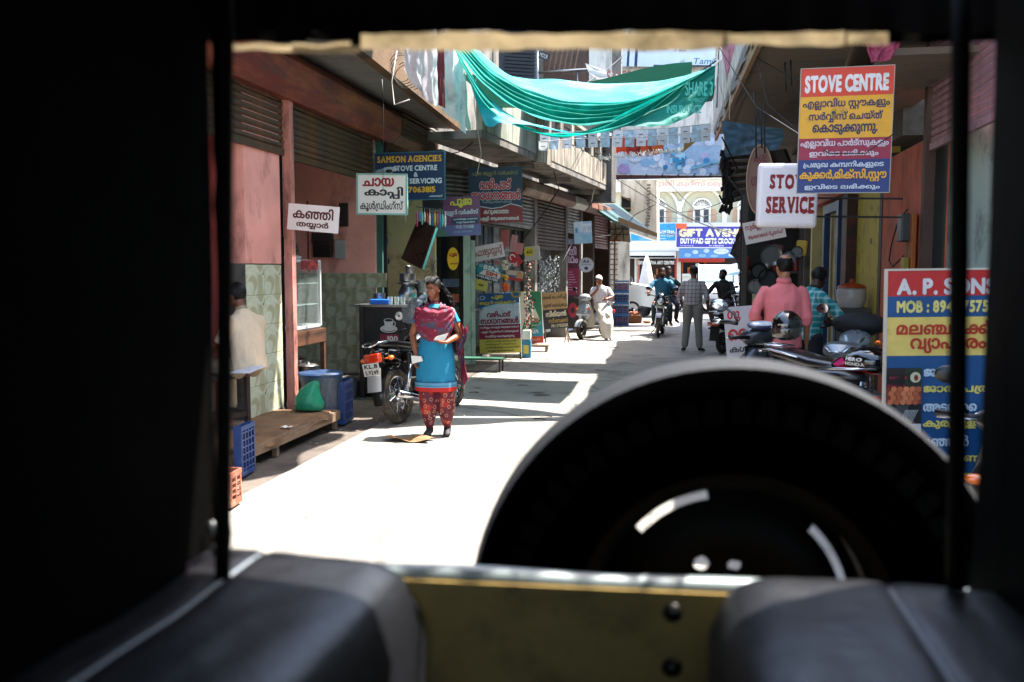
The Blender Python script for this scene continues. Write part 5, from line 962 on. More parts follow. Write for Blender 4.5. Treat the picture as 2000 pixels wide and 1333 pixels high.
t,W,Hh=sign('price_board','standing board of four colour bands advertising temple offerings','sign board',at(935,574.5,16.1),at(1017,571,16.1),at(937.5,691,16.1),
 [('r',0,0,1,1,'c5ced2'),('p',[(0,.72),(.2,.755),(.5,.8),(1,.8),(1,1),(0,1)],'1f6a9a'),('p',[(0,.72),(0,.745),(.2,.785),(.5,.83),(1,.83),(1,.8),(.5,.8),(.2,.755)],'a9cfe0'),('r',0,.235,1,.475,'8f1340'),('r',0,0,1,.235,'c9bd5c'),
 ('c',.12,.93,.07,.035,'b9c9d0'),('c',.12,.93,.045,.02,'1f6a9a'),('c',.93,.97,.12,.06,'b59a4a'),('c',.93,.97,.075,.035,'1f6a9a'),
 ('t','പൂജ',.33,.89,.62,.965,'d9cf5a',{'bold':14,'oc':'123a5c'}),('t','ജ്വല്ലറി വർക്ക്സ്',.05,.8,.92,.875,'d9cf5a',{'bold':14,'oc':'123a5c'}),
 ('t','വഴിപാട്',.21,.6,.79,.705,'8f1340',{'bold':28}),('t','സാധനങ്ങൾ',.05,.49,.965,.6,'8f1340',{'bold':28}),
 ('t','സ്വർണ്ണം വെള്ളി ആഭരണങ്ങൾ',.03,.405,.965,.455,'d9d4d4',{'bold':14,'step':60}),('t','എല്ലാ റിപ്പയറിംഗ് വർക്കുകൾ',.05,.33,.95,.385,'d9d4d4',{'bold':14,'step':60}),('t','ചെയ്തു കൊടുക്കുന്നു',.15,.255,.85,.31,'d9d4d4',{'bold':14,'step':60}),
 ('t','ഏലസ്സ്, താലിയും, ആൾരൂപങ്ങൾ',.15,.18,.88,.215,'2a2418',{'bold':8,'step':70}),('t','കാണിപ്പൊന്ന്, പഞ്ചലോഹം',.15,.13,.88,.165,'2a2418',{'bold':8,'step':70}),('t','ഗ്യാരണ്ടിയുള്ള കറുക്കാത്ത',.14,.075,.96,.115,'2a2418',{'bold':8,'step':70}),('t','വെള്ളി ആഭരണങ്ങൾ',.2,.02,.82,.06,'2a2418',{'bold':8,'step':70})],back='c5ced2',thick=.02)
legs(t,W,Hh,.1)
sign('stock_plate','low grey plate with worn black letters under the standing colour board','sign',at(956,692,16.3),at(1018,692,16.3),at(956,704,16.3),[('t','AVAILABLE HERE',.1,.2,.95,.85,'2a2a2a',{'bold':20})],back='8d8a80')
t,W,Hh=sign('electronics_board','green white and orange standing board on a low stool behind the colour board','sign board',at(1008,571,17.8),at(1060,568.5,17.8),at(1010,672,17.8),
 [('r',0,0,1,1,'cfcdbb'),('p',[(.4,1),(1,1),(1,.3),(.9,.45),(.72,.7),(.5,.85)],'2f7f5a'),('p',[(0,.13),(1,.13),(1,.45),(.8,.3),(.4,.24),(0,.3)],'2f8fa4'),('p',[(.2,.24),(.8,.3),(.95,.45),(.7,.47),(.3,.42)],'2f7f5a'),('r',0,0,1,.13,'c9482a'),('r',.5,.82,.66,.92,'2a3a34'),('c',.5,.72,.06,.02,'3a6a54'),('c',.75,.83,.03,.03,'2f4f44'),('r',.38,.63,.72,.69,'5f7f74'),
 ('t','ONICS',.3,.41,.86,.485,'c4512a',{'bold':50,'oc':'e0dcd0','og':20}),('t','Market Road',.3,.335,.8,.36,'d9dcd0',{'bold':10}),('t','5065371',.28,.19,.82,.26,'d9dcd9',{'bold':30}),('t','CHALAKUDY',.3,.05,.9,.09,'d9b8a0',{'bold':25})],back='cfcdbb',thick=.02)
st_=gnd(1048,688); stl=thing('low_stool','low grey wooden stool carrying the green electronics board','stool',(st_.x-.05,st_.y+.1,0))
MB().bb(-.32,.28,-.12,.12,.1,.14).build('seat',woodgrey,stl)
for x in (-.28,.24): MB().bb(x-.02,x+.02,-.1,.1,0,.1).build('leg',woodgrey,stl)
c_=gnd(1027,700); bxs=thing('plastic_jar','square white and blue plastic bin beside the colour board','bin',(c_.x,c_.y+.1,0)); MB().rbox((0,0,.17),(.17,.14,.34),.02).build('bin_body',M('jar_blue','2f7f9a',.4),bxs); MB().rbox((0,0,.43),(.16,.13,.18),.015).build('bin_upper',M('jar_white','c5c1b8',.4),bxs); MB().bb(-.05,.05,-.072,-.07,.08,.24).build('label_print',M('jar_yellow','c4b04a',.5),bxs)
t,W,Hh=sign('flour_mill_board','tan and black hand painted board standing by the scooter','sign board',at(1061,573,19.9),at(1109.5,569,20.1),at(1063,644,19.9),
 [('r',0,.53,1,1,'a38a62'),('r',0,0,1,.53,'2a2c34'),('t','അരി പൊടിച്ച്',.02,.79,.97,.93,'1c1510',{'bold':10}),('t','മുത്ത് കൊടുക്കും',.05,.57,.97,.71,'1c1510',{'bold':6}),('t','സീരിയൽ',.1,.33,.93,.5,'c4bba4',{'bold':22}),('t','നവീ നൊക്കൻ',.2,.16,.97,.29,'a38a4a',{'bold':14}),('t','PH 2705508',.3,.03,.96,.12,'b9b09a',{'bold':20})],back='2a2c34',thick=.02)
legs(t,W,Hh,.42,woodgrey)
m=MB(); 
for s in (-1,1): m.tube([(W-.05+s*.1,-.42,.0),(W-.05,-.05,.0)],.012,6)
m.tube([(W-.05,-.42,.12),(W-.05,-.1,.0)],.012,6)
m.build('trestle',woodgrey,t)
sign('purple_banner','tall purple vertical banner beside the steel doors','banner',at(1106,478,22.0),at(1129,478,22.0),at(1107,642,22.0),
 [('r',0,0,1,1,'5a1534'),('r',.0,.4,1,.72,'8a1c50'),('r',0,0,1,.38,'1e0f18'),('t','തീ',.08,.87,.75,.98,'c9b4c4',{'bold':10}),('t','ഥം',.08,.78,.9,.86,'c9b4c4',{'bold':20}),('c',.5,.22,.4,.09,'a01f44'),('c',.5,.22,.18,.035,'3a1420')]+[('r',.08,.7-.03*i,.35+.09*(i*7%6),.703-.03*i+.004,'c9a4b8') for i in range(1,9)],back='5a1534')
sign('torn_poster','pale blue cloth poster hanging at an angle near the lane mouth','poster',at(1124,434,19.6),at(1159,432,19.6),at(1122,477,19.6),[('r',0,0,1,1,'9fb9c6'),('r',0,.55,.5,1,'b9c4c9'),('r',.42,.5,.98,.9,'c9cdd0'),('r',.08,.5,.22,.72,'4f8fa4'),('t','WW',.45,.45,.98,.8,'8fa0aa',{'bold':0}),('r',.45,.05,.95,.4,'8fb4c6')],back='9fb9c6',thick=.004)
t=thing('round_ad_plate','round white plate with the word Ad above the old man on the scooter','sign',at(1145,518,21.8)); m=MB(); disc(m,0,0,.175,.175,0); m.build('panel',M('plate_white','b4b4b8',.5),t); m=MB(); text_mesh(m,'Ad',-.08,.05,.06,.13,.004,bold=40); text_mesh(m,'ASSOCIATES',-.12,.0,.12,.02,.004,bold=10); m.V=[(x,-z,y) for x,y,z in m.V]; disc(m,0,-.08,.05,.04,-.003); m.build('lettering',M('ink_bluegrey','2a3f5a',.5),t)
MB().lathe([(.172,0),(.182,0),(.182,.02),(.172,.02)],(0,.01,0),(0,-1,0),n=28,closed=True).build('rim',metal,t,smooth=40)
# green topped low table by the door
gt=gnd(925,728); t=thing('green_bench','low bench with a green top beside the glass door','bench',(gt.x+.05,gt.y+.2,0)); MB().bb(-.45,.4,-.15,.15,.2,.225).build('top',M('green_cloth','1f5f4a',.7),t)
for x in (-.4,.36):
    MB().bb(x-.015,x+.015,-.13,-.1,0,.2).build('leg',darkwood,t); MB().bb(x-.015,x+.015,.1,.13,0,.2).build('leg',darkwood,t)

# ------------------------------------------------------------------ lane mouth: white block, teal awning, far street
# white wall block behind the left row
wb=thing('white_corner_house','white rendered corner house with a small broken window at the lane mouth','house',at(1245,400,30))
P=[at(1212,445,29),at(1283,470,29),at(1283,352,29),at(1212,352,29)]
MB().slab(P[0],P[1],P[2],P[3],-3.0).build('wall',conc_white,wb,world=True)
MB().slab(at(1214,414,28.9),at(1232,414,28.9),at(1232,388,28.9),at(1214,386,28.9),.06).build('window',M('shade_dark','2a2421',.8),wb,world=True)
MB().slab(at(1216,409,28.85),at(1232,409,28.85),at(1232,406,28.85),at(1216,406,28.85),.03).slab(at(1214,386,28.85),at(1233,394,28.85),at(1233,391,28.85),at(1214,383,28.85),.1).build('window_frame',woodgrey,wb,world=True)
m=MB()
for k in range(14): m.box(at(1266+rr.uniform(-2,2),362+k*6,28.85),(.12,.05,.06),(0,rr.uniform(-.4,.4),0))
m.build('exposed_brick_edge',M('brick_edge','8a8078',.9,var=.4,vs=9),wb,world=True,kind='stuff')
cw=thing('teal_canopy','small teal corrugated canopy with a wooden fascia at the lane mouth','canopy',at(1220,425,26))
P=[at(1186,406,24.5),at(1212,448,23),at(1282,460,26.5),at(1235,410,29)]
P=[at(1150,404,24),at(1196,434,24),at(1278,462,27),at(1204,402,28)]
MB().slab(P[0],P[1],P[2],P[3],.06).build('sheet',M('teal_sheet_metal','1f5450',.5,var=.15,vs=2),cw,world=True)
MB().slab(at(1208,434,24.3),at(1284,464,24.3),at(1284,456,24.3),at(1208,424,24.3),.06).build('fascia',M('fascia_wood','9a7c5a',.8,var=.2,vs=3,dirt=('5f4a38',.4,3)),cw,world=True)
MB().tube([at(1160,395,24),at(1160,420,24)],.02,6).build('bracket',metal,cw,world=True)
for (x0,x1) in ((1206,1283),):
    t=thing('white_screen_wall','white rendered screen wall with wooden battens behind the crates','wall',at(1235,480,30.5))
    MB().slab(at(1188,600,30.5),at(1230,600,30.5),at(1230,430,30.5),at(1188,430,30.5),.1).build('wall',conc_white,t,world=True)
    for k in range(16): MB().slab(at(1189,598-k*10,30.39),at(1206,598-k*10,30.39),at(1206,596-k*10,30.39),at(1189,596-k*10,30.39),.03).build('batten',woodgrey,t,world=True)
bk=thing('billboard_back','wooden back frame of a hoarding on an orange post','hoarding',at(1205,460,27.0))
MB().slab(at(1189,470,27.05),at(1232,474,27.05),at(1228,436,27.05),at(1189,434,27.05),.03).build('panel',M('hoarding_back','c9c0ae',.8,var=.12),bk,world=True)
m=MB()
for y in (448,458): m.slab(at(1189,y+1,27),at(1228,y+1.5,27),at(1228,y,27),at(1189,y-.5,27),.03)
for x in (1204,1218): m.slab(at(x,472,26.98),at(x+1.5,472,26.98),at(x-2,436,26.98),at(x-3.5,436,26.98),.03)
m.build('batten',woodbrown,bk,world=True)
a=at(1199.5,600,26.9); b=at(1199.5,462,26.9); MB().slab(at(1190,472,26.9),at(1214,472,26.9),at(1214,469,26.9),at(1190,469,26.9),.05).build('rail',orangewood,bk,world=True); MB().box((a.x,26.9,(b.z+0)/2),(.05,.05,b.z)).build('post',orangewood,bk,world=True)
# far cream building with arched windows
FY=46
fbd=thing('arched_building','cream building with tall arched white windows across the far street','building',at(1350,400,FY))
fw_=M('far_cream','c9c6b2',.8,var=.06,vs=1); fwt=M('far_white','dcd9d0',.7,var=.05,vs=1); ftan=M('far_tan','c2a48c',.8,var=.08)
def fs(nm,x0,y0,x1,y1,mat,Y=FY,t=.1,par=fbd): return MB().slab(at(x0,y1,Y),at(x1,y1,Y),at(x1,y0,Y),at(x0,y0,Y),t).build(nm,mat,par,world=True)
a=at(1100,640,FY); b=at(1640,640,FY); c=at(1300,150,FY)
MB().bb(a.x,b.x,FY,FY+6,-.1,at(1300,360,FY).z).build('wall',fw_,fbd,world=True)
MB().bb(a.x,b.x,FY-.5,FY+6,at(1300,376,FY).z,at(1300,352,FY).z).build('parapet',fwt,fbd,world=True)
MB().bb(a.x,b.x,FY-.8,FY+6,at(1300,354,FY).z,at(1300,240,FY).z).build('upper_wall',fwt,fbd,world=True)
printed('ജ്യോതി കുറീസ് പ്രൈവറ്റ്',1262,353,1450,368,FY-.9,M('ink_faintred','c98a80',.6),par=fbd,bold=0)
def arch(px):
    c=at(px,405,FY); k=FY/1757; 
    w=15*k; z0=at(px,438,FY).z; zc=at(px,405,FY).z
    big=MB(); 
    for (r0,r1,yy,mt,nm) in ((35*k,40*k,.08,fwt,'arch_band'),(15*k,18*k,.12,fwt,'window_arch')):
        m=MB(); N=20
        for i in range(N):
            t0=PI*i/N; t1=PI*(i+1)/N; P=[Vector((c.x+r*math.cos(t),FY-yy,zc+r*.92*math.sin(t))) for r,t in ((r0,t0),(r1,t0),(r1,t1),(r0,t1))]; m.slab(*P,yy)
        m.build(nm,mt,fbd,world=True)
    m=MB()
    for i in range(9):
        t=PI*(i+.5)/9; d=Vector((math.cos(t),0,.92*math.sin(t))); q=Vector((c.x,FY-.09,zc)); m.tube([q+d*4*k,q+d*15*k],.03,4)
    for i in range(12):
        t0=PI*i/12;t1=PI*(i+1)/12; m.tube([Vector((c.x+4*k*math.cos(t0),FY-.09,zc+4*k*math.sin(t0))),Vector((c.x+4*k*math.cos(t1),FY-.09,zc+4*k*math.sin(t1)))],.03,4)
    m.build('fan_light_bars',fwt,fbd,world=True)
    m=MB(); N=16; pts=[(c.x+15*k*math.cos(PI*i/N),zc+14*k*math.sin(PI*i/N)) for i in range(N+1)]; m.add([(x,FY-.03,z) for x,z in pts],[tuple(range(N+1))]); m.build('fan_light',M('far_pane','8d93a0',.2),fbd,world=True)
    for s in (-1,1):
        MB().bb(c.x+s*4*k,c.x+s*12*k,FY-.05,FY-.02,z0-.6,zc-.1).build('pane',M('far_pane_dk','46505f',.2,var=.3,vs=1.5),fbd,world=True)
        MB().bb(c.x+s*13*k,c.x+s*16.5*k,FY-.14,FY,z0-.8,zc).build('pilaster',fwt,fbd,world=True)
    MB().bb(c.x-3*k,c.x+3*k,FY-.12,FY,z0-.8,zc).build('mullion',fwt,fbd,world=True)
    MB().bb(c.x-17*k,c.x+17*k,FY-.16,FY,zc-.12,zc+.06).build('transom',fwt,fbd,world=True)
for px in (1284,1371,1458): arch(px)
for px in (1327,1415):
    c=at(px,420,FY); k=FY/1757; MB().bb(c.x-4.5*k,c.x+4.5*k,FY-.2,FY,0,c.z+25*k).build('column',fwt,fbd,world=True)
for px in (1305,1349,1393,1437):
    c=at(px,422,FY); k=FY/1757; m=MB(); pts=[(-6,-9),(-3,-13),(3,-13),(6,-9),(6,9),(3,13),(-3,13),(-6,9)]
    m.prism([(x*k,y*k) for x,y in pts],(c.x,FY-.04,c.z),(1,0,0),(0,0,1),-.04); m.build('oval_panel',ftan,fbd,world=True)
# shops under it
fs2=thing('gift_shop','row of bright shop fronts below the arched windows','shop',at(1320,520,FY-1))
q=lambda nm,x0,y0,x1,y1,mat,Y=FY-2,t=.1: fs(nm,x0,y0,x1,y1,mat,Y,t,fs2)
q('fascia',1185,438,1470,492,fwt,FY-1.5,1.4)
q('awning_white',1212,492,1320,505,fwt,FY-3,.4)
q('awning_blue',1216,500,1318,504,M('far_blue','6fb0d8',.6),FY-3.2,.2)
q('interior',1205,500,1480,610,M('far_inside','4a3a34',.8,var=.5,vs=1.2),FY-1.6,.2)
for x0,x1,c in ((1240,1248,'d8d2c4'),(1244,1250,'c4552a'),(1318,1324,'b8432a'),(1322,1330,'d8d2c4')): q('pillar',x0,500,x1,610,flat(c),FY-2.2,.3)
q('red_fascia',1325,505,1415,512,flat('c4402a'),FY-2.4,.2)
for k in range(26):
    x=1252+rr.uniform(0,62); y=525+rr.uniform(0,50); q('hanging_goods',x,y,x+rr.uniform(2,5),y+rr.uniform(6,16),flat(rr.choice(('a83a34','c9a48c','6a2a3a','d8c8b0','3a4a6a','b87a4a','e0dcd0'))),FY-2-.02*k,.02)
for k in range(9):
    x=1336+rr.uniform(0,38); q('shelf_goods',x,518+rr.uniform(0,14),x+rr.uniform(3,6),536,flat(rr.choice(('c9482a','d8a03a','8a2a2a'))),FY-2-.02*k,.02)
q('window_frame',1332,512,1334,535,flat('c4602a'),FY-2.3,.05); q('window_frame',1376,512,1378,535,flat('c4602a'),FY-2.3,.05); q('window_frame',1332,510,1410,513,flat('c4602a'),FY-2.3,.05)
q('dark_pane',1378,514,1408,534,M('far_darkpane','2c2426',.2),FY-2.25,.05)
q('sill',1332,535,1410,540,fwt,FY-2.3,.2); q('lower_wall',1332,540,1480,600,fwt,FY-2.3,.1)
printed('DEVAMATHA ART CENTRE',1247,510,1317,517,FY-3.6,wp,par=fs2,bold=40)
sign('art_centre_sign','bright sky blue shop sign across the far street','sign',at(1228,438,FY-4),at(1320,437,FY-4),at(1232,471,FY-4),[('r',0,0,1,1,'3fa0cc'),('t','DEVAMATHA',.42,.42,.93,.6,'e8ecee',{'bold':40}),('t','Art Centre',.6,.24,.93,.38,'e8ecee',{'bold':0,'sk':.3}),('r',0,.38,1,.395,'7fc0dc'),('t','Chandanathil Bldg. Main Junction',.18,.07,.75,.16,'e8ecee',{'bold':0})]+[('r',.02,.88-.07*i,.1+.03*(i%3),.895-.07*i,'c9dfe8') for i in range(6)],back='3fa0cc')
sign('gift_shop_sign','violet shop sign with large cream letters across the far street','sign',at(1321,443,FY-4.2),at(1475,443,FY-4.2),at(1321,483,FY-4.2),[('r',0,0,1,1,'4a46a0'),('t','GIFT AVENUE',.03,.5,.93,.9,'e0d8b4',{'bold':75}),('t','DUTYPAID GIFTS CROCKERY TOYS',.05,.16,1.02,.44,'e8e8f0',{'bold':50}),('t','Ph: 04802701',.42,.04,.6,.1,'e8e8f0',{'bold':20,'step':60}),('t','Main Road, Chalakudy',.05,.04,.22,.09,'e8e8f0',{'bold':10,'step':60})],back='4a46a0',frame='d8d4e0',fw=.04)
sign('goods_banner','blue and white banner printed with crockery below the violet sign','banner',at(1325,485,FY-4.1),at(1440,484,FY-4.1),at(1326,505,FY-4.1),[('r',0,0,1,1,'5f8fbc'),('c',.72,.65,.13,.28,'c9d4dc'),('c',.28,.6,.05,.2,'b4c6d4'),('c',.47,.72,.05,.2,'b4c6d4'),('c',.4,.25,.06,.15,'8fb0cc'),('c',.6,.2,.07,.14,'8fb0cc'),('c',.15,.3,.06,.2,'8fb0cc'),('c',.9,.3,.06,.2,'c9d4dc')],back='5f8fbc')
MB().slab(at(1320,447,FY-4.4),at(1341,447,FY-4.4),at(1341,437,FY-4.4),at(1320,437,FY-4.4),.05).build('orange_plate',flat('d8683a'),label='small orange plate above the violet shop sign',cat='sign')
# far street trimmings: more buildings either side so the street goes on
for k,(x0,x1,y0,c) in enumerate(((-30,at(1100,600,FY).x-.1,5.5,'b9b2a4'),(at(1640,600,FY).x+.1,34,6.2,'a9a294'))):
    t=thing('far_house',('plain pale house left of the arched building','plain pale house right of the arched building')[k],'house',((x0+x1)/2,FY+3,0)); MB().bb(x0,x1,FY,FY+6,-.1,y0).build('wall',flat(c),t,world=True)
    for j in range(6):
        xx=x0+(x1-x0)*(j+.5)/6; MB().bb(xx-.5,xx+.5,FY-.03,FY,1,2.4).build('window',M('far_pane_dk','46505f',.2),t,world=True)
# ------------------------------------------------------------------ right row
RX=2.5
rr_=thing('right_shop_row','right hand row of narrow shops with pink shutter, salmon pier and yellow doorway','shop row',(3,12,0))
def rb(nm,x0,x1,y0,y1,z0,z1,mat,par=rr_): return MB().bb(x0,x1,y0,y1,z0,z1).build(nm,mat,par,world=True)
rb('side_block',RX,RX+4,1.5,8.0,0,6.5,paleblue)
rb('shop_wall',RX+.2,RX+.3,8.0,10.0,.0,3.2,paleblue)
MB().hexa([(RX+.25,8,0),(RX+.35,8,0),(RX+.35,8.0,3.0),(RX+.25,8,3.0),(RX+.25,8.05,0),(RX+.35,8.05,0),(RX+.35,8.05,3),(RX+.25,8.05,3)]).V
s3=shutter(rr_,(RX,9.9),(RX,6.6),2.93,4.25,.072,rustpink)
rb('post_channel',RX-.05,RX+.05,9.95,10.06,.1,4.3,M('brown_pipe','5a4038',.6,var=.25,vs=4))
rb('dark_channel',RX-.02,RX+.2,10.06,10.14,.1,4.3,black)
rb('salmon_pier',RX-.02,RX+.3,10.15,12.0,.1,3.0,salmon)
rb('door_jamb',RX-.03,RX+.2,12.0,12.16,.1,3.1,darkwood)
rb('yellow_wall',RX+.1,RX+.2,12.17,14.3,.1,3.2,yellow)

rb('door_jamb',RX-.05,RX+.1,14.32,14.75,.1,3.2,M('jamb_brown','4a2a22',.6,var=.2,dirt=('8a3a2a',.4,4)))
for y,nm in ((15.1,'door_frame'),(16.5,'door_frame')): rb(nm,RX-.05,RX+.05,y,y+.2,.1,2.75,blue)
rb('door_frame',RX-.05,RX+.05,15.3,16.5,2.6,2.75,blue)
rb('inner_wall',RX+.1,RX+.2,14.8,19.5,.1,3.2,cream)
rb('orange_lintel',RX-.1,RX+.1,14.8,17.6,2.8,3.1,salmon)
for y in (17.6,18.6,19.6,21,23,25): rb('pier',RX-.1,RX+.1,y,y+.15,.1,3.1,(greendoor,metal,darkmetal,cream,conc_dark,salmon)[int(y*7)%6])
rb('shop_back',RX+2,RX+2.1,8,30,.1,3.4,conc_dark); rb('upper_wall',RX,RX+3,11.2,30,3.2,7,conc_dark); rb('end_wall',RX-.1,RX+3,27.5,27.8,0,7,concrete)
rb('soffit_slab',.95,RX+.3,11.6,27,4.3,4.45,M('soffit_beige','84786b',.9,var=.15,vs=1.5,bump=.2,dirt=('5f5347',.4,1.5)))
rb('lower_soffit',1.75,RX+.1,8.5,15.5,3.52,3.58,M('soffit_beige','84786b',.9))
rb('soffit_beam',1.2,RX,10.6,11.6,4.15,4.3,conc_dark)
# timber fascia board and net along the balcony edge
f0=at(1400,276,22.0); f1=at(1491,84,9.2)
MB().slab(f0,f1,f1+Vector((.0,0,.14)),f0+Vector((0,0,.14)),.05).build('fascia_board',M('fascia_wood','9a7c5a',.8,var=.2,vs=3,dirt=('5f4a38',.4,3)),rr_,world=True)
def netf(u,v):
    p=f0.lerp(f1,u)+Vector((-.06,0,.1)); return p+Vector((-.02*math.sin(u*40)-.05*v,0,1.0*v+.03*math.sin(u*25)))
MB().grid(netf,60,14).build('balcony_net',M('net_grey','8a8f92',.6,var=.35,vs=9,st=(1,1,.15),trans=.25,dirt=('4c5355',.5,7,(2,2,.3))),rr_,smooth=True,world=True)
f2=Vector((f1.x+.18,f1.y+.0,f1.z))
MB().hexa([f0+Vector((-.07,0,.16)),f0+Vector((2.2,0,.16)),f1+Vector((2.2,0,.16)),f1+Vector((-.07,0,.16)),f0+Vector((-.07,0,.3)),f0+Vector((2.2,0,.3)),f1+Vector((2.2,0,.3)),f1+Vector((-.07,0,.3))]).build('balcony_slab',M('soffit_beige','84786b',.9),rr_,world=True)
rb('near_soffit',1.55,RX+.4,6.0,9.1,4.28,4.4,M('soffit_beige','84786b',.9))
# slatted brown lining and pink cloth near the top right
m=at(1640,190,9.5)
for k in range(12):
    MB().slab(at(1624+k*9,200-k*8,9.6),at(1632+k*9,193-k*8,9.6),at(1672+k*7,84-k*6,8.6),at(1664+k*7,84-k*6,8.6),.03).build('lining_slat',M('lining_brown','4f4234',.7,var=.2,vs=3),rr_,world=True)
cloth('pink_cloth','faded pink cloth bundled under the right balcony above the orange sign','cloth',[at(1690,82,8.3),at(1762,82,8.3),at(1738,118,8.3),at(1700,122,8.3)],M('cloth_pink','b8607a',.8,var=.2,trans=.2),amp=.03,freq=4,seed=11)
cloth('pink_rag','pale pink rag hanging on the wires at the right balcony corner','rag',[at(1408,84,10.9),at(1438,84,10.9),at(1424,138,10.9),at(1420,160,10.9)],M('cloth_palepink','c99aa6',.8,trans=.3),amp=.02,freq=3,seed=12,nu=14)
cloth('blue_tarpaulin','blue grey tarpaulin slung under the right balcony','tarpaulin',[at(1408,236,14.5),at(1530,252,13.0),at(1525,292,13.0),at(1418,308,14.5)],M('tarp_blue','3f6075',.6,var=.25,vs=2,dirt=('22343f',.4,2)),amp=.05,freq=2,seed=13)
# dark tangle under it
dk=thing('awning_frame','dark rusty awning frame with hanging scraps under the blue tarpaulin','awning',at(1440,330,15))
MB().slab(at(1408,300,17),at(1530,292,14),at(1540,318,14),at(1418,395,17),.05).build('awning_sheet',M('sheet_black','1d1917',.8,var=.4,vs=3,dirt=('4a3a2f',.4,3)),dk,world=True)
MB().slab(at(1418,400,17.5),at(1500,378,15),at(1500,300,15),at(1412,310,17.5),.05).build('side_sheet',M('sheet_black','1d1917',.8),dk,world=True)
for k in range(7): MB().tube([at(1412+k*3,300+k*15,16.8),at(1500,300+k*12,14.5)],.03,6).build('purlin',darkwood,dk,smooth=True,world=True)
m=MB()
for k in range(90):
    p=at(1409+rr.uniform(0,22),300+rr.uniform(0,110),16.5); m.box(p,(rr.uniform(.02,.1),.02,rr.uniform(.05,.22)),(0,rr.uniform(-.6,.6),rr.uniform(0,3)))
m.build('hanging_scraps',M('scraps','2b2320',.9,var=.5,vs=8),dk,world=True,kind='stuff')
MB().slab(at(1445,520,14.2),at(1490,520,13.7),at(1478,438,13.7),at(1458,438,14.2),.03)
cloth('black_sunshade','dark folded sunshade hanging slanted beside the red garlands','awning',[at(1448,436,14.2),at(1476,440,13.6),at(1452,524,13.8),at(1425,496,14.4)],M('sheet_black2','18191c',.7,var=.2),amp=.02,freq=2,seed=14)
# red rope garlands and bamboo poles
for k,(x,y0,y1,c) in enumerate(((1449,432,590,'a02a3c'),(1456,420,600,'8f2434'),(1462,440,585,'b03a48'))):
    a=at(x,y0,12.4+.1*k); b=at(x-1,y1,12.4+.1*k); m=MB()
    for j in range(110): 
        p=a.lerp(b,j/110); m.box(p+Vector((rr.uniform(-.025,.025),rr.uniform(-.03,.03),0)),(.03,.03,.02),(rr.uniform(0,3),rr.uniform(0,3),0))
    m.build('red_garland',M('garland_'+c,c,.7,var=.3,vs=20),label=('left','middle','right')[k]+' thick red thread garland hanging by the metalware stall',cat='garland',group='red thread garlands')
for k,x in enumerate((1452,1459,1466)):
    a=at(x-2,470,12.5); MB().tube([(a.x,a.y,.11),(a.x+.02,a.y,a.z)],.018,8).build('bamboo_pole',orangewood,smooth=True,label=('left','middle','right')[k]+' orange bamboo pole behind the red garlands',cat='pole',group='orange poles behind the garlands')
# metalware stall : pans, plates hanging
for k,(x,y,r_,c) in enumerate(((1505,498,.13,'metal'),(1482,530,.1,'d'),(1540,505,.08,'metal'),(1500,545,.12,'d'),(1474,560,.09,'metal'),(1556,492,.07,'metal'))):
    p=at(x,y,11.6); MB().lathe([(0,0),(r_*.8,.0),(r_,.03),(r_*1.05,.035),(r_*.82,-.01)],p,(rr.uniform(-.2,.2),-1,rr.uniform(-.2,.3)),n=24).build('hanging_pan',metal if c=='metal' else darkmetal,smooth=40,label=('wide steel pan hanging nearest the bald man’s head','dark pan hanging under the red and white sign','small steel lid right of the widest pan','dark round pan at shoulder height','steel lid low beside the garlands','smallest shiny lid at the right of the stall')[k],cat='pan')
for k,(x0,y0,x1,y1,c) in enumerate(((1478,520,1500,548,'9a938a'),(1470,548,1490,600,'a89a88'),(1555,470,1575,500,'b89a3a'),(1508,478,1530,490,'6a3a34'))):
    a=at(x0,y0,11.9); b=at(x1,y1,11.9); MB().rbox(((a.x+b.x)/2,11.9,(a.z+b.z)/2),(b.x-a.x,.12,a.z-b.z),.02,rot=(0,.1*(k-1),0)).build('stall_box',M('stall_'+c,c,.5,var=.3,vs=5),label=('grey angular tin on the metalware stall','tall tan carton at the left of the stall','yellow carton near the bald man’s ear','dark red carton above the hanging pans')[k],cat='box')
st3=thing('metalware_stall','dark wooden stall frame of hanging metalware behind the pink shirt','stall',(1.15,12.2,0))
for x in (.8,1.5): MB().bb(x-.03,x+.03,11.9,11.96,.11,2.6).build('post',darkwood,st3,world=True)
for z in (1.0,1.6,2.2): MB().bb(.77,1.53,11.95,12.3,z,z+.03).build('shelf',darkwood,st3,world=True)
MB().bb(.77,1.53,12.35,12.4,.11,2.7).build('back',M('stall_back','28221f',.8,var=.5,vs=4),st3,world=True)
rr2=random.Random(9)
for z in (1.03,1.63):
    for k in range(8):
        x=.84+k*.088; h=rr2.uniform(.06,.2); MB().lathe([(0,0),(.04,0),(.05,h*.6),(.03,h),(0,h)],(x,12.08,z),n=12).build('pot',rr2.choice((metal,darkmetal,woodbrown,M('tin_red','8a2f2a',.4))),smooth=40,label='small pot standing on a shelf of the metalware stall',cat='pot',group='pots on the metalware stall')
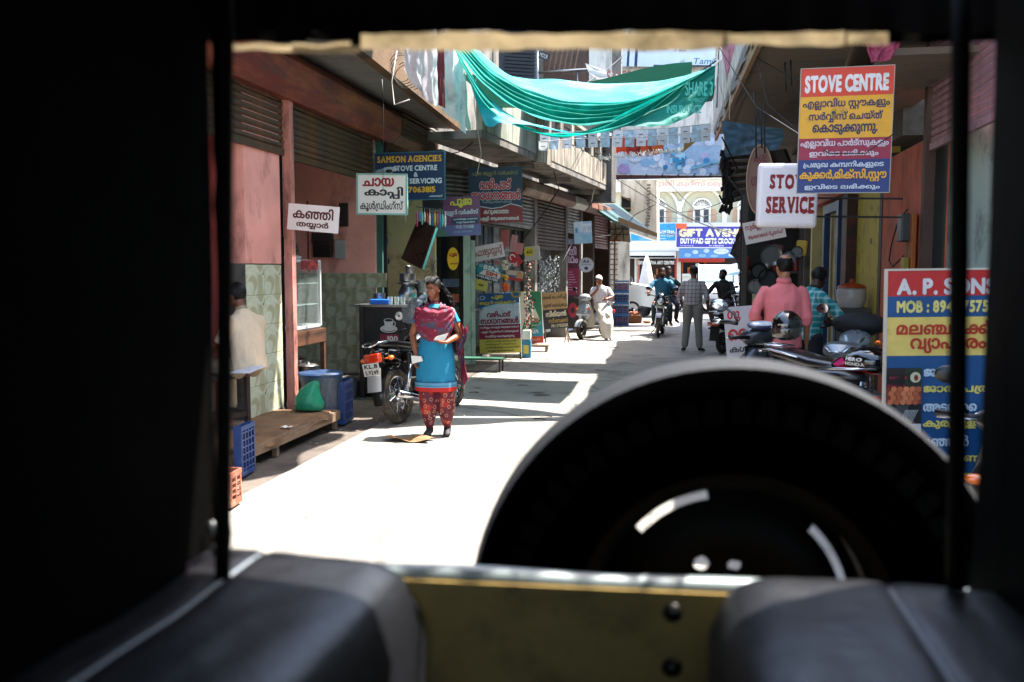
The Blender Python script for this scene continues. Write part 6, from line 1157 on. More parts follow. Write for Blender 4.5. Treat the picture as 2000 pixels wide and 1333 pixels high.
# right signs
sign('stove_centre_sign','large orange yellow crimson and blue stove centre board hanging at the upper right','sign',at(1557.5,136.5,7.45),at(1739,128.5,7.4),at(1556.5,377.5,7.45),
 [('r',0,0,1,1,'1d3a7a'),('r',0,.268,1,.455,'9a1444'),('r',0,.44,1,.775,'d8a51c'),('r',0,.775,1,1,'c9430f'),
 ('t','STOVE CENTRE',.045,.805,.95,.945,'d8d2d0',{'bold':60}),
 ('t','എല്ലാവിധ സ്റ്റൗകളും',.03,.665,.97,.76,'1b2350',{'bold':16}),('t','സർവ്വീസ് ചെയ്ത്',.1,.565,.9,.655,'1b2350',{'bold':16}),('t','കൊടുക്കുന്നു.',.145,.465,.85,.55,'1b2350',{'bold':20}),
 ('t','എല്ലാവിധ പാർട്സുകളും',.02,.355,.975,.435,'d0c4cc',{'bold':10}),('t','ഇവിടെ ലഭിക്കും',.12,.285,.87,.345,'d0c4cc',{'bold':12}),
 ('t','പ്രമുഖ കമ്പനികളുടെ',.06,.195,.93,.255,'c4c9d4',{'bold':12}),('t','കുക്കർ,മിക്സി,സ്റ്റൗ',.02,.085,.965,.19,'d8a51c',{'bold':20}),('t','ഇവിടെ ലഭിക്കും',.08,.02,.9,.07,'c4c9d4',{'bold':12})],back='1d3a7a',thick=.02,frame='a9a49a',fw=.005)
# rounded light box
P=[at(1478,322,8.6),at(1591,322,8.6),at(1480,441,8.6)]
t,W,Hh=sign('stove_service_sign','rounded white light box with dark red stove service letters','sign',P[0],P[1],P[2],[('t','STOVE',.17,.6,.88,.84,'8f1020',{'bold':55,'serif':1.2}),('t','SERVICE',.12,.2,.97,.48,'8f1020',{'bold':55,'serif':1.2})],back='dedadc',thick=.004)
MB().rbox((W/2,Hh/2,-.065),(W+.03,Hh+.03,.12),.035,seg=4).build('light_box',M('lightbox_plastic','dedadc',.35,var=.05,vs=4,dirt=('8a8480',.2,4)),t,smooth=40)
t2=[c for c in t.children if c.name.startswith('panel')][0]; t2.scale=(.9,.9,1); t2.location=(W*.05,Hh*.05,.0)
rmb=MB().lathe([(.0,0)],n=3); 
MB().bb(W,W+.75,Hh*.15,Hh*.18,-.07,-.05).bb(W,W+.75,Hh*.45,Hh*.48,-.07,-.05).build('bracket',darkmetal,t)
t=thing('oval_sign','brown oval sign with painted letters hanging behind the light box','sign',at(1484,352,10.0)); m=MB(); disc(m,0,0,.13,.36,0); m.V+=[]; m.build('panel',M('oval_tan','7a5f52',.6,var=.1),t); MB().lathe([(.0,0)],n=3)
m=MB(); text_mesh(m,'കശു',-.07,.16,.07,.27,.004,bold=12); text_mesh(m,'ഗു',-.09,-.1,.0,.04,.004,bold=12); m.V=[(x,-z,y) for x,y,z in m.V]; m.build('lettering',M('ink_darkred','6a1c20',.6),t)
m=MB(); m.tube([(.135*math.cos(a_),-.01,.365*math.sin(a_)) for a_ in np.linspace(0,2*PI,40)[:-1]],.01,6,closed=True); m.build('rim',M('rim_tan','9a7f68',.5),t,smooth=True)
sign('gold_repair_sign','tilted white board with red writing below the stove service light box','sign',at(1451,436.5,10.6),at(1530,420,10.5),at(1457,478.5,10.6),[('t','സ്വർണ്ണം, വെള്ളി',.05,.52,.92,.92,'8f1420',{'bold':12}),('t','ആഭരണങ്ങൾ റിപ്പയറിംഗ്',.08,.13,.95,.42,'8f1420',{'bold':12})],back='bfb8b6')
t,W,Hh=sign('spice_board','tall blue yellow and red spice merchant board standing on the right','sign board',at(1722,530,5.6),at(1952,527,5.7),at(1726,956,5.6),
 [('r',0,0,1,1,'11527f'),('r',0,.885,1,1,'b02a2c'),('r',0,.615,1,.79,'c9b36a'),('r',.0,0,1,.075,'c9a83a'),
 ('t','A. P. SONS',.08,.89,.915,.965,'c4bfc0',{'bold':48}),('t','MOB : 8943 75756',.08,.81,.915,.865,'c9bd7a',{'bold':48}),
 ('t','മലഞ്ചരക്ക്',.08,.71,.9,.775,'a83218',{'bold':18}),('t','വ്യാപാരം',.2,.625,.85,.695,'a83218',{'bold':18}),
 ('t','ജാതി',.32,.52,.62,.57,'b4c0cc',{'bold':20,'align':'l'}),('t','ജാതിപത്രി',.32,.44,.93,.49,'c9bd6a',{'bold':20}),('t','അടയ്ക്ക',.32,.36,.78,.41,'b4c0cc',{'bold':20}),('t','കുരുമുളക്',.32,.28,.9,.33,'c9bd6a',{'bold':20}),('t','മഞ്ഞൾ',.32,.2,.72,.25,'b4c0cc',{'bold':20}),('t','കശുവണ്ടി',.32,.12,.85,.17,'c9bd6a',{'bold':20}),('t','കശ്മീരി മുളക്',.35,.015,.85,.06,'a83218',{'bold':14}),
 ('r',0,.475,.16,.56,'2a1218'),('r',.16,.475,.3,.56,'2c3a2a'),('r',0,.395,.3,.475,'8a4a34'),('r',0,.305,.08,.395,'14241c'),('r',.08,.305,.19,.395,'4a4c50'),('r',.19,.305,.3,.395,'16161a'),('r',0,.22,.3,.305,'b9b4b8')]
 +[('c',.01+.014*(i*7%11),.48+.0075*(i*5%10),.011,.0065,('6a1a28','8a2434','1a1216')[i%3]) for i in range(30)]+[('c',.23,.52,.045,.024,'b9b49a'),('c',.235,.518,.018,.014,'7a2a2a')]
 +[('c',.02+.052*(i%6)+.02*((i//6)%2),.408+.02*(i//6),.025,.0125,('b8714f','a8603f','c27d58')[i%3]) for i in range(24) if .02+.052*(i%6)<.28]
 +[('c',.085+.0095*(i%11),.309+.0068*(i//11),.0035,.0022,('9a9c9e','b4b6b8')[i%2]) for i in range(132)]
 +[('p',[(.15+.03*i,.24),(.165+.03*i,.245),(.2+.028*i,.285),(.185+.028*i,.29)],('8a3a24','a04a30','742c1c')[i]) for i in range(3)],back='11527f',thick=.02,frame='b8b0a4',fw=.012)
MB().bb(.02,.06,-.32,0,-.05,-.02).bb(W-.06,W-.02,-.32,0,-.05,-.02).build('leg',darkwood,t)
sign('white_painted_board','white board with large red painted letters leaning behind the black scooter','sign board',at(1418,601,8.8),at(1482,596,8.8),at(1420,704,8.8),[('t','ഗു',.1,.72,.5,.92,'a81c24',{'bold':22}),('t','വെ',.08,.36,.8,.58,'a81c24',{'bold':22}),('t','കശു',.1,.1,.8,.24,'2a2a30',{'bold':12})],back='b4aeb0')
# wall fixtures on the right
MB().rbox((RX+.14,8.15,2.42),(.12,.28,.5),.01).build('meter_box',M('box_brown','33221d',.5),label='brown meter box high on the pale blue wall',cat='box')
t=thing('switch_board','grey fuse box on an orange board fixed on the salmon pier','fuse box',(RX-.04,10.35,2.0)); 
MB().rbox((-.03,0,-.1),(.05,.3,.7),.01).build('backing',M('fuse_orange','a8641f',.6,dirt=('5a3a1c',.4,4)),t); MB().rbox((-.09,.05,.1),(.1,.22,.3),.015).build('fuse_box',M('fuse_grey','4f5254',.4,metal=.3,dirt=('2a2a28',.4,5)),t); MB().rbox((-.09,-.04,-.3),(.06,.12,.16),.01).build('meter',M('meter_yellow','9a8a3a',.4),t)
wire('looped_wire',[Vector((RX-.1,10.4,2.3)),Vector((RX-.1,10.8,2.2)),Vector((RX-.1,11.1,1.95)),Vector((RX-.1,11.2,1.75)),Vector((RX-.1,11.0,1.68)),Vector((RX-.1,10.5,1.8))],.008,wirem,'black wire looping out of the fuse box over the salmon pier')
for k,(y,z) in enumerate(((8.4,1.95),(13.3,2.0))):
    X_=RX+(.19 if k==0 else .09); MB().add([(X_,y,z),(X_,y-.13,z),(X_,y-.13,z+.08),(X_,y,z+.08)],[(0,1,2,3)]).build('blue_sticker',M('sticker_blue','1f6a8a',.5,var=.4,vs=30),label=('small torn blue sticker on the pale blue wall','small torn blue sticker on the yellow wall')[k],cat='sticker')
wire('grey_pipe',[Vector((RX+.17,8.6,3.0)),Vector((RX+.17,8.6,2.6))],.02,M('pvc','8f9896',.4),'short grey conduit running down to the meter box',cat='pipe')
wire('hose_coil',[Vector((RX-.15+.0*t,9.9+.14*math.cos(t),1.05+.2*math.sin(t))) for t in np.linspace(0,6.2,24)],.018,M('hose_grey','9a9690',.5),'coiled pale grey hose beside the spice board',cat='hose')
t=thing('ceramic_pot','white pot with an orange lid on a ledge in the yellow doorway','pot',(RX-.15,13.2,1.12)); MB().lathe([(0,0),(.16,0),(.2,.1),(.2,.24),(.18,.27)],n=24).build('pot_body',M('pot_white','b9b2b0',.3),t,smooth=40); MB().lathe([(.2,.27),(.17,.31),(.03,.35),(.03,.39),(0,.4)],n=24).build('lid',M('lid_orange','b0522a',.4),t,smooth=40); MB().bb(-.15,.2,-.25,.25,-1.02,-.001).build('stand',conc_dark,t)
# ------------------------------------------------------------------ wires
W_=lambda pts,r,lab,sag=0,mat=wirem:wire('cable',[at(*p) for p in pts],r,mat,lab,sag)
W_([(1404,92,10),(1478,210,9.4),(1560,262,8.2),(1620,300,7.3),(1690,300,7.2),(1745,262,7.2)],.005,'cable looping in front of the orange stove centre board')
W_([(1478,108,10),(1500,205,9.6),(1552,250,9.2),(1560,300,9)],.005,'cable dropping behind the left edge of the stove centre board')
W_([(1476,112,10.5),(1556,158,9.5),(1740,190,7.4)],.005,'cable crossing to the top of the stove centre board')
for k,(x,y0,y1) in enumerate(((1533,122,180),(1544,118,168),(1486,205,290),(1492,202,300),(1475,180,310))):
    a=at(x,y0,9.5); b=at(x+2,y1,9.5); wire('hook_rod',[a,b],.009,darkmetal,('hooked iron rod hanging from the soffit left of the orange board','plain iron rod beside the hooked one','left twisted wire above the light box','right twisted wire above the light box','thin wire far left under the balcony')[k],cat='rod')
W_([(1410,268,13),(1440,330,13.5),(1424,350,14),(1480,420,12)],.012,'thick black cable under the dark awning')
for k,(p0,p1,sg) in enumerate((((1205,350,28),(1480,470,30),.25),((1240,352,28),(1430,452,33),.3),((1280,410,33),(1440,380,33),.3),((1260,440,33),(1430,470,33),.2),((1205,420,28),(1330,455,40),.3),((1300,350,36),(1425,470,36),.1),((1270,420,36),(1450,400,38),.3))):
    W_((p0,p1),.014,('uppermost','second','third','fourth','fifth','steepest','lowest')[k]+' overhead cable in front of the arched building',sg)
W_([(1193,478,26),(1240,420,26),(1280,400,26)],.012,'cable rising from the corner pier over the lane mouth')
W_([(1085,540,20),(1120,470,21),(1190,460,24),(1228,432,26)],.012,'slack black cable running along the left shop heads')
W_([(1020,470,18),(1060,420,18),(1092,370,18),(1076,318,18)],.012,'black cable climbing the left shutters to the balcony')
W_([(1155,395,22),(1165,350,22),(1172,330,22)],.014,'white cable hanging from the balcony end',0,wirew)
W_([(930,150,12),(926,200,12),(934,262,12.5),(940,300,13),(932,340,13)],.007,'white wire hanging in front of the offerings board',0,wirew)
W_([(746,155,9.6),(749,205,9.6)],.006,'short wire hook under the left soffit'); W_([(749,205,9.4),(748,380,9.9)],.003,'thin wire holding the white tea sign')
W_([(775,100,9.6),(765,160,9.6),(770,205,9.6),(800,195,9.6)],.006,'pale loop of wire dangling from the soffit edge',0,wirew)
for k in range(6):
    c=at(780+k*3,130,10); m=[c+Vector((.12*math.cos(t)*(1+.1*k),.02*k,.15*math.sin(t)-.02*k)) for t in np.linspace(k,k+4.5,16)]; wire('wire_tangle',m,.004,wirem,'loose loop of the wire tangle below the white tarpaulin',group='wire tangle under the tarpaulin')
for k,(a_,b_,s_) in enumerate(((( 1398,120,11),(1210,160,24),.3),((1225,100,24),(1140,165,14),.05),((1230,95,24),(1150,160,14),.05),((1404,95,12),(1400,210,11),.05),((880,300,13),(945,250,14),.1),((868,300,12.5),(860,400,12),0.02))):
    W_((a_,b_),.008,('cable crossing high toward the script billboard','left taut wire in front of the upper floor','right taut wire in front of the upper floor','wire dropping at the right end of the teal sheet','thin wire under the balcony near the blue board','thin wire beside the blue stove board')[k],s_)
for k in range(8):
    x=1404+rr.uniform(0,22); W_([(x,90+rr.uniform(0,30),11),(x+rr.uniform(-8,8),150,11),(x+rr.uniform(-12,12),rr.uniform(180,240),11)],.004,'loose white thread hanging along the right balcony net',0,wirew)
for o in COL.objects:
    if o.name.startswith('cable') and o.get('label','').startswith('loose white thread'): o['group']='loose threads on the balcony net'
W_([(556,276,8.85),(536,300,8.85),(534,330,8.85),(552,352,8.85)],.004,'thin wire looping beside the pink door post')

# ------------------------------------------------------------------ the jeep the picture is taken from
M('seam_grey','8a9096',.35); jp=thing('jeep','dark jeep interior framing the view, with rear seats, olive tailgate and spare wheel','jeep',(0,0,0))
jb=lambda nm,x0,x1,y0,y1,z0,z1,mat,par=jp:MB().bb(x0,x1,y0,y1,z0,z1).build(nm,mat,par)
vin=M('black_vinyl','090706',.8,var=.3,vs=3,bump=.4,bs=8,spec=.05); olive=M('olive_paint','a08a55',.5,metal=.1,var=.35,vs=4,coat=.3,bump=.1,dirt=('3b2f12',.4,4))
leather=M('grey_leatherette','1c1d21',.45,var=.15,vs=6,bump=.2,bs=35,coat=.0,spec=.28)
# tailgate: follows the pixel line of its upper edge
tA=dep(560,1092,1.06); tB=dep(2060,1160,1.06); zt_=tA.z
def tz(x): return tA.z+(tB.z-tA.z)*(x-tA.x)/(tB.x-tA.x)
YT=lambda x:tA.y+(tB.y-tA.y)*(x-tA.x)/(tB.x-tA.x)
def tg(nm,x0,x1,zt,zb,t,mat,fwd=0): # slab along the tailgate line
    P=[Vector((x0,YT(x0)-fwd,tz(x0)+zt)),Vector((x1,YT(x1)-fwd,tz(x1)+zt)),Vector((x1,YT(x1)-fwd,tz(x1)+zb)),Vector((x0,YT(x0)-fwd,tz(x0)+zb))]
    return MB().slab(P[3],P[2],P[1],P[0],-t).build(nm,mat,jp)
xl,xr=dep(640,1100,1.06).x,dep(1990,1100,1.06).x
tailgate=tg('tailgate',xl,xr,-.012,-.5,-.02,olive)
lip=M('sunlit_lip','7d8788',.4,metal=.0,var=.15,vs=6,coat=.4)  # olive edge coloured pale for the sunlight on it
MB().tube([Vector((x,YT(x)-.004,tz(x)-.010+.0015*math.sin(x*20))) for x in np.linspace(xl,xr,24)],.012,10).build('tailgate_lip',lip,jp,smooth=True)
xs=dep(1284,1200,1.05).x
tg('reinforcing_strip',xs-.004,xs+.006,-.03,-.4,-.004,M('brass_strip','a08f3c',.35,metal=.4),fwd=.004)
tg('side_plate',xs+.006,xr,-.03,-.4,-.003,M('olive_dark','45340f',.4,metal=.2,var=.25,vs=5),fwd=.003)
for (px,py) in ((1314,1198),(1312,1306),(1352,1430)):
    p=dep(px,py,1.04); MB().lathe([(.0,.006),(.007,.003),(.011,0),(.0115,-.001)],p,(0,-1,.05),n=18).build('bolt',M('bolt_dark','15100a',.4,metal=.5),jp,smooth=True)
# benches
def bench(nm,xi,xo,y0,y1,zt,side):
    b=MB(); th=.2; N=28; Mv=30
    def top(u,v):
        x=xi+(xo-xi)*u; y=y0+(y1-y0)*v; ex=min(1,u*(abs(xo-xi))/.06); ey=min(1,(1-v)*(y1-y0)/.03)
        z=zt-.035*(1-math.sqrt(max(0,1-(1-ex)**2)))-.03*(1-math.sqrt(max(0,1-(1-ey)**2)))+.006*math.sin(u*5)+.004*mnoise.noise((x*7,y*7,0))+.0015*mnoise.noise((x*30,y*14,4))
        s=abs(u-.35)*abs(xo-xi); z-=.004*math.exp(-(s/.006)**2)
        return Vector((x,y,z))
    b.grid(top,60,40)
    inner=[top(0,v) for v in np.linspace(0,1,41)]; far=[top(u,1) for u in np.linspace(0,1,61)]
    n=len(b.V)
    def skirt(P,d):
        V=[]; 
        for p in P: V+= [p,p+Vector((d[0]*.012,d[1]*.012,-.03)),p+Vector((d[0]*.01,d[1]*.01,-th))]
        b.add(V,[(3*i,3*i+3,3*i+4,3*i+1) for i in range(len(P)-1)]+[(3*i+1,3*i+4,3*i+5,3*i+2) for i in range(len(P)-1)])
    skirt(inner,(-1*math.copysign(1,xo-xi),0)); skirt(far,(0,1))
    o=b.build(nm,leather,jp,smooth=True); 
    MB().tube([top(.35,v)+Vector((0,0,.001)) for v in np.linspace(0,.955,30)],.0022,6).build('seam',M('seam_grey','6f747a',.4),o,smooth=True)
    MB().tube([p+Vector((0,.004,-.004)) for p in far],.004,6).build('piping',M('piping','3a3d42',.3),o,smooth=True)
    return o
pi_=dep(812,1112,1.03); bench('seat',pi_.x,pi_.x-.5,.2,pi_.y,pi_.z+.012,-1)
pr_=dep(1408,1124,1.03); bench('seat',pr_.x,pr_.x+.5,.2,pr_.y,pr_.z+.006,1)
# frame poles and side curtains
def pole(nm,pts,r,mat=blackpaint,n=12): return MB().tube(pts,r,n).build(nm,mat,jp,smooth=True)
pole('hood_pole',[dep(441,-60,.95),dep(441,60,.95),dep(439,500,.95),dep(436,1000,.95),dep(434,1200,.95)],.0082,M('pole_black','050505',.6,var=.1,spec=.1))
pole('hood_pole',[dep(1877,-60,.95),dep(1877,100,.95),dep(1872,600,.95),dep(1866,1150,.95)],.0098,M('pole_black','050505',.6,var=.1,spec=.1))
def curtain(px0,px1,side):
    A=dep(px0,-150,1.0); 
    def f(u,v):
        y=-.6+u*(dep(px0,600,1.0).y+.6); z=(1.345 if side<0 else 1.25)+1.05*v
        base=dep(px0,600,1.0).x
        return Vector((base+side*(.003*math.sin(z*5)+.03*(1-u))+.004*mnoise.noise((y*5,z*4,side)),y,z))
    MB().grid(f,24,40).build('side_curtain',vin,jp,smooth=True)
curtain(419,419,-1); curtain(1918,1918,1)
e=[]; rq=random.Random(2)
xL=dep(419,600,1.0); m=MB(); m.grid(lambda u,v:Vector((xL.x+.003+.01*u+.004*mnoise.noise((v*30,0,3)),xL.y+.0,1.345+1.0*v)),2,60); m.build('curtain_hem',vin,jp,smooth=True)
for (px,py) in ((413,1032),(421,1078)): MB().ell(dep(px,py,.99),(.006,.003,.008),10,8).build('press_stud',metal,jp,smooth=True)
# canvas roof and its rolled rear hem
edge=[(380,74),(455,88),(560,84),(590,82),(700,80),(705,78),(820,84),(900,82),(1000,80),(1130,78),(1250,75),(1350,72),(1460,70),(1560,68),(1640,74),(1740,70),(1830,72),(1990,72)]
hemY=1.09
def hempt(px,py): return dep(px,py,hemY)
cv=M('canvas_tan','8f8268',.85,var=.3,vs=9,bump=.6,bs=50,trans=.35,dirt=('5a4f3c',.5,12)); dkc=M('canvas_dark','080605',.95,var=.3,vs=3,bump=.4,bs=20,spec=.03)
roofz=2.02
def roof(u,v):
    x=-.95+2.0*u; y=-.9+v*(hempt(1000,40).y+.9-.08); return Vector((x,y,roofz+.05*math.sin(PI*u)-.02*(1-v)+.012*math.sin(u*19)*math.sin(v*6)))
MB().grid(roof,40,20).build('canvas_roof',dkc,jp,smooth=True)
f=curve_pts([(px,py,1) for px,py in edge])  # only for spacing of the sag
def hem(px0,px1,top,bot,mat,nm,dy=0.,seed=0,flap=.03):
    m=MB()
    def q(u,v):
        px=px0+(px1-px0)*u; t=top+3*math.sin(px*.011+seed)+2*math.sin(px*.031+1)+1.5*math.sin(px*.083); b=bot+2.5*math.sin(px*.017+2+seed)+1.2*math.sin(px*.07+1); py=t+(b-t)*v
        return dep(px,py,hemY+dy+flap*v+.004*math.sin(px*.06))
    m.grid(q,60,6); return m.build(nm,mat,jp,smooth=True)
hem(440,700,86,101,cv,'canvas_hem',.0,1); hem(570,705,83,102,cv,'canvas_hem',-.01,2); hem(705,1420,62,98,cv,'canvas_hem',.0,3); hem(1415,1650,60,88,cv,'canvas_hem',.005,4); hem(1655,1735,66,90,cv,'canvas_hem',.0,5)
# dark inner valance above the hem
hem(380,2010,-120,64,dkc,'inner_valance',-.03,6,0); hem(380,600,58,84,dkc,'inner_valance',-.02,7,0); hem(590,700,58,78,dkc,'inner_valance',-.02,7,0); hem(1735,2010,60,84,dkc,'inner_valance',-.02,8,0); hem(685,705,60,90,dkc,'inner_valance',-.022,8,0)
jb('floor_pan',-1.0,1.0,-.95,1.04,.72,.75,vin); jb('front_bulkhead',-1.0,1.0,-.98,-.94,.7,1.4,vin); jb('windscreen_header',-1.0,1.0,-.98,-.94,1.92,2.05,vin)
# body sides and wheel tubs (black, below the curtains)
jb('body_side',-1.1,dep(262,1100,1.0).x,-.6,1.0,.3,1.335,vin); jb('body_sill',dep(262,1100,1.0).x,dep(419,1100,1.0).x-.01,-.6,.86,1.3,1.345,vin)
jb('body_side',dep(1990,1100,1.0).x,1.1,-.6,1.05,.3,dep(1950,1150,1.0).z,vin)
# spare wheel: tyre, rim with slots and a mounting bracket
wc=dep(1420,1193,1.30); sw=bpy.data.objects.new('spare_wheel',None); COL.objects.link(sw); sw.parent=jp; sw.location=wc; sw.rotation_euler=(0,0,R(4)); sw.scale=(1.035,1,1.035)
RT=.357; TW=.19
prof=[(.205,-.062),(.215,-.085),(.25,-.095),(.32,-.095),(.338,-.09),(.350,-.075),(RT,-.05),(RT+.001,-.01),(RT-.002,.01),(.347,.03),(.338,.05),(.3,.098),(.25,.097),(.215,.085),(.205,.062)]
sidew=M('shaded_sidewall_rubber','050505',.9,var=.2,vs=5,bump=.3,bs=60,spec=.0)  # same rubber as the tread, coloured near black for its shaded side
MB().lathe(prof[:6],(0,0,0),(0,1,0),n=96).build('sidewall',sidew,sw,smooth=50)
MB().lathe(prof[5:],(0,0,0),(0,1,0),n=96).build('tread',M('sunlit_tread_rubber','222428',.75,var=.3,vs=9,bump=.4,bs=90,spec=.3),sw,smooth=50)  # same rubber, coloured lighter for the sun on top of the tyre
lug=MB().add([(-.014,-.012,0),(.014,-.012,0),(.010,.02,.0),(-.010,.02,.0),(-.012,-.012,.006),(.012,-.012,.006),(.008,.018,.007),(-.008,.018,.007)],[(0,3,2,1),(4,5,6,7),(0,1,5,4),(1,2,6,5),(2,3,7,6),(3,0,4,7)]).mesh('shoulder_lug',M('lug_rubber','0a0a0a',.9,var=.2,spec=.02))
for i in range(56):
    a_=2*PI*i/56; 
    o=bpy.data.objects.new('shoulder_lug',lug); COL.objects.link(o); o.parent=sw
    rad=Vector((math.cos(a_),0,math.sin(a_))); tn=Vector((-math.sin(a_),0,math.cos(a_))); nn_=Vector((0,-1,0)); y_=(rad+Vector((0,.18,0))).normalized(); z_=tn.cross(y_)
    if z_.y>0: tn=-tn; z_=-z_
    mm=Matrix.Identity(4)
    for i2,v in enumerate((tn,y_,z_)):
        for k in range(3): mm[k][i2]=v[k]
    mm.translation=rad*.292+Vector((0,-.0935,0)); o.scale=(1,.7,.25); o.matrix_basis=mm
rimm=M('rim_black','040404',.6,var=.2,spec=.1)
MB().lathe([(.2,-.07),(.212,-.075),(.212,-.06),(.195,-.05),(.19,.05),(.212,.065),(.212,.07),(.2,.068),(.186,.05),(.186,-.05)],(0,0,0),(0,1,0),n=64,closed=True).build('rim',rimm,sw,smooth=40)
# disc with four curved slots and bolt holes, cut out of a polar mesh
dcx=dep(1410,1183,1.30)-wc; hole=[]
holes=[((1370,1089),.0105),((1431,1092),.0085)]
hp=[((dep(px,py,1.33)-wc),r_) for (px,py),r_ in holes]
bmv=MB(); NR=44; NA=288; V=[];F=[]
def dead(r,a_,x,z):
    d=math.degrees(a_)%360
    for c_,hw in ((119,19.5),(29,17),(209,18),(299,18)):
        if .1595<r<.1705 and abs((d-c_+180)%360-180)<hw: return True
    for p,r_ in hp:
        if math.hypot(x-p.x,z-p.z)<r_: return True
    return False
for i in range(NR+1):
    r_=.03+(.187-.03)*i/NR
    for j in range(NA): a_=2*PI*j/NA; V.append((r_*math.cos(a_),.01+.02*math.cos(r_*30),r_*math.sin(a_)))
for i in range(NR):
    for j in range(NA):
        r_=.03+(.157)*(i+.5)/NR; a_=2*PI*(j+.5)/NA
        if not dead(r_,a_,r_*math.cos(a_),r_*math.sin(a_)): F.append((i*NA+j,i*NA+(j+1)%NA,(i+1)*NA+(j+1)%NA,(i+1)*NA+j))
used=sorted({i for f in F for i in f}); mp_={o:n for n,o in enumerate(used)}
MB().add([V[i] for i in used],[tuple(mp_[i] for i in f) for f in F]).build('wheel_disc',rimm,sw,smooth=True)
MB().bb(-.05,.05,-.18,.0,-.3,-.06).build('wheel_bracket',blackpaint,sw)

# ------------------------------------------------------------------ two wheelers
def wheel(par,nm,c,r,w,spokes=0,rim=chrome,tyre=rubber,lean=0,hubr=.05):
    t=bpy.data.objects.new(nm,None); COL.objects.link(t); t.parent=par; t.location=c; t.rotation_euler=(0,0,lean)
    rr_i=r-w*.85
    MB().lathe([(rr_i,-w*.32),(rr_i+w*.25,-w*.48),(r-w*.25,-w*.46),(r-w*.05,-w*.2),(r,0),(r-w*.05,w*.2),(r-w*.25,w*.46),(rr_i+w*.25,w*.48),(rr_i,w*.32)],(0,0,0),(0,1,0),n=40,closed=True).build('tyre',tyre,t,smooth=40)
    MB().lathe([(rr_i-.012,-w*.3),(rr_i+.006,-w*.34),(rr_i+.004,-w*.2),(rr_i-.008,0),(rr_i+.004,w*.2),(rr_i+.006,w*.34),(rr_i-.012,w*.3),(rr_i-.02,0)],(0,0,0),(0,1,0),n=40,closed=True).build('rim',rim,t,smooth=40)
    h=MB().lathe([(0,-w*.6),(hubr*.6,-w*.6),(hubr,-w*.4),(hubr,w*.4),(hubr*.6,w*.6),(0,w*.6)],(0,0,0),(0,1,0),n=20)
    if spokes:
        for i in range(spokes):
            a=2*PI*i/spokes; s=(-1)**i; b=a+s*.35; h.tube([(hubr*.9*math.cos(b),s*w*.35,hubr*.9*math.sin(b)),(rr_i*math.cos(a),0,rr_i*math.sin(a))],.0035,4)
    else:
        for i in range(5):
            a=2*PI*i/5; h.tube([(hubr*.8*math.cos(a),0,hubr*.8*math.sin(a)),(rr_i*math.cos(a),0,rr_i*math.sin(a))],[.02,.014],6)
    h.build('hub',rim if spokes else M('alloy_dark','3a3a3c',.4,metal=.5),t,smooth=40); return t
redlens=M('red_lens','c23a14',.15,var=.1,coat=1,emit=(.5,.06,.01),es=.0); amber=M('amber_lens','d8721c',.15,var=.1,coat=1); lens=M('headlamp_glass','c9d0d4',.05,var=.05,coat=1,metal=.5); plate=M('plate_paint','cfcac0',.5,var=.06)
def plate_text(t,lines,W,Hh,o,ux,uy,mat):
    o=Vector(o);ux=Vector(ux);uy=Vector(uy);n=ux.cross(uy)
    m=MB().add([tuple(o+ux*x+uy*y) for x,y in ((0,0),(W,0),(W,Hh),(0,Hh))],[(0,1,2,3)]); m.slab(o,o+ux*W,o+ux*W+uy*Hh,o+uy*Hh,-.003) if False else None
    m.build('number_plate',plate,t)
    m=MB(); k=len(lines)
    for i,s in enumerate(lines): text_mesh(m,s,W*.1,Hh*(k-1-i+.16)/k,W*.9,Hh*(k-i-.14)/k,.0,bold=30)
    m.V=[tuple(o+ux*x+uy*y+n*(.003+z)) for x,y,z in m.V]; m.build('plate_lettering',M('ink_black','141414',.6),t)
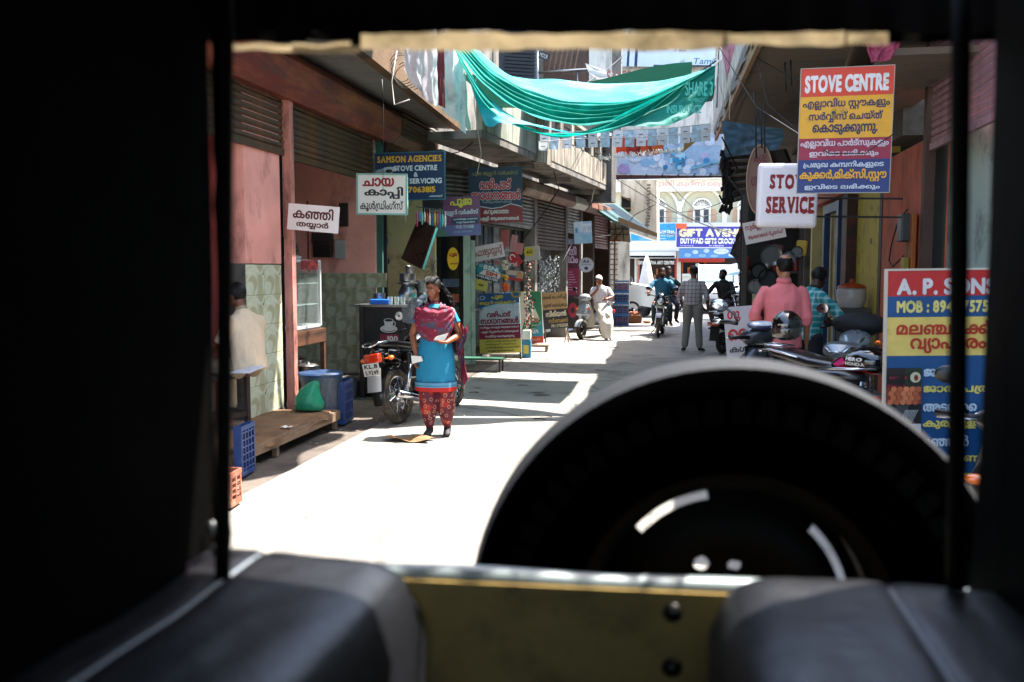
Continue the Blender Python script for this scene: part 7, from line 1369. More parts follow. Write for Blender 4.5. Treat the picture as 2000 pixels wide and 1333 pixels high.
def motorcycle(name,label,loc,rz,tank=blackpaint,seatm=M('seat_vinyl','1a1b1e',.35,var=.15,vs=5,coat=.3),platel=None,lean=0,rack=True,fplate=None,fairing=None,mud=True,rot=None,spokes=24,group=None):
    """front points to +x, rear wheel at x=0"""
    t=thing(name,label,'motorcycle',loc,rot=(lean,0,rz)); wb=1.27; r=.30
    tm=M('dusty_rubber','3d3630',.9,var=.3,vs=7,bump=.5,bs=70,dirt=('8a7a64',.6,5))
    wheel(t,'rear_wheel',(0,0,r),r,.105,spokes,tyre=tm if mud else rubber,hubr=.075); wheel(t,'front_wheel',(wb,0,r),r,.085,spokes,tyre=tm if mud else rubber)
    f=MB(); f.tube([(.98,0,.92),(.85,0,.62),(.72,0,.32),(.35,0,.32),(.2,0,.62),(.3,0,.78),(.9,0,.84)],.018,8)
    for s in (-1,1):
        f.tube([(.22,s*.1,.74),(-.18,s*.09,.74)],.012,6); f.tube([(.38,s*.09,.36),(0,s*.1,.3)],.017,8)
    f.build('frame',darkmetal,t,smooth=True)
    e=MB(); e.rbox((.55,0,.36),(.3,.24,.2),.04).rbox((.6,0,.52),(.16,.17,.16),.02); 
    for k in range(5): e.box((.6,0,.47+k*.03),(.2,.2,.008))
    e.lathe([(0,0),(.08,0),(.09,.02),(.08,.04),(0,.045)],(.5,.12,.34),(0,1,0),n=18).lathe([(0,0),(.08,0),(.09,.02),(.08,.04),(0,.045)],(.5,-.12,.34),(0,-1,0),n=18)
    e.build('engine',M('engine_alloy','6f6f70',.45,metal=.6,var=.2,vs=8),t,smooth=40)
    MB().tube([(.68,-.1,.4),(.66,-.14,.24),(.4,-.16,.2),(.15,-.17,.24),(-.25,-.18,.34)],[.018,.02,.024,.042,.038],10).build('exhaust',chrome,t,smooth=True)
    MB().loft([((.86,0,.84),.05,.04,(0,1,0)),((.82,0,.87),.12,.085,(0,1,0)),((.7,0,.885),.15,.1,(0,1,0)),((.55,0,.865),.135,.085,(0,1,0)),((.42,0,.83),.09,.05,(0,1,0)),((.36,0,.81),.05,.03,(0,1,0))],20).build('fuel_tank',tank,t,smooth=True)
    MB().loft([((.46,0,.80),.06,.03,(0,1,0)),((.38,0,.81),.11,.045,(0,1,0)),((.2,0,.82),.13,.05,(0,1,0)),((0,0,.85),.13,.05,(0,1,0)),((-.18,0,.87),.12,.045,(0,1,0)),((-.27,0,.87),.07,.03,(0,1,0))],20,pw=.7).build('seat',seatm,t,smooth=True)
    for s in (-1,1): MB().loft([((.42,s*.11,.7),.06,.01,(0,0,1)),((.3,s*.12,.68),.09,.014,(0,0,1)),((.1,s*.12,.7),.07,.014,(0,0,1)),((-.2,s*.1,.78),.035,.01,(0,0,1))],12,xd=(0,0,1)).build('side_panel',tank,t,smooth=True)
    # tail
    MB().loft([((-.12,0,.79),.1,.05,(0,1,0)),((-.25,0,.8),.09,.045,(0,1,0)),((-.33,0,.8),.06,.035,(0,1,0))],16).build('tail_cowl',tank,t,smooth=True)
    tl=bpy.data.objects.new('tail_light',None); COL.objects.link(tl); tl.parent=t; tl.location=(-.33,0,.735)
    MB().rbox((-.02,0,0),(.07,.19,.1),.018,seg=3).build('lens',redlens,tl,smooth=40); MB().rbox((.02,0,0),(.05,.2,.115),.01).build('housing',black,tl)
    m=MB(); N=18
    for i in range(N):
        a0=R(95)+R(95)*i/N; a1=R(95)+R(95)*(i+1)/N; 
        def P_(a,y,rr__=.36): return (rr__*math.cos(a),y,.3+rr__*math.sin(a)*1.02)
        for y0,y1 in ((-.075,-.03),(-.03,.03),(.03,.075)):
            d=lambda y:.36-.02*(abs(y)/.075)**2
            m.add([P_(a0,y0,d(y0)),P_(a0,y1,d(y1)),P_(a1,y1,d(y1)),P_(a1,y0,d(y0))],[(0,1,2,3)])
    m.build('rear_mudguard',M('guard_black','1a1a1b',.3,coat=.3),t,smooth=True)
    MB().grid(lambda u,v:Vector((-.36-.05*v-.02*math.sin(PI*(u)),-.085+.17*u,.63-.24*v)),8,8).build('mud_flap',M('flap_white','a9a6a2',.4,var=.15,metal=.3),t,smooth=True)
    for s in (-1,1):
        MB().tube([(-.27,s*.08,.72),(-.27,s*.14,.72)],.008,6).ell((-.27,s*.17,.72),(.035,.035,.026),12,8).build('indicator',amber,t,smooth=True)
        MB().tube([(.22,s*.13,.72),(.02,s*.125,.32)],.014,8).tube([(.2,s*.13,.68),(.14,s*.128,.56),(.05,s*.126,.37)],.026,10).build('shock_absorber',chrome,t,smooth=True)
    m=MB()
    for s in (-1,1): m.tube([(.1,s*.12,.86),(-.2,s*.13,.9),(-.36,s*.1,.89),(-.42,s*.05,.86)],.009,6)
    m.tube([(-.42,-.05,.86),(-.42,.05,.86)],.009,6)
    if rack:
        for y in (-.06,0,.06): m.tube([(-.15,y,.93),(-.4,y,.93)],.007,6)
        m.tube([(-.15,-.09,.93),(-.4,-.09,.93),(-.4,.09,.93),(-.15,.09,.93)],.007,6,closed=True)
    m.build('grab_rail',chrome,t,smooth=True)
    # front
    m=MB()
    for s in (-1,1): m.tube([(.97,s*.085,.93),(wb-.0,s*.085,.32)],.02,10)
    m.build('front_fork',chrome,t,smooth=True)
    m=MB(); N=12
    for i in range(N):
        a0=R(35)+R(95)*i/N; a1=R(35)+R(95)*(i+1)/N
        for y0,y1 in ((-.06,0),(0,.06)): m.add([(wb+.34*math.cos(a0)*1,y0,.3+.34*math.sin(a0)),(wb+.34*math.cos(a0),y1,.3+.34*math.sin(a0)),(wb+.34*math.cos(a1),y1,.3+.34*math.sin(a1)),(wb+.34*math.cos(a1),y0,.3+.34*math.sin(a1))],[(0,1,2,3)])
    m.build('front_mudguard',tank,t,smooth=True)
    MB().tube([(.82,-.34,.99),(.92,-.26,1.01),(.97,-.08,.97),(.97,.08,.97),(.92,.26,1.01),(.82,.34,.99)],.012,8).build('handlebar',darkmetal,t,smooth=True)
    for s in (-1,1): MB().tube([(.82,s*.34,.99),(.9,s*.27,1.008)],.018,8).build('grip',black,t,smooth=True)
    for s in (-1,1):
        mr=bpy.data.objects.new('mirror',None); COL.objects.link(mr); mr.parent=t; mr.location=(.86,s*.33,1.17); MB().ell((0,0,0),(.018,.065,.045),16,10).build('mirror_shell',black,mr,smooth=True); 
        MB().lathe([(0,0),(.05,0),(.052,.004)],(-.017,0,0),(-1,0,0),n=20).build('mirror_glass',chrome,mr); MB().tube([(.01,-s*.02,-.03),(.05,-s*.06,-.15)],.006,6).build('mirror_stem',black,mr,smooth=True)
    if fairing:
        MB().loft([((1.0,0,.74),.1,.06,(0,1,0)),((1.06,0,.84),.13,.09,(0,1,0)),((1.02,0,.98),.1,.07,(0,1,0)),((.97,0,1.08),.06,.03,(0,1,0))],18).build('fairing',fairing,t,smooth=True)
    hl=bpy.data.objects.new('headlight',None); COL.objects.link(hl); hl.parent=t; hl.location=(1.08 if not fairing else 1.12,0,.86)
    MB().lathe([(0,-.08),(.07,-.06),(.085,0),(.08,.012)],(0,0,0),(1,0,-.1),n=22).build('shell',black,hl,smooth=True); MB().lathe([(.078,.008),(.05,.025),(0,.03)],(0,0,0),(1,0,-.1),n=22).build('lens',lens,hl,smooth=True)
    for s in (-1,1): MB().ell((1.02,s*.17,.84),(.03,.035,.025),12,8).build('indicator',amber,t,smooth=True)
    MB().tube([(.35,-.05,.3),(.3,-.26,.02)],.011,6).build('side_stand',darkmetal,t,smooth=True)
    MB().tube([(.38,-.2,.28),(.38,.2,.28)],.014,6).build('foot_pegs',black,t,smooth=True)
    if platel: plate_text(t,platel,.2,.13,(-.40,.10,.56),(0,-1,0),(-.1,0,.995),plate)
    if fplate: plate_text(t,fplate,.24,.055,(1.19,-.12,.71),(0,1,0),(0,0,1),plate)
    return t
def scooter(name,label,loc,rz,body,seatm=M('seat_vinyl','1a1b1e',.35),lean=0,apron=None,fplate=None,rplate=None,mirrors=True,guard=None):
    """front points to +x, rear wheel at 0"""
    t=thing(name,label,'scooter',loc,rot=(lean,0,rz)); wb=1.2; r=.215; gm=guard or M('guard_grey','4a4c4f',.4)
    alloy=M('alloy_dark','3a3a3c',.4,metal=.5)
    wheel(t,'rear_wheel',(0,0,r),r,.1,0,rim=alloy,hubr=.06); wheel(t,'front_wheel',(wb,0,r),r,.095,0,rim=alloy,hubr=.06)
    MB().loft([((.42,0,.36),.1,.05,(0,1,0)),((.3,0,.48),.16,.12,(0,1,0)),((.05,0,.58),.18,.13,(0,1,0)),((-.2,0,.62),.14,.09,(0,1,0)),((-.38,0,.66),.06,.04,(0,1,0))],20).build('rear_body',body,t,smooth=True)
    MB().loft([((.42,0,.69),.08,.03,(0,1,0)),((.32,0,.72),.13,.05,(0,1,0)),((.05,0,.75),.14,.05,(0,1,0)),((-.2,0,.77),.12,.045,(0,1,0)),((-.34,0,.76),.05,.02,(0,1,0))],20,pw=.8).build('seat',seatm,t,smooth=True)
    MB().rbox((.62,0,.27),(.46,.32,.06),.025).build('floorboard',gm,t,smooth=40)
    ap=MB().grid(lambda u,v:Vector((.8+.22*v**.8+.07*math.sin(PI*u)+ (.1*(1-v)**3),-.2*(1-.35*v**2)+.4*(1-.35*v**2)*u,.27+.62*v)),16,14); 
    ap.V+= []; ap.build('leg_shield',apron or gm,t,smooth=True)
    MB().loft([((1.06,0,.46),.1,.05,(0,1,0)),((1.1,0,.6),.19,.09,(0,1,0)),((1.08,0,.75),.17,.09,(0,1,0)),((1.02,0,.88),.07,.05,(0,1,0))],20).build('front_apron',body,t,smooth=True)
    MB().rbox((1.175,0,.6),(.05,.3,.07),.02,rot=(0,-.15,0),seg=3).build('headlamp',lens,t,smooth=40)
    for s in (-1,1): MB().ell((1.14,s*.15,.72),(.03,.05,.025),12,8).build('indicator',amber,t,smooth=True)
    MB().loft([((1.08,0,.9),.09,.05,(0,1,0)),((1.05,0,.96),.17,.09,(0,1,0)),((1.0,0,1.0),.14,.08,(0,1,0)),((.94,0,1.02),.05,.03,(0,1,0))],20).build('handlebar_cowl',body,t,smooth=True)
    for s in (-1,1):
        MB().tube([(.98,s*.12,.97),(.93,s*.34,.98)],.017,8).build('grip',black,t,smooth=True); MB().tube([(1.02,s*.14,.97),(1.0,s*.33,.97)],.006,5).build('brake_lever',chrome,t,smooth=True)
        if mirrors: MB().tube([(.98,s*.2,.99),(.99,s*.27,1.14)],.006,6).ell((.99,s*.29,1.17),(.02,.06,.042),14,10).build('mirror',black,t,smooth=True)
    MB().lathe([(0,.29),(.0,.29)],n=3)
    m=MB(); N=12
    for i in range(N):
        a0=R(20)+R(140)*i/N; a1=R(20)+R(140)*(i+1)/N
        for y0,y1 in ((-.07,-.03),(-.03,.03),(.03,.07)):
            d=lambda y:.27-.02*(abs(y)/.07)**2
            m.add([(wb+d(y)*math.cos(a),y,.215+d(y)*math.sin(a)) for y,a in ((y0,a0),(y1,a0),(y1,a1),(y0,a1))],[(0,1,2,3)])
    m.build('front_mudguard',body,t,smooth=True)
    MB().rbox((-.39,0,.6),(.05,.24,.08),.02,seg=3).build('tail_light',redlens,t,smooth=40)
    MB().grid(lambda u,v:Vector((-.3-.06*v,-.1+.2*u,.55-.28*v)),6,6).build('rear_mudguard',gm,t,smooth=True)
    MB().tube([(.1,-.14,.2),(-.3,-.16,.27)],[.03,.05],10).build('silencer',darkmetal,t,smooth=True)
    MB().tube([(-.1,.2,.82),(-.38,.12,.84),(-.42,0,.84),(-.38,-.12,.84),(-.1,-.2,.82)],.011,6).build('grab_rail',chrome,t,smooth=True)
    MB().tube([(.4,.12,.24),(.36,.24,.01)],.01,6).build('side_stand',darkmetal,t,smooth=True)
    if rplate: plate_text(t,rplate,.2,.12,(-.385,.1,.4),(0,-1,0),(.05,0,1),plate)
    return t
# parked motorcycle seen from behind, left of the woman
p=gnd(788,828); ang=R(90)
mc=motorcycle('parked_motorcycle','dusty black motorcycle parked beside the tea counter, rear towards the jeep',(p.x-.04,p.y+.02,0),R(77),platel=('KL.8','S.9249'),lean=R(-9),rack=False)
p=mc.location
m=MB().lathe([(0,0),(.05,.0),(.056,.012),(0,.02)],(-.36,.06,.93),(-.3,0,1),n=20); 
# clear face shield hung on its handlebar
sh_=at(806,602,9.9); MB().grid(lambda u,v:sh_+Vector((-.13+.24*u,-.05*math.sin(PI*u),-.16+.3*v-.02*math.sin(PI*u))),10,8).build('face_shield',M('clear_visor','aab4b8',.06,alpha=.3,spec=.8),smooth=True,label='clear curved windscreen above the parked motorcycle beside the woman',cat='windscreen')
helmet('dark_helmet','dark round helmet hanging on the parked motorcycle beside the woman',tuple(at(815,602,10.0)),.4,.95)
for nm,pp,dd in (('handbag',at(799,700,9.2),(.05,.06,.14)),):
    MB().rbox(pp,dd,.02).build(nm,black,label='black bag hanging between the motorcycle and the woman',cat='bag')
# scooter with the old man
p=gnd(1133,663); sc1=scooter('silver_scooter','silver grey scooter parked on the left with the old man sitting on it',(p.x+.46,p.y+1.12,0),R(249),M('silver_paint','a9aeb2',.25,metal=.3,var=.06,coat=.7),apron=M('cream_plastic','b0a89a',.5))
# motorcycle with the two riders
p=gnd(1287,660); rb_=motorcycle('ridden_motorcycle','black motorcycle with two riders coming up the lane',(p.x+.05,p.y+1.3,0),R(-93),fairing=M('fairing_black','10151a',.2,coat=.8,metal=.2),fplate=('KL64 6098',),mud=False,rack=False,spokes=0,lean=R(-2))
# black scooter seen from behind on the right
p=gnd(1398,690); sc2=scooter('black_scooter','black and dark green scooter parked rear first beside the man in the checked shirt',(p.x+.12,p.y-.1,0),R(60),M('black_green','0d1512',.2,coat=.7),guard=M('guard_black2','16181a',.4))
# motorbike of the man in black
p=gnd(1410,660); mc3=motorcycle('distant_motorcycle','motorcycle carrying the man in black at the right side of the lane',(p.x+.2,p.y+2.6,0),R(-75),mud=False)
# more parked two wheelers
p=gnd(1106,660); scooter('dark_scooter','dark scooter parked behind the tan and black painted board',(p.x-.3,p.y+1.6,0),R(240),M('black_green','0d1512',.2))
for k,(px,py,rz_,lb) in enumerate(((1232,604,170,'motorcycle parked by the white van in the far street'),(1262,606,185,'red and chrome motorcycle behind the riders in the far street'),(1320,602,10,'motorcycle parked behind the oncoming riders, right of them'),(1425,640,-100,'scooter parked behind the man in black'))):
    p=gnd(px,py); (motorcycle if k<3 else scooter)('street_motorcycle' if k<3 else 'street_scooter',lb,(p.x,min(p.y,33+k),0),R(rz_),*((M('tank_red','8a1c24',.3,coat=.5),) if k in (1,2) else (blackpaint,)))
# foreground machines on the right
def face(nm,*a,**k): return nm(*a,**k)
d_=Vector((math.cos(R(118)),math.sin(R(118)),0)); Hh_=at(1478,640,8.05); q_=Hh_-d_*1.05
fs_=scooter('grey_scooter','grey scooter on the right with a black full face helmet beside its speedometer',(q_.x,q_.y,.1),R(118),M('cowl_grey','3f434b',.3,metal=.2,coat=.5),guard=M('guard_grey2','45484c',.4),mirrors=False,apron=M('apron_brown','3a322e',.4))
m=MB().ell((.955,0,1.085),(.05,.115,.022),22,10,(0,-.35,0)); m.build('speedometer',M('dial_glass','c4cbd2',.06,coat=1,var=.3,vs=12),fs_,smooth=True)
MB().ell((.965,0,1.07),(.075,.145,.03),22,10,(0,-.35,0)).build('dial_bezel',M('bezel_blue','2f3550',.3),fs_,smooth=True)
p=at(1406,596,8.5); MB().ell((0,0,0),(.075,.02,.05),18,10,(0,.2,0)).build('mirror_glass',M('mirror_bright','cfd6de',.05,metal=.9,var=.05),fs_,smooth=True).matrix_basis=(mw(fs_).inverted()@Matrix.Translation(p))
MB().ell((0,.015,0),(.085,.02,.058),18,10,(0,.2,0)).build('mirror_shell',M('bezel_blue','2f3550',.3),fs_,smooth=True).matrix_basis=(mw(fs_).inverted()@Matrix.Translation(p))
MB().tube([p+Vector((.05,0,-.03)),at(1434,614,8.3),at(1440,628,8.2)],.011,8).build('mirror_stem',black,fs_,smooth=True,world=True)
MB().tube([at(1396,629,8.35),at(1424,629,8.25),at(1440,632,8.2)],.02,10).build('grip',black,fs_,smooth=True,world=True)
MB().tube([at(1394,629,8.36),at(1407,629,8.3)],.024,10).build('bar_end',chrome,fs_,smooth=True,world=True)
hm=helmet('black_helmet','glossy black full face helmet with tinted visor resting on the grey scooter',tuple(at(1537,637,7.75)),-.35,1.0,tilt=.12)
m=MB(); text_mesh(m,'STUDDS',-.035,-.006,.035,.008,0,bold=30); m.V=[(x-.0,-.156+0.4*x*x-z,y-.03*0+.035) for x,y,z in m.V]; m.build('lettering',wp,hm); 
hh=motorcycle('parked_motorcycle','black motorcycle with chrome rack and a pink and red streak on its tank',(.95,7.5,.1),R(-52),platel=None,mud=False)
for c in list(hh.children):
    if c.name.startswith('mirror'):
        for g_ in list(c.children): bpy.data.objects.remove(g_)
        bpy.data.objects.remove(c)
def tank_y(x,z,up=.004):
    w_=np.interp(x,[.36,.42,.55,.7,.82,.86],[.05,.09,.135,.15,.12,.05]); h_=np.interp(x,[.36,.42,.55,.7,.82,.86],[.03,.05,.085,.1,.085,.04]); c_=np.interp(x,[.36,.42,.55,.7,.82,.86],[.81,.83,.865,.885,.87,.84])
    return -w_*math.sqrt(max(.05,1-((z-c_)/h_)**2))-up
# decal on the near side (viewer's) of the tank
def tank_decal(pts,mat,nm,y=-.125):
    m=MB(); xs_=[p[0] for p in pts]; n=10
    for i in range(n):   # strips that follow the curve of the tank
        x0=min(xs_)+(max(xs_)-min(xs_))*i/n; x1=min(xs_)+(max(xs_)-min(xs_))*(i+1)/n
        def cut(x):
            z=[]
            for (a,c),(b,d) in zip(pts,pts[1:]+pts[:1]):
                if (a<=x)!=(b<=x): z.append(c+(d-c)*(x-a)/(b-a))
            return (min(z),max(z)) if z else None
        c0,c1=cut(x0+1e-4),cut(x1-1e-4)
        if c0 and c1:
            for j in range(4): m.add([(x,tank_y(x,z),z) for x,z in ((x0,c0[0]+(c0[1]-c0[0])*j/4),(x1,c1[0]+(c1[1]-c1[0])*j/4),(x1,c1[0]+(c1[1]-c1[0])*(j+1)/4),(x0,c0[0]+(c0[1]-c0[0])*(j+1)/4))],[(0,1,2,3)])
    m.build(nm,mat,hh)
tank_decal([(.44,.84),(.56,.90),(.60,.87),(.52,.80)],M('decal_pink','c22a7a',.3),'tank_decal'); tank_decal([(.53,.85),(.85,.80),(.86,.785),(.52,.82)],M('decal_red','b8202c',.3),'tank_decal'); tank_decal([(.47,.825),(.80,.83),(.72,.80),(.55,.80)],M('decal_gold','8a7050',.3,metal=.4),'tank_decal')
m=MB()
for i,s in enumerate(('HERO','HONDA')): text_mesh(m,s,.60,.885-.035*i,.60+.15+.02*i,.912-.035*i,0,bold=60)
m.V=[(x,tank_y(x,y,.008)-z,y) for x,y,z in m.V]; m.build('lettering',wp,hh)
sv=motorcycle('silver_tailed_motorcycle','motorcycle with silver tail cowl and black covered bars behind the chrome racked one',(1.42,8.25,.1),R(72),tank=M('silver_paint2','8f989c',.3,metal=.3,coat=.5),mud=False,rack=False,rot=None)
MB().loft([((-.38,0,.83),.03,.02,(0,1,0)),((-.3,0,.86),.13,.06,(0,1,0)),((-.1,0,.86),.16,.07,(0,1,0)),((.1,0,.8),.12,.05,(0,1,0))],16,pw=.7).build('tail_fairing',M('silver_paint2','8f989c',.3,metal=.3,coat=.5),sv,smooth=30)
MB().ell((.95,0,1.02),(.14,.26,.12),18,10).build('bar_cover',M('black_cover','0c0c0e',.7,bump=.4,bs=12),sv,smooth=True)
plate_text(sv,('KL 64E 2',),.3,.05,(-.3,-.16,.93),(1,0,0),(0,-.3,.95),plate)
for c in list(sv.children):
    if c.name.startswith('tail_light'):
        for g_ in list(c.children): bpy.data.objects.remove(g_)
        bpy.data.objects.remove(c)
near=scooter('dark_scooter','dark scooter nearest the jeep at the far right behind the canopy pole',(1.81,5.3,0),R(252),M('black_panel','141518',.3,coat=.4,var=.1),guard=M('panel_greybrown','4a4542',.45),apron=M('panel_greybrown','4a4542',.45))

# ------------------------------------------------------------------ people
skin=lambda h:M('skin_'+h,h,.5,var=.1,vs=14,bump=.08,bs=60)
hairm=M('hair_black','090605',.5,var=.4,vs=30,bump=.6,bs=60,spec=.25)
def V3(*a): return Vector(a)
def cloth_mat(name,col,bump=.35,**k): return M(name,col,.8,var=.1,vs=6,bump=bump,bs=18,**k)
def fuse(parts,mats,name,parent,vox=.011,smooth=4,disp=0,dsc=8,seed=0):
    """parts: (MB, material index, list of (centre,radius) probes); fused into one continuous skin"""
    allm=MB()
    for mb,mi,pr in parts:
        allm.add(mb.V,mb.F)
    me=allm.mesh('raw',mats[0]); bm=bmesh.new(); bm.from_mesh(me); bmesh.ops.recalc_face_normals(bm,faces=bm.faces); bm.to_mesh(me); bm.free()
    o=bpy.data.objects.new('raw',me); COL.objects.link(o)
    r=o.modifiers.new('r','REMESH'); r.mode='VOXEL'; r.voxel_size=vox; r.adaptivity=0
    s=o.modifiers.new('s','SMOOTH'); s.factor=.5; s.iterations=smooth
    dg=bpy.context.evaluated_depsgraph_get(); me2=bpy.data.meshes.new_from_object(o.evaluated_get(dg)); bpy.data.objects.remove(o); bpy.data.meshes.remove(me)
    me2.materials.clear()
    for m in mats: me2.materials.append(m)
    nv=len(me2.vertices); co=np.empty(nv*3); me2.vertices.foreach_get('co',co); co=co.reshape(-1,3)
    if disp:
        no=np.empty(nv*3); me2.vertices.foreach_get('normal',no); no=no.reshape(-1,3)
        d=np.array([mnoise.noise((c[0]*dsc*2.2+seed,c[1]*dsc*2.2,c[2]*dsc*.7))+.5*mnoise.noise((c[0]*dsc*4,c[1]*dsc*4+seed,c[2]*dsc*2.5)) for c in co])
        co=co+no*(d*disp)[:,None]; me2.vertices.foreach_set('co',co.ravel())
    if len(mats)>1:
        np_=len(me2.polygons); ce=np.empty(np_*3); me2.polygons.foreach_get('center',ce); ce=ce.reshape(-1,3)
        best=np.full(np_,1e9); idx=np.zeros(np_,int)
        for mb,mi,pr in parts:
            for k in range(len(pr)):
                a=np.array(pr[k][0]); ra=pr[k][1]; b=np.array(pr[min(k+1,len(pr)-1)][0]); rb=pr[min(k+1,len(pr)-1)][1]
                ab=b-a; L2=ab@ab; t=np.clip(((ce-a)@ab)/L2,0,1) if L2>1e-12 else np.zeros(np_)
                d=np.linalg.norm(ce-(a+t[:,None]*ab),axis=1)-(ra+(rb-ra)*t)
                q=d<best; best[q]=d[q]; idx[q]=mi
        me2.polygons.foreach_set('material_index',idx)
    me2.polygons.foreach_set('use_smooth',[True]*len(me2.polygons)); me2.name=name
    ob=bpy.data.objects.new(name,me2); COL.objects.link(ob); ob.parent=parent; return ob
def seg(rings,mi,xd=(1,0,0),n=14,round_=True):
    rs=[(V3(*r[0]) if not isinstance(r[0],Vector) else r[0],r[1],r[2] if len(r)>2 else r[1]) for r in rings]
    R_=list(rs)
    if round_:
        for end in (0,-1):
            c,a,b=rs[end]; o=rs[1 if end==0 else -2][0]; d=(c-o).normalized()
            e=(c+d*min(a,b)*.7,a*.6,b*.6); e2=(c+d*min(a,b)*.95,a*.2,b*.2)
            if end==0: R_=[e2,e]+R_
            else: R_=R_+[e,e2]
    return (MB().loft([(c,a,b) for c,a,b in R_],n,xd=xd),mi,[(tuple(c),(a+b)/2) for c,a,b in rs])
def hand(wr,dir_,pal,s=1.,curl=.5,side=1,mi=0):
    """palm plus five bent fingers; dir_ = along the hand, pal = palm normal"""
    d=Vector(dir_).normalized(); n=Vector(pal); n=(n-d*n.dot(d)).normalized(); w_=d.cross(n)*side; wr=Vector(wr); L=.085*s; out=[]
    out.append(seg([(wr-d*.01,.024*s,.018*s),(wr+d*L*.4,.036*s,.014*s),(wr+d*L,.038*s,.012*s)],mi,xd=w_,n=12))
    for k,(f,ln) in enumerate(((-.75,.062),(-.25,.074),(.25,.079),(.75,.07))):
        b=wr+d*L*.95+w_*.034*s*f; c=curl*(1+.12*k); a=[0,.35*c,.9*c,1.35*c]; p=[b]; 
        for j,fr in enumerate((.45,.3,.25)):
            an=a[j+1]; p.append(p[-1]+(d*math.cos(an)+n*math.sin(an))*ln*fr*s)
        out.append(seg([(q,(.0095-.001*j)*s) for j,q in enumerate(p)],mi,n=8))
    b=wr+d*L*.35+w_*.034*s; t=[b,b+(d*.55+w_*.8)*.03*s,b+(d*.95+w_*.55+n*.5)*.058*s]
    out.append(seg([(t[0],.012*s),(t[1],.011*s),(t[2],.009*s)],mi,n=8)); return out
def head_parts(c,fwd,up,s=1.,mi=0,neck=None):
    f=Vector(fwd).normalized(); u=Vector(up).normalized(); u=(u-f*u.dot(f)).normalized(); r_=f.cross(u); m=Matrix((r_,f,u)).transposed(); c=Vector(c); P=[]
    E=lambda o,r,rot=None:(MB().ell(c+m@Vector(o)*s,[q*s for q in r],18,12,m if rot is None else m@Euler(rot).to_matrix()),mi,[(tuple(c+m@Vector(o)*s),sum(r)/3*s)])
    P+=[E((0,-.012,.03),(.074,.094,.088)),E((0,.03,-.03),(.056,.056,.075)),E((0,.05,-.085),(.028,.026,.024)),
        E((0,.088,-.018),(.0115,.018,.026),(-.35,0,0)),E((0,.097,-.034),(.015,.013,.011)),E((0,.079,-.062),(.024,.014,.0075)),E((0,.077,-.071),(.02,.013,.008)),E((-.034,.068,.024),(.02,.012,.007)),E((.034,.068,.024),(.02,.012,.007)),
        E((-.04,.052,-.028),(.02,.022,.02)),E((.04,.052,-.028),(.02,.022,.02)),E((-.075,-.005,-.008),(.008,.018,.03),(0,0,.25)),E((.075,-.005,-.008),(.008,.018,.03),(0,0,-.25)),E((0,-.02,-.06),(.05,.06,.05))]
    if neck is not None: P.append(seg([(Vector(neck),.062*s,.06*s),(c+m@Vector((0,-.02,-.075))*s,.05*s,.05*s)],mi,round_=False))
    return P,m
def face_bits(t,c,m,s=1.,brow=True,beard=None,mous=None,lips='7a3a34',closed=False,hm=None):
    c=Vector(c); ew=M('eye_white','c9c4bc',.2); ei=M('iris','140c08',.1); hm=hm or hairm
    for sx in (-1,1):
        e=MB().ell(c+m@Vector((sx*.031,.074,.006))*s,[.0135*s,.009*s,.0075*s],14,10,m); o=e.build('eye',ew,t,smooth=True)
        MB().ell(c+m@Vector((sx*.031-.002,.0815,.006))*s,[.0058*s,.004*s,.006*s],12,8,m).build('iris',ei,o,smooth=True)
        if brow: MB().tube([c+m@Vector((sx*x,y,z))*s for x,y,z in ((.014,.086,.026),(.03,.083,.032),(.047,.07,.027))],[.003*s,.0045*s,.002*s],6).build('eyebrow',hm,t,smooth=True)
    MB().ell(c+m@Vector((0,.091,-.064))*s,[.021*s,.005*s,.0055*s],14,8,m).ell(c+m@Vector((0,.089,-.071))*s,[.018*s,.005*s,.006*s],14,8,m).build('lips',M('lips_'+lips,lips,.4),t,smooth=True)
    if mous: MB().ell(c+m@Vector((0,.092,-.05))*s,[.03*s,.009*s,.0085*s],14,8,m).build('moustache',hm,t,smooth=True)
    if beard:
        b=MB().ell(c+m@Vector((0,.022,-.062))*s,[.062*s,.066*s,.052*s],24,16,m); b.V=[v for v in b.V]
        mi_=m.transposed(); keep=[]
        F=[]
        for f in b.F:
            q=sum((Vector(b.V[i]) for i in f),Vector())/4; l=mi_@(q-c)/s
            if l.z<-.045 or (abs(l.x)>.042 and l.z<.0 and l.y>-.01): F.append(f)
        b.F=F; b.I=[0]*len(F); b.V=[tuple(Vector(v)+Vector((mnoise.noise(Vector(v)*90),mnoise.noise(Vector(v)*90+Vector((5,0,0))),0))*.004) for v in b.V]; b.build('beard',hm,t,smooth=True)
def hair_cap(t,c,m,s=1.,mat=None,rim=.0,bald=False,grow=1.0,nm='hair',back=-.07,front=.075):
    """noisy cap following the skull; bald leaves the crown bare"""
    c=Vector(c); b=MB().ell((0,0,0),(1,1,1),44,30); mi_=m.transposed(); V=[];F=[]
    for v in b.V:
        q=Vector(v); l=Vector((q.x*.081*grow,q.y*.1*grow-.012,q.z*.096*grow+.03)); n_=1+.035*mnoise.noise(q*9)+.02*mnoise.noise(q*26); l=Vector((l.x*n_,l.y*n_,l.z*n_)); V.append(tuple(c+m@l*s))
    for f in b.F:
        q=sum((Vector(b.V[i]) for i in f),Vector())/4; l=Vector((q.x*.081,q.y*.1-.012,q.z*.096+.03))
        jag=.008*mnoise.noise(q*12)
        lim=.055+jag if l.y>.02 else (.055-(.02-l.y)*2.2+jag)
        if l.z>max(lim,back) and not (l.y>.06 and l.z<front+jag):
            if bald and (q.x**2+(q.y+.1)**2)<.6 and q.z>0: continue
            F.append(f)
    MB().add(V,F).build(nm,mat or hairm,t,smooth=True)
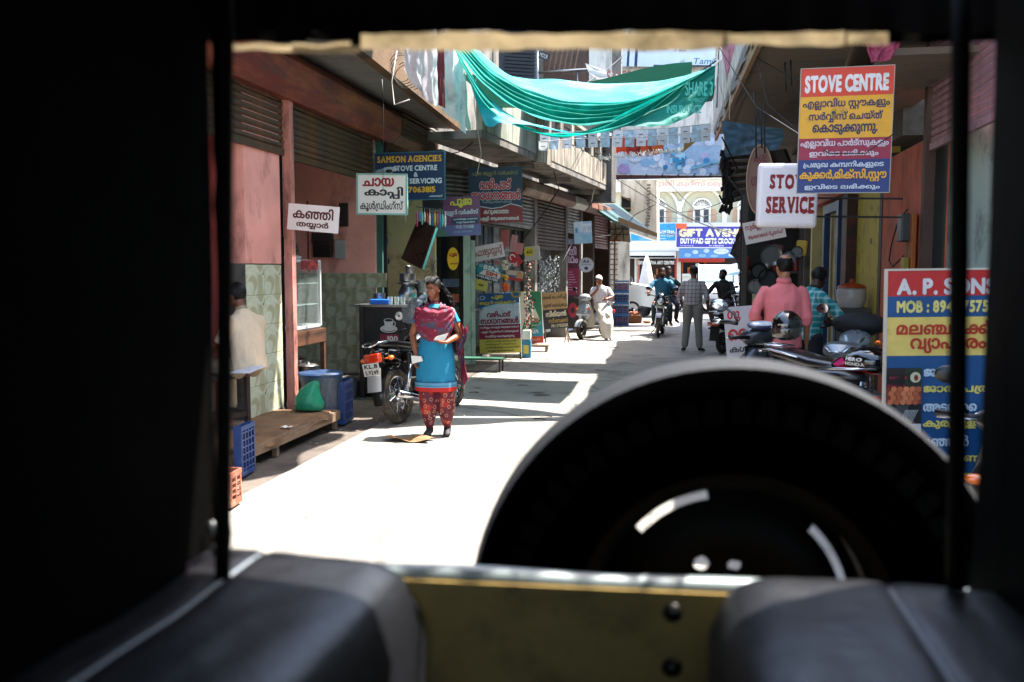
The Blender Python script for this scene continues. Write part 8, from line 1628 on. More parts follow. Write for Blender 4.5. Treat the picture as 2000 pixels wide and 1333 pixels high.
def shirt_parts(J,hem=.86,slv=1,short=False,inf=.013,mi=0,loose=0.,col=True,torso=None):
    P=[]; sh=J['sh']; 
    ch=J['chest']; pv=J['pelvis']; nk=J['neck']; x=(J['sL']-J['sR']).normalized(); w_=(J['sL']-J['sR']).length/2
    down=(pv-ch).normalized(); T=torso or [(.0,1.02,.105),(.33,.93,.118),(.66,.86,.12),(1.,.86,.125),(1.22,.88,.13)]
    rings=[(nk+down*-.01,.05+inf,.05+inf),(nk.lerp(ch,.12),w_*.55,.062+inf),(nk.lerp(ch,.3),w_*.86,.075+inf),(nk.lerp(ch,.6),w_*.98,.09+inf)]
    for f,wx,wy in T: rings.append((ch+(pv-ch)*f,w_*wx*.93+inf+loose,wy+inf+loose))
    P.append(seg(rings,mi,xd=x,n=24,round_=False))
    for k in 'LR':
        s_,e,w2=J['s'+k],J['e'+k],J['w'+k]; P.append((MB().ell(s_+down*.022+(nk-s_)*.06,[.046+inf]*3,16,12),mi,[]))
        end=.75 if short else 1
        r=[(s_+(nk-s_)*.3+down*.03,.048+inf,.048+inf),(s_+down*.03,.046+inf,.046+inf),(s_.lerp(e,.5),.045+inf,.045+inf)]
        r.append((s_.lerp(e,.95),.042+inf,.042+inf)) if not short else r.append((s_.lerp(e,.62),.055+inf,.055+inf))
        if slv==2: r=r+[(e,.043+inf,.043+inf),(e.lerp(w2,.5),.038+inf,.038+inf),(e.lerp(w2,.93),.033+inf,.033+inf)]
        if slv==1.5: r=r+[(e,.046+inf,.046+inf),(e.lerp(w2,.28),.045+inf,.045+inf)]
        P.append(seg(r,mi,n=14,round_=False))
    return P
def joints(h=1.7,**k):
    s=h/1.7; J=dict(pelvis=V3(0,0,.93),chest=V3(0,0,1.25),neck=V3(0,0,1.43),head=V3(0,-.02,1.575),sL=V3(.19,0,1.4),sR=V3(-.19,0,1.4),eL=V3(.24,.02,1.12),eR=V3(-.24,.02,1.12),wL=V3(.25,-.03,.88),wR=V3(-.25,-.03,.88),hL=V3(.09,0,.9),hR=V3(-.09,0,.9),kL=V3(.1,-.02,.5),kR=V3(-.1,-.02,.5),aL=V3(.1,.0,.09),aR=V3(-.1,.0,.09),tL=V3(.12,-.13,.035),tR=V3(-.12,-.13,.035),sh=0)
    for a,v in k.items(): J[a]=Vector(v)
    for a in J:
        if a!='sh': J[a]=J[a]*s
    return J
def person(label,loc,rz,J,sk,trou,shirt,hgt=1.7,look=(0,-1,0),up=(0,0,1),shoe=None,slv=1,short=False,hem=.86,torso=None,hair='short',face=True,loose=.0,vox=.0115,curlL=.5,curlR=.5,handdirL=None,handdirR=None,palL=(1,0,0),palR=(-1,0,0),beard=None,mous=None,leg=1.,hairmat=None,dhoti=None,shirtname='shirt',bald=False,lean=None,torsoskin=None,barefoot=False,cat='person'):
    t=thing('person',label,cat,loc,rz); s=hgt/1.7; P=[]
    for k in 'LR': J['s'+k]=J['s'+k]+V3(0,0,-.04)
    H_,m=head_parts(J['head'],look,up,s,0,J['neck']+V3(0,0,-.02)); P+=H_
    x=(J['sL']-J['sR']).normalized(); w_=(J['sL']-J['sR']).length/2
    P.append(seg([(J['neck'],.05,.05),(J['neck'].lerp(J['chest'],.4),w_*.85,.08),(J['chest'],w_*.86,.1),(J['chest'].lerp(J['pelvis'],.6),w_*.74,.1),(J['pelvis'],w_*.78,.11)],1 if trou is not None else 0,xd=x,n=20,round_=False))
    for k in 'LR':
        P.append(seg([(J['s'+k]+V3(0,0,-.01),.042*s),(J['s'+k].lerp(J['e'+k],.5),.042*s),(J['e'+k],.037*s)],0)); P.append(seg([(J['e'+k],.037*s),(J['e'+k].lerp(J['w'+k],.35),.037*s),(J['w'+k],.025*s,.02*s)],0))
        hd=(handdirL if k=='L' else handdirR) or (J['w'+k]-J['e'+k]); P+=hand(J['w'+k],hd,palL if k=='L' else palR,s,curlL if k=='L' else curlR,1 if k=='L' else -1,0)
        L=leg
        P.append(seg([(J['h'+k],.095*L,.1*L),(J['h'+k].lerp(J['k'+k],.5),.08*L,.085*L),(J['k'+k],.062*L,.065*L)],1)); 
        P.append(seg([(J['k'+k],.062*L,.065*L),(J['k'+k].lerp(J['a'+k],.4),.06*L,.062*L),(J['a'+k].lerp(J['k'+k],.08),.055*L,.06*L)] if dhoti!='bare' else [(J['k'+k],.05,.05),(J['k'+k].lerp(J['a'+k],.35),.05,.05),(J['a'+k],.035,.035)],1 if dhoti!='bare' else 0))
        a_,b_=J['a'+k],J['t'+k]; d=(b_-a_); 
        P.append(seg([(a_+V3(0,.03,-.035),.034,.036),(a_.lerp(b_,.4)+V3(0,0,-.015),.038,.036),(b_,.042,.026),(b_+d.normalized()*.05,.034,.018)],2,xd=(1,0,0)))
    fuse(P,[sk,trou or sk,shoe or sk],'body',t,vox,3)
    if shirt is not None: fuse(shirt_parts(J,hem,slv,short,mi=0,loose=loose,torso=torso),[shirt],shirtname,t,vox*1.05,3,disp=.008,seed=loc[1])
    if face: face_bits(t,J['head'],m,s,beard=beard,mous=mous,hm=hairmat)
    if hair=='short': hair_cap(t,J['head'],m,s,hairmat,bald=bald)
    return t,m
shoeb=M('shoe_black','161412',.5,var=.2)
# --- checked cloths
def check_mat(name,base,line,sc=14,w=.5,c2=None):
    m=cloth_mat(name,base); n,L,b=nodes_of(m); src=b.inputs['Base Color'].links[0].from_socket; tc=n.new('ShaderNodeTexCoord'); sp=n.new('ShaderNodeSeparateXYZ'); L.new(tc.outputs['Object'],sp.inputs[0])
    def stripe(sock,k):
        mu=n.new('ShaderNodeMath'); mu.operation='MULTIPLY'; mu.inputs[1].default_value=k; L.new(sock,mu.inputs[0]); fr=n.new('ShaderNodeMath'); fr.operation='FRACT'; L.new(mu.outputs[0],fr.inputs[0]); c=n.new('ShaderNodeMath'); c.operation='LESS_THAN'; c.inputs[1].default_value=w; L.new(fr.outputs[0],c.inputs[0]); return c.outputs[0]
    a=stripe(sp.outputs[0],sc); z=stripe(sp.outputs[2],sc); ad=n.new('ShaderNodeMath'); ad.operation='ADD'; L.new(a,ad.inputs[0]); L.new(z,ad.inputs[1]); mu=n.new('ShaderNodeMath'); mu.operation='MULTIPLY'; mu.inputs[1].default_value=.4; L.new(ad.outputs[0],mu.inputs[0])
    x=n.new('ShaderNodeMix'); x.data_type='RGBA'; L.new(mu.outputs[0],x.inputs[0]); L.new(src,x.inputs[6]); x.inputs[7].default_value=(*rgb(line),1); L.new(x.outputs[2],b.inputs['Base Color']); return m
# 1 bald man in the pink shirt, back to the jeep
p=at(1529,640,8.85); J=joints(1.74,eL=V3(.29,.06,1.13),wL=V3(.17,-.14,1.0),eR=V3(-.225,.03,1.12),wR=V3(-.24,-.05,.87),sL=V3(.195,0,1.4),sR=V3(-.195,0,1.4))
person('bald man in a pink shirt standing with his back turned, hand on hip',(p.x,p.y,.06),R(180),J,skin('a87a5e'),cloth_mat('trousers_grey','4a4a50'),cloth_mat('pink_shirt','d67f80'),hgt=1.74,look=(.35,-1,-.05),slv=1.5,bald=True,curlL=.9,torso=[(0,1.02,.12),(.33,.98,.13),(.66,.95,.135),(1.,.96,.14),(1.3,.98,.14)],shoe=shoeb,handdirL=(-.7,-.3,-.4),face=True)
t0=COL.objects['person'] if 'person' in COL.objects else None
# his shirt collar
cl=MB().lathe([(.07,0),(.078,.02),(.066,.055),(.062,.05),(.068,.0)],(p.x,p.y,.06+1.46),(0,0,1),n=26,closed=True)
o=cl.build('collar',cloth_mat('pink_shirt','d67f80'),t0,smooth=True,world=True)
# 2 man in teal check behind him
p=at(1583,640,9.7); J=joints(1.62,eR=V3(-.3,-.18,1.1),wR=V3(-.2,-.4,1.08),eL=V3(.26,-.1,1.12),wL=V3(.1,-.36,1.05),neck=V3(0,-.06,1.42),head=V3(0,-.15,1.53),chest=V3(0,-.02,1.24))
person('dark haired man in a turquoise checked shirt bending behind the pink shirted man',(p.x-.02,p.y+.05,.1),R(128),J,skin('54352a'),cloth_mat('trousers_dark','24262c'),check_mat('teal_check','1f8f92','b9d4d2',16,.35),hgt=1.62,look=(.3,-1,-.5),slv=1,short=False,shoe=shoeb)
# 3 man in checked shirt seen from behind in the lane
p=gnd(1352,687); J=joints(1.72,kL=V3(.12,-.01,.5),aL=V3(.15,0,.09),tL=V3(.2,-.13,.035),kR=V3(-.11,-.02,.5),aR=V3(-.14,0,.09),tR=V3(-.19,-.13,.035),wR=V3(-.29,-.04,.84),eR=V3(-.27,.02,1.1),eL=V3(.27,.0,1.1),wL=V3(.22,-.12,.88))
person('man in a grey checked shirt and grey trousers standing in the lane',(p.x,p.y-.02,0),R(172),J,skin('6b4432'),cloth_mat('trousers_lightgrey','8f8a86'),check_mat('grey_check','b5adae','5f5a6a',13,.3),hgt=1.72,look=(.5,-1,0),slv=1.5,shoe=shoeb,leg=1.22,bald=False,torso=[(0,1.02,.11),(.33,.97,.125),(.66,.93,.13),(1.,.93,.13)])
# 4 rider and 5 pillion on the oncoming motorcycle (seat 0.85)
bx,by=rb_.location.x,rb_.location.y
J=joints(1.72,pelvis=V3(0,.1,.93),chest=V3(0,.02,1.22),neck=V3(0,-.02,1.4),head=V3(0,-.06,1.54),sL=V3(.2,0,1.37),sR=V3(-.2,0,1.37),eL=V3(.3,-.1,1.15),eR=V3(-.3,-.1,1.15),wL=V3(.33,-.36,1.08),wR=V3(-.33,-.36,1.08),hL=V3(.1,.05,.88),hR=V3(-.1,.05,.88),kL=V3(.2,-.32,.72),kR=V3(-.2,-.32,.72),aL=V3(.2,-.05,.34),aR=V3(-.2,-.05,.34),tL=V3(.23,-.18,.28),tR=V3(-.23,-.18,.28))
person('bearded rider in a blue denim shirt on the oncoming motorcycle',(bx,by-.42,0),R(0),J,skin('7a4d36'),cloth_mat('trousers_teal','1f3f48'),cloth_mat('denim_shirt','2f7088',bump=.5),look=(.05,-1,-.02),slv=1.5,beard=True,mous=True,shoe=M('sandal_brown','5a3a2a',.6),handdirL=(0,-1,-.3),handdirR=(0,-1,-.3),palL=(0,0,-1),palR=(0,0,-1),curlL=1.,curlR=1.)
J2=dict(J); J2={k:(v.copy() if isinstance(v,Vector) else v) for k,v in J.items()}
J2['wL']=V3(.12,-.22,1.05); J2['eL']=V3(.34,.0,1.14); J2['wR']=V3(-.12,-.22,1.05)
person('pillion rider in a dark teal shirt behind the bearded rider',(bx+.13,by+.02,.04),R(8),J2,skin('5c3a2a'),cloth_mat('jeans_grey','4f4f5c'),cloth_mat('dark_teal_shirt','12464c'),look=(.4,-1,0),slv=2,shoe=M('sandal_brown','5a3a2a',.6))
MB().loft([((bx-.42,by-.55,.72),.16,.1),((bx-.44,by-.55,.6),.17,.12),((bx-.4,by-.55,.48),.1,.08)],16).build('shopping_bag',M('bag_purple','2a2430',.6),smooth=True,label='dark bag hanging at the side of the oncoming motorcycle',cat='bag')
# 6 old man in white sitting sideways on the silver scooter
sx,sy=sc1.location.x,sc1.location.y; p=at(1172,590,21.2)
J=joints(1.66,pelvis=V3(.02,.02,.84),chest=V3(0,-.02,1.12),neck=V3(-.02,-.06,1.29),head=V3(-.06,-.11,1.42),sL=V3(.19,-.02,1.26),sR=V3(-.19,-.06,1.26),eL=V3(.27,-.15,1.02),eR=V3(-.25,-.2,1.05),wL=V3(.08,-.3,.98),wR=V3(-.1,-.27,1.22),hL=V3(.1,0,.8),hR=V3(-.06,0,.8),kL=V3(.12,-.38,.62),kR=V3(-.02,-.36,.6),aL=V3(.16,-.3,.12),aR=V3(.05,-.3,.12),tL=V3(.2,-.42,.04),tR=V3(.08,-.42,.04))
om,_m=person('white haired old man in white sitting sideways on the silver scooter',(p.x+.02,p.y-.15,0),R(14),J,skin('8f5c46'),cloth_mat('dhoti_white','c9c2b8',bump=.4),cloth_mat('white_shirt','c4c2c4'),hgt=1.66,look=(-.75,-.7,-.35),slv=1,hairmat=M('hair_white','c4c4c6',.7,var=.2,vs=30,bump=.5,bs=60),shoe=M('sandal_dust','9a8c7c',.7),handdirR=(-.1,-.2,.9))
def dh(u,v):
    a=2*PI*u; z=.86-.8*v; cx=.05+.06*v; cy=-.05-.27*min(1,v*1.8); rx=.17-.03*v+.02*math.sin(v*4); ry=.16+.06*v-.05*v*v; k=1+.06*math.sin(a*7+v*3)*v
    return V3(cx+rx*math.cos(a)*k,cy+ry*math.sin(a)*k,z)
MB().grid(dh,48,20).build('dhoti',cloth_mat('dhoti_white','c9c2b8',bump=.4),om,smooth=True)
# 7 man in black on the distant motorcycle
p=at(1413,570,21.6)
J=joints(1.7,pelvis=V3(0,.1,.9),chest=V3(0,.02,1.2),neck=V3(0,-.02,1.37),head=V3(0,-.06,1.5),hL=V3(.1,.05,.86),hR=V3(-.1,.05,.86),kL=V3(.22,-.34,.72),kR=V3(-.2,-.32,.72),aL=V3(.2,-.1,.3),aR=V3(-.2,-.05,.3),tL=V3(.22,-.22,.25),tR=V3(-.23,-.18,.25),eL=V3(.3,-.1,1.12),wL=V3(.2,-.32,1.02),eR=V3(-.3,-.1,1.12),wR=V3(-.25,-.35,1.05),sL=V3(.19,0,1.35),sR=V3(-.19,0,1.35))
person('bearded man in black sitting on a motorcycle at the right side of the lane',(p.x,p.y,.02),R(-28),J,skin('54352a'),cloth_mat('jeans_grey2','5a5c62'),cloth_mat('black_shirt','131518'),look=(-.5,-1,.05),slv=2,beard=True,shoe=shoeb,curlL=.9)
# 8 seated man in the cream shirt at the tea shop
J=joints(1.66,pelvis=V3(0,.05,.07),chest=V3(0,.0,.4),neck=V3(0,-.05,.58),head=V3(0,-.12,.72),sL=V3(.2,-.01,.54),sR=V3(-.2,-.01,.54),eL=V3(.26,-.1,.28),eR=V3(-.26,-.1,.28),wL=V3(.14,-.34,.2),wR=V3(-.12,-.34,.2),hL=V3(.1,0,.06),hR=V3(-.1,0,.06),kL=V3(.14,-.42,.06),kR=V3(-.14,-.42,.06),aL=V3(.14,-.4,-.38),aR=V3(-.14,-.4,-.38),tL=V3(.15,-.53,-.43),tR=V3(-.15,-.53,-.43))
p=at(486,640,7.45)
person('man in a cream shirt sitting on a stool facing into the tea shop',(p.x-.03,7.45,.715),R(-112),J,skin('74492f'),cloth_mat('lungi_cream','9a8a76'),cloth_mat('cream_shirt','c9b8a2'),hgt=1.66,look=(.1,-1,-.2),slv=1,short=False,torso=[(0,1.0,.11),(.33,.95,.12),(.7,.92,.13),(1.,.96,.14),(1.12,.9,.13)],shoe=None)
p=at(436,745,7.1); q=gnd(430,760)
# folded newspaper in his lap
a=at(468,728,7.2); MB().slab(a+V3(-.1,0,-.01),a+V3(.12,-.05,.0),a+V3(.2,.1,.05),a+V3(-.02,.15,.04),.004).build('newspaper',M('news','bfc0c8',.8,var=.15,vs=30),label='folded newspaper on the seated man’s lap',cat='newspaper')
# 9 another sitter just visible between the curtain and the pole, and white sacks below
# passers-by far down the lane

# ------------------------------------------------------------------ the woman in turquoise
p=gnd(852,851)
J=joints(1.56,neck=V3(0,.0,1.44),head=V3(-.02,-.015,1.585),chest=V3(0,0,1.25),sL=V3(.178,.01,1.35),sR=V3(-.178,.0,1.35),eR=V3(-.275,.03,1.10),wR=V3(-.21,-.1,.88),eL=V3(.29,.02,1.10),wL=V3(.155,-.2,1.03),kL=V3(.115,-.02,.5),kR=V3(-.085,-.05,.5),aL=V3(.125,.03,.09),aR=V3(-.07,-.05,.09),tL=V3(.14,-.1,.035),tR=V3(-.085,-.17,.035),hL=V3(.09,0,.9),hR=V3(-.09,0,.9))
sk=skin('9a6448'); s=1.56/1.7
wo=thing('person','woman in a turquoise tunic and magenta patterned shawl walking in the sunlit lane','person',(p.x,p.y,0),R(6))
def pattern_mat(name,base,c2,ring,sc=13,rings=True,st=(1,1,1)):
    m=M(name,base,.75,var=.25,vs=6,bump=.25,bs=30); n,L,b=nodes_of(m); src=b.inputs['Base Color'].links[0].from_socket; tc=n.new('ShaderNodeTexCoord'); mp=n.new('ShaderNodeMapping'); mp.inputs['Scale'].default_value=st; L.new(tc.outputs['Object'],mp.inputs[0])
    no=n.new('ShaderNodeTexNoise'); no.inputs['Scale'].default_value=7; no.inputs['Detail'].default_value=3; L.new(mp.outputs[0],no.inputs[0]); r=n.new('ShaderNodeMapRange'); r.inputs[1].default_value=.52; r.inputs[2].default_value=.57; L.new(no.outputs[0],r.inputs[0])
    x=n.new('ShaderNodeMix'); x.data_type='RGBA'; L.new(r.outputs[0],x.inputs[0]); L.new(src,x.inputs[6]); x.inputs[7].default_value=(*rgb(c2),1); out=x.outputs[2]
    v=n.new('ShaderNodeTexVoronoi'); v.inputs['Scale'].default_value=sc; v.inputs['Randomness'].default_value=.6; L.new(mp.outputs[0],v.inputs['Vector'])
    mu=n.new('ShaderNodeMath'); mu.operation='MULTIPLY'; mu.inputs[1].default_value=26 if rings else 14; L.new(v.outputs['Distance'],mu.inputs[0]); si=n.new('ShaderNodeMath'); si.operation='SINE'; L.new(mu.outputs[0],si.inputs[0]); gt=n.new('ShaderNodeMath'); gt.operation='GREATER_THAN'; gt.inputs[1].default_value=.72; L.new(si.outputs[0],gt.inputs[0])
    lt=n.new('ShaderNodeMath'); lt.operation='LESS_THAN'; lt.inputs[1].default_value=.44; L.new(v.outputs['Distance'],lt.inputs[0]); an=n.new('ShaderNodeMath'); an.operation='MULTIPLY'; L.new(gt.outputs[0],an.inputs[0]); L.new(lt.outputs[0],an.inputs[1]); a2=n.new('ShaderNodeMath'); a2.operation='MULTIPLY'; a2.inputs[1].default_value=.85 if rings else .5; L.new(an.outputs[0],a2.inputs[0])
    y=n.new('ShaderNodeMix'); y.data_type='RGBA'; L.new(a2.outputs[0],y.inputs[0]); L.new(out,y.inputs[6]); y.inputs[7].default_value=(*rgb(ring),1); L.new(y.outputs[2],b.inputs['Base Color']); return m
salw=pattern_mat('salwar_print','6a1230','a52c1c','d0a884',17); shawlm=pattern_mat('shawl_print','86183f','565062','cf94a2',21,False); 
turq=M('turquoise_cotton','1a86a4',.8,var=.08,vs=9,bump=.35,bs=55)
P=[]; Hp,m=head_parts(J['head'],(-.42,-.9,-.12),(0,0,1),s,0,J['neck']+V3(0,0,-.04)); P+=Hp
P.append(seg([(J['neck'],.045,.045),(J['neck'].lerp(J['chest'],.4),.14,.075),(J['chest'],.15,.1),(V3(0,0,1.05*s),.135,.1),(J['pelvis'],.17,.12)],1,xd=(1,0,0),n=20,round_=False))
for k in 'LR':
    P.append(seg([(J['s'+k],.05),(J['s'+k].lerp(J['e'+k],.5),.046),(J['e'+k],.036)],0)); P.append(seg([(J['e'+k],.036),(J['e'+k].lerp(J['w'+k],.35),.035),(J['w'+k],.022,.019)],0))
P+=hand(J['wR'],(-.1,-.25,-1),(.9,-.3,.1),s,.9,-1,0); P+=hand(J['wL'],(-.85,-.45,.12),(-.1,.3,1),s,.8,1,0)
for k in 'LR':
    P.append(seg([(J['h'+k],.085,.1),(J['h'+k].lerp(J['k'+k],.5),.09,.1),(J['k'+k],.1,.108)],1)); P.append(seg([(J['k'+k],.1,.108),(J['k'+k].lerp(J['a'+k],.5),.1,.105),(J['a'+k].lerp(J['k'+k],.2),.062,.066),(J['a'+k]+V3(0,.01,.035),.05,.055)],1))
    a_,b_=J['a'+k],J['t'+k]; P.append(seg([(a_+V3(0,.0,.05),.043,.045),(a_+V3(0,.02,-.03),.04,.045),(a_.lerp(b_,.5)+V3(0,0,-.015),.04,.033),(b_+V3(0,0,-.005),.042,.026)],2))
fuse(P,[sk,salw,M('shoe_grey','2f2a30',.7,var=.2)],'body',wo,.0068,3,disp=.0)
face_bits(wo,J['head'],m,s,lips='7a3430')
MB().ell(J['head']+m@V3(.0,.088,.035)*s,[.004]*3,10,8).build('bindi',M('bindi','5a0f14',.4),wo,smooth=True)
ea=J['head']+m@V3(.08,-.0,-.04)*s; MB().ell(ea,(.009,.009,.012),10,8).build('earring',M('gold_earring','c99a3a',.25,metal=.9),wo,smooth=True)
# tunic: one loft from the shoulders to the knee with two short sleeves
T=[((0,.0,1.43),.075,.06),((0,.0,1.395),.15,.085),((0,0,1.34),.185,.11),((0,-.01,1.25),.18,.13),((0,-.005,1.12),.165,.125),((0,-.01,1.0),.185,.15),((0,-.01,.9),.205,.165),((0,-.01,.75),.215,.165),((0,-.01,.6),.222,.165),((0,-.01,.535),.225,.168)]
Q=[seg([(V3(c[0],c[1],c[2]*s),a*.965,b*.965) for c,a,b in T],0,n=40,round_=False)]
for k in 'LR': Q.append(seg([(J['s'+k]+(J['neck']-J['s'+k])*.3+V3(0,0,-.03),.055,.055),(J['s'+k]+V3(0,0,-.01),.056,.058),(J['s'+k].lerp(J['e'+k],.4),.056,.056),(J['s'+k].lerp(J['e'+k],.52),.058,.058)],0,round_=False))
fuse(Q,[turq],'tunic',wo,.008,2,disp=.006,dsc=5,seed=3)
def hemband(z0,z1,mat,nm,off=.006):
    m_=MB().grid(lambda u,v:V3((.217+off)*math.cos(2*PI*u)*(1+.02*math.sin(2*PI*u*5)),-.01+(.163+off)*math.sin(2*PI*u)*(1+.04*math.sin(2*PI*u*7)),(z0+(z1-z0)*v)*s),64,2); m_.build(nm,mat,wo,smooth=True)
hemband(.50,.545,M('hem_red','b8281c',.8,bump=.2),'red_hem'); hemband(.545,.60,M('hem_paleblue','5f9ab4',.8),'blue_hem_band',.007); hemband(.597,.602,M('hem_line','3a2a4a',.8),'hem_line',.009); hemband(.56,.564,M('hem_line','3a2a4a',.8),'hem_line',.009)
# shawl: deep U over the chest, both shoulders, long end down her left side
def shawl(u,v):
    th=PI*(u-.5)                     # -90..90 deg across the chest
    x=.195*math.sin(th); dip=math.cos(th)
    ztop=1.425-.03*dip**1.5-.055*(1-dip)**2; zbot=1.30-.29*dip**.8-.02*math.sin(th)
    z=ztop+(zbot-ztop)*v+.004*math.sin(u*40)
    y=-.07-.085*dip**.6-.02*math.sin(PI*min(v*1.1,1))*dip; y+=.0
    f=.011*math.sin(v*26+1.4*math.sin(u*7)+u*3)*(.4+.6*dip); y+=f
    if v>.93: y+=.02*(v-.93)/.07
    sx=1.03+.05*(1-dip)*v
    return V3(x*sx,y,z*s)
MB().grid(shawl,60,50).build('shawl_front',shawlm,wo,smooth=True)
def shoulder(side):
    def f(u,v): # over the shoulder from front to back
        a=-.5*PI+u*PI*1.05; r=.092; x=side*(.06+.155*v); 
        zc=1.335-.055*v-.02*v*v; return V3(x+side*.004*math.sin(u*20),-.0+ r*1.12*math.sin(a),(zc+.115*math.cos(a)*(1-.25*v)+.008*math.sin(v*24+u*3))*s)
    MB().grid(f,24,30).build('shawl_shoulder',shawlm,wo,smooth=True)
shoulder(1); shoulder(-1)
def tail(u,v):
    z=1.36-.78*v+.04*math.sin(u*9)*v; x=.15+.1*v**.5+.1*u*(.5+.6*v)+.012*math.sin(v*9+u*4); y=.06-.1*u+.018*math.sin(u*17+v*2)
    return V3(x,y,z*s)
MB().grid(tail,40,50).build('shawl_tail',shawlm,wo,smooth=True)
def tail2(u,v):
    z=1.2-.28*v+.03*math.sin(u*7); x=.25+.1*u*(1-.3*v)+.02*math.sin(v*5); y=.02-.09*u+.015*math.sin(u*14); return V3(x,y,z*s)
MB().grid(tail2,24,24).build('shawl_fold',shawlm,wo,smooth=True)
# papers in both hands
a=J['wR']+V3(-.005,-.05,-.045); MB().slab(a+V3(-.01,0,-.03),a+V3(.1,-.02,.0),a+V3(.085,-.02,.045),a+V3(-.02,.0,.05),.003).build('folded_paper',M('white_paper','d8d6d0',.8),label='folded white paper in the woman’s right hand',cat='paper').matrix_basis=mw(wo)
a=J['wL']+V3(-.08,-.07,.03); MB().slab(a+V3(-.04,0,0),a+V3(.07,-.01,.0),a+V3(.11,-.02,.07),a+V3(-.01,-.01,.035),.003).build('paper_slip',M('white_paper','d8d6d0',.8),label='small white paper slip in the woman’s raised left hand',cat='paper').matrix_basis=mw(wo)
# hair: cap plus curly locks falling on her left shoulder
hair_cap(wo,J['head'],m,s*1.03,grow=1.05,back=-.03,front=.072)
hc=J['head']; rh=random.Random(12); locks=MB(); 
for k in range(150):
    a=rh.uniform(0,1); ang=R(200)+a*R(150) # around the back and her left side, head space
    base=hc+m@V3(.078*math.cos(ang+PI*0)*1.0,.09*math.sin(ang)-.01,rh.uniform(.0,.07))*s
    side=m@V3(math.cos(ang),math.sin(ang),0)
    L=rh.uniform(.16,.27); P_=[]; ph=rh.uniform(0,6); 
    for j in range(14):
        t_=j/13; P_.append(base+side*(.012+.05*t_**.7+.02*t_)+V3(.05*t_,.03*t_,-L*t_)+V3(.012*math.cos(ph+t_*24),.012*math.sin(ph+t_*24),0)*(.3+t_))
    locks.tube(P_,[.0048*(1-.5*j/13)+.001 for j in range(14)],5,caps=False)
for k in range(22):
    th=rh.uniform(-1,1); P_=[]; ph=rh.uniform(0,6)
    for j in range(8):
        t_=j/7; an=.62+t_*1.6; l=V3(.082*math.sin(th*1.2)*math.sin(an+.4),.098*math.cos(an)-.01,.03+.1*math.sin(an)+.0); P_.append(hc+m@(l*1.03)*s+V3(0,0,.004*math.sin(ph+t_*9)))
    locks.tube(P_,.004,5,caps=False)
locks.build('curly_locks',hairm,wo,smooth=True)
# ------------------------------------------------------------------ vehicles and goods at the lane mouth
def van(name,label,loc,rz,body,L=4.2,Hh=1.75,W=1.6,rear=False):
    t=thing(name,label,name.split('_')[-1],loc,rz); h=W/2
    side=[(0,.35),(0,1.0),(.12,1.15),(.35,Hh-.05),(.6,Hh),(L*.62,Hh),(L*.74,1.12),(L-.25,1.0),(L,.85),(L,.35)]
    m=MB(); n=len(side); V=[];F=[]
    for y,k in ((-h,0),(-h*.0,0),(h,0)): pass
    for (x,z) in side:
        nar=1 if z<1.05 else .9
        V+=[(x-L/2,-h*nar,z),(x-L/2,h*nar,z)]
    F=[(2*i,2*i+1,2*((i+1)%n)+1,2*((i+1)%n)) for i in range(n)]+[tuple(2*i for i in range(n))[::-1],tuple(2*i+1 for i in range(n))]
    b=m.add(V,F).build('body',body,t); bv=b.modifiers.new('b','BEVEL'); bv.width=.06; bv.segments=3; b.data.polygons.foreach_set('use_smooth',[True]*len(b.data.polygons)); b.data.set_sharp_from_angle(angle=R(50))
    for s in (-1,1):
        for (x0,x1) in ((.5,1.3),(1.38,2.1),(2.18,2.75)): MB().slab(V3(x0-L/2,s*(h*.975),1.1),V3(x1-L/2,s*(h*.975),1.1),V3(x1-L/2-.04,s*(h*.912),Hh-.14),V3(x0-L/2+.04,s*(h*.912),Hh-.14),-.01*s).build('side_window',glassdk,t)
        for x in (.85,L-.8): wheel(t,'wheel',(x-L/2,s*(h-.08),.3),.3,.18,0,rim=metal)
        MB().rbox((L/2-.02,s*(h-.25),.78),(.08,.3,.16),.03).build('headlight',lens,t,smooth=40); MB().rbox((-L/2+.02,s*(h-.12),.85),(.06,.16,.3),.02).build('tail_light',redlens,t,smooth=40)
    MB().slab(V3(L*.63-L/2+.06,-h*.8,Hh-.08),V3(L*.63-L/2+.06,h*.8,Hh-.08),V3(L*.74-L/2+.02,h*.85,1.17),V3(L*.74-L/2+.02,-h*.85,1.17),-.01).build('windscreen',M('screen_glass','7f8f94',.08,coat=.8),t)
    MB().slab(V3(.1-L/2-.01,h*.75,1.2),V3(.1-L/2-.01,-h*.75,1.2),V3(.33-L/2-.02,-h*.75,Hh-.12),V3(.33-L/2-.02,h*.75,Hh-.12),-.01).build('rear_window',glassdk,t)
    for x in (-L/2,L/2): MB().rbox((x,0,.48),(.12,W*.98,.18),.04).build('bumper',M('bumper_grey','6a6c6e',.5),t,smooth=40)
    return t
whitep=M('white_car_paint','d4d6d8',.25,var=.04,coat=.8)
p=gnd(1290,610); van('white_car','white hatchback standing across the far street behind the blue crates',(-2.6,31.4,0),R(0),whitep,L=3.6,Hh=1.5)
van('white_van','white van behind the man in the checked shirt, windscreen towards the lane',(at(1400,570,35).x,35.5,0),R(-88),whitep,Hh=1.8)
van('white_van','white van further left across the far street, seen side on',(-6.6,33.5,0),R(3),M('white_car_paint2','b9bcc0',.25,coat=.8),Hh=1.8)
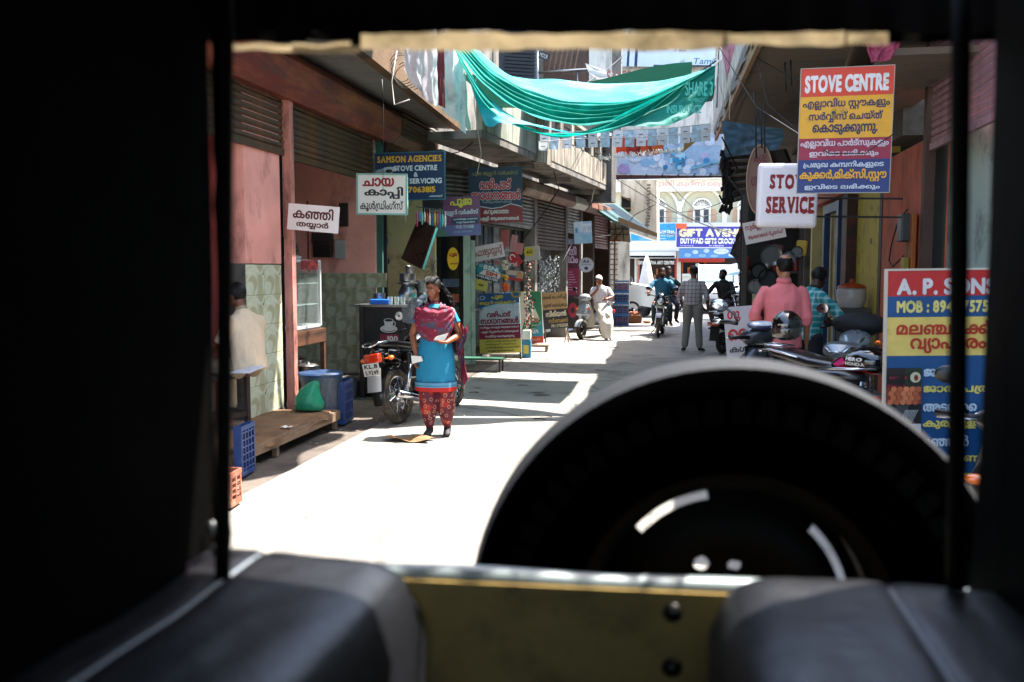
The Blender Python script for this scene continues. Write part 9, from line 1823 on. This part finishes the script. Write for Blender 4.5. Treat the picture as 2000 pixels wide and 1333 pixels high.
# wrapped pale figure-like umbrella (closed white sun umbrella) in the far street
p=gnd(1262,600); MB().loft([((at(1263,520,33).x,33,2.15),.02,.02),((at(1263,520,33).x,33,1.9),.12,.1),((at(1263,520,33).x,33,1.2),.26,.2),((at(1263,520,33).x,33,.5),.33,.26)],20).build('folded_parasol',M('parasol_white','cfccc8',.8,var=.08),smooth=True,label='tall folded white sun parasol between the white car and the riders',cat='parasol')
t=thing('blue_parasol','pale blue open parasol beyond the man in black','parasol',(at(1432,540,30).x,30,0)); z=at(1432,528,30).z
MB().lathe([(.75,0),(.5,.1),(.0,.2)],(0,0,z-.15),n=12).build('canopy',M('parasol_blue','8fb0c0',.7,trans=.3),t); MB().tube([(0,0,0),(0,0,z)],.02,8).build('pole',metal,t)
MB().add([(0,0,0)]*3,[]).V
# stacked crates at the lane mouth
q=gnd(1203,638)
for k,(px,dz,lb) in enumerate(((1209,0,'bottom'),(1209,.33,'second'),(1209,.66,'third'),(1209,.99,'topmost'))):
    crate('blue_crate',lb+' blue plastic crate of the stack at the lane mouth',(q.x+.12,q.y+.5,dz),(0,0,.05),(.44,.5,.32),M('crate_paleblue','3f78a8',.5,var=.15,dirt=('8a98a4',.3,6)),nb=3,nn=5)
    MB().rbox((q.x+.12,q.y+.5,dz+.14),(.38,.44,.2),.03).build('packed_goods',M('goods_dark_%d'%k,('8a4a3a','6a3040','4a3a52','9a6a5a')[k],.7,var=.5,vs=14),label='packed goods inside the '+lb+' blue crate of the stack',cat='goods')
for k,px in enumerate((1190,1208)):
    a=gnd(px,636); t=thing('black_bin',('left','right')[k]+' black plastic bin in front of the blue crate stack','bin',(a.x,a.y+.05,0)); MB().loft([((0,0,0),.11,.12),((0,0,.52),.13,.14)],18,pw=.5).build('bin_body',M('bin_black','151515',.5,var=.3),t,smooth=30); MB().loft([((0,0,.52),.14,.15),((0,0,.55),.14,.15)],18,pw=.5).build('rim',M('bin_black','151515',.5),t,smooth=30)
a=gnd(1239,632); t=thing('wicker_basket','brown wicker basket heaped with brown goods at the lane mouth','basket',(a.x,a.y+.1,0)); 
MB().loft([((0,0,0),.2,.16),((0,0,.25),.24,.2)],28).build('basket_body',M('wicker','7a5232',.8,var=.35,vs=30,bump=.8,bs=60,st=(1,1,3)),t,smooth=30)
for i in range(7): MB().lathe([(.235,-.012),(.25,0),(.235,.012)],(0,0,.02+i*.036),n=24).build('wicker_band',M('wicker','7a5232',.8),t,smooth=True).scale=(1-.03*(6-i)/2,.82-.02*(6-i)/2,1)
m_=MB()
for k in range(9): m_.ell((rr.uniform(-.16,.16),rr.uniform(-.1,.1),.27+rr.uniform(0,.06)),(.08,.05,.04),10,8,(rr.uniform(-.5,.5),rr.uniform(-.5,.5),rr.uniform(0,3)))
m_.build('contents',M('brown_goods','9a5f42',.8,var=.3,vs=9),t,smooth=True,kind='stuff')
MB().ell((a.x+.38,a.y,.05),(.13,.09,.05),14,8).build('brown_sack',M('sack_brown','8a6444',.9,bump=.5),smooth=True,label='flattened brown sack lying right of the wicker basket',cat='sack')

wo.scale=(.93,.95,1)
for o in COL.objects:
    l=o.get('label','')
    if l.startswith('bald man'): o.scale=(.92,1,1)
    if l.startswith('man in a cream shirt'): o.scale=(.9,.92,1)
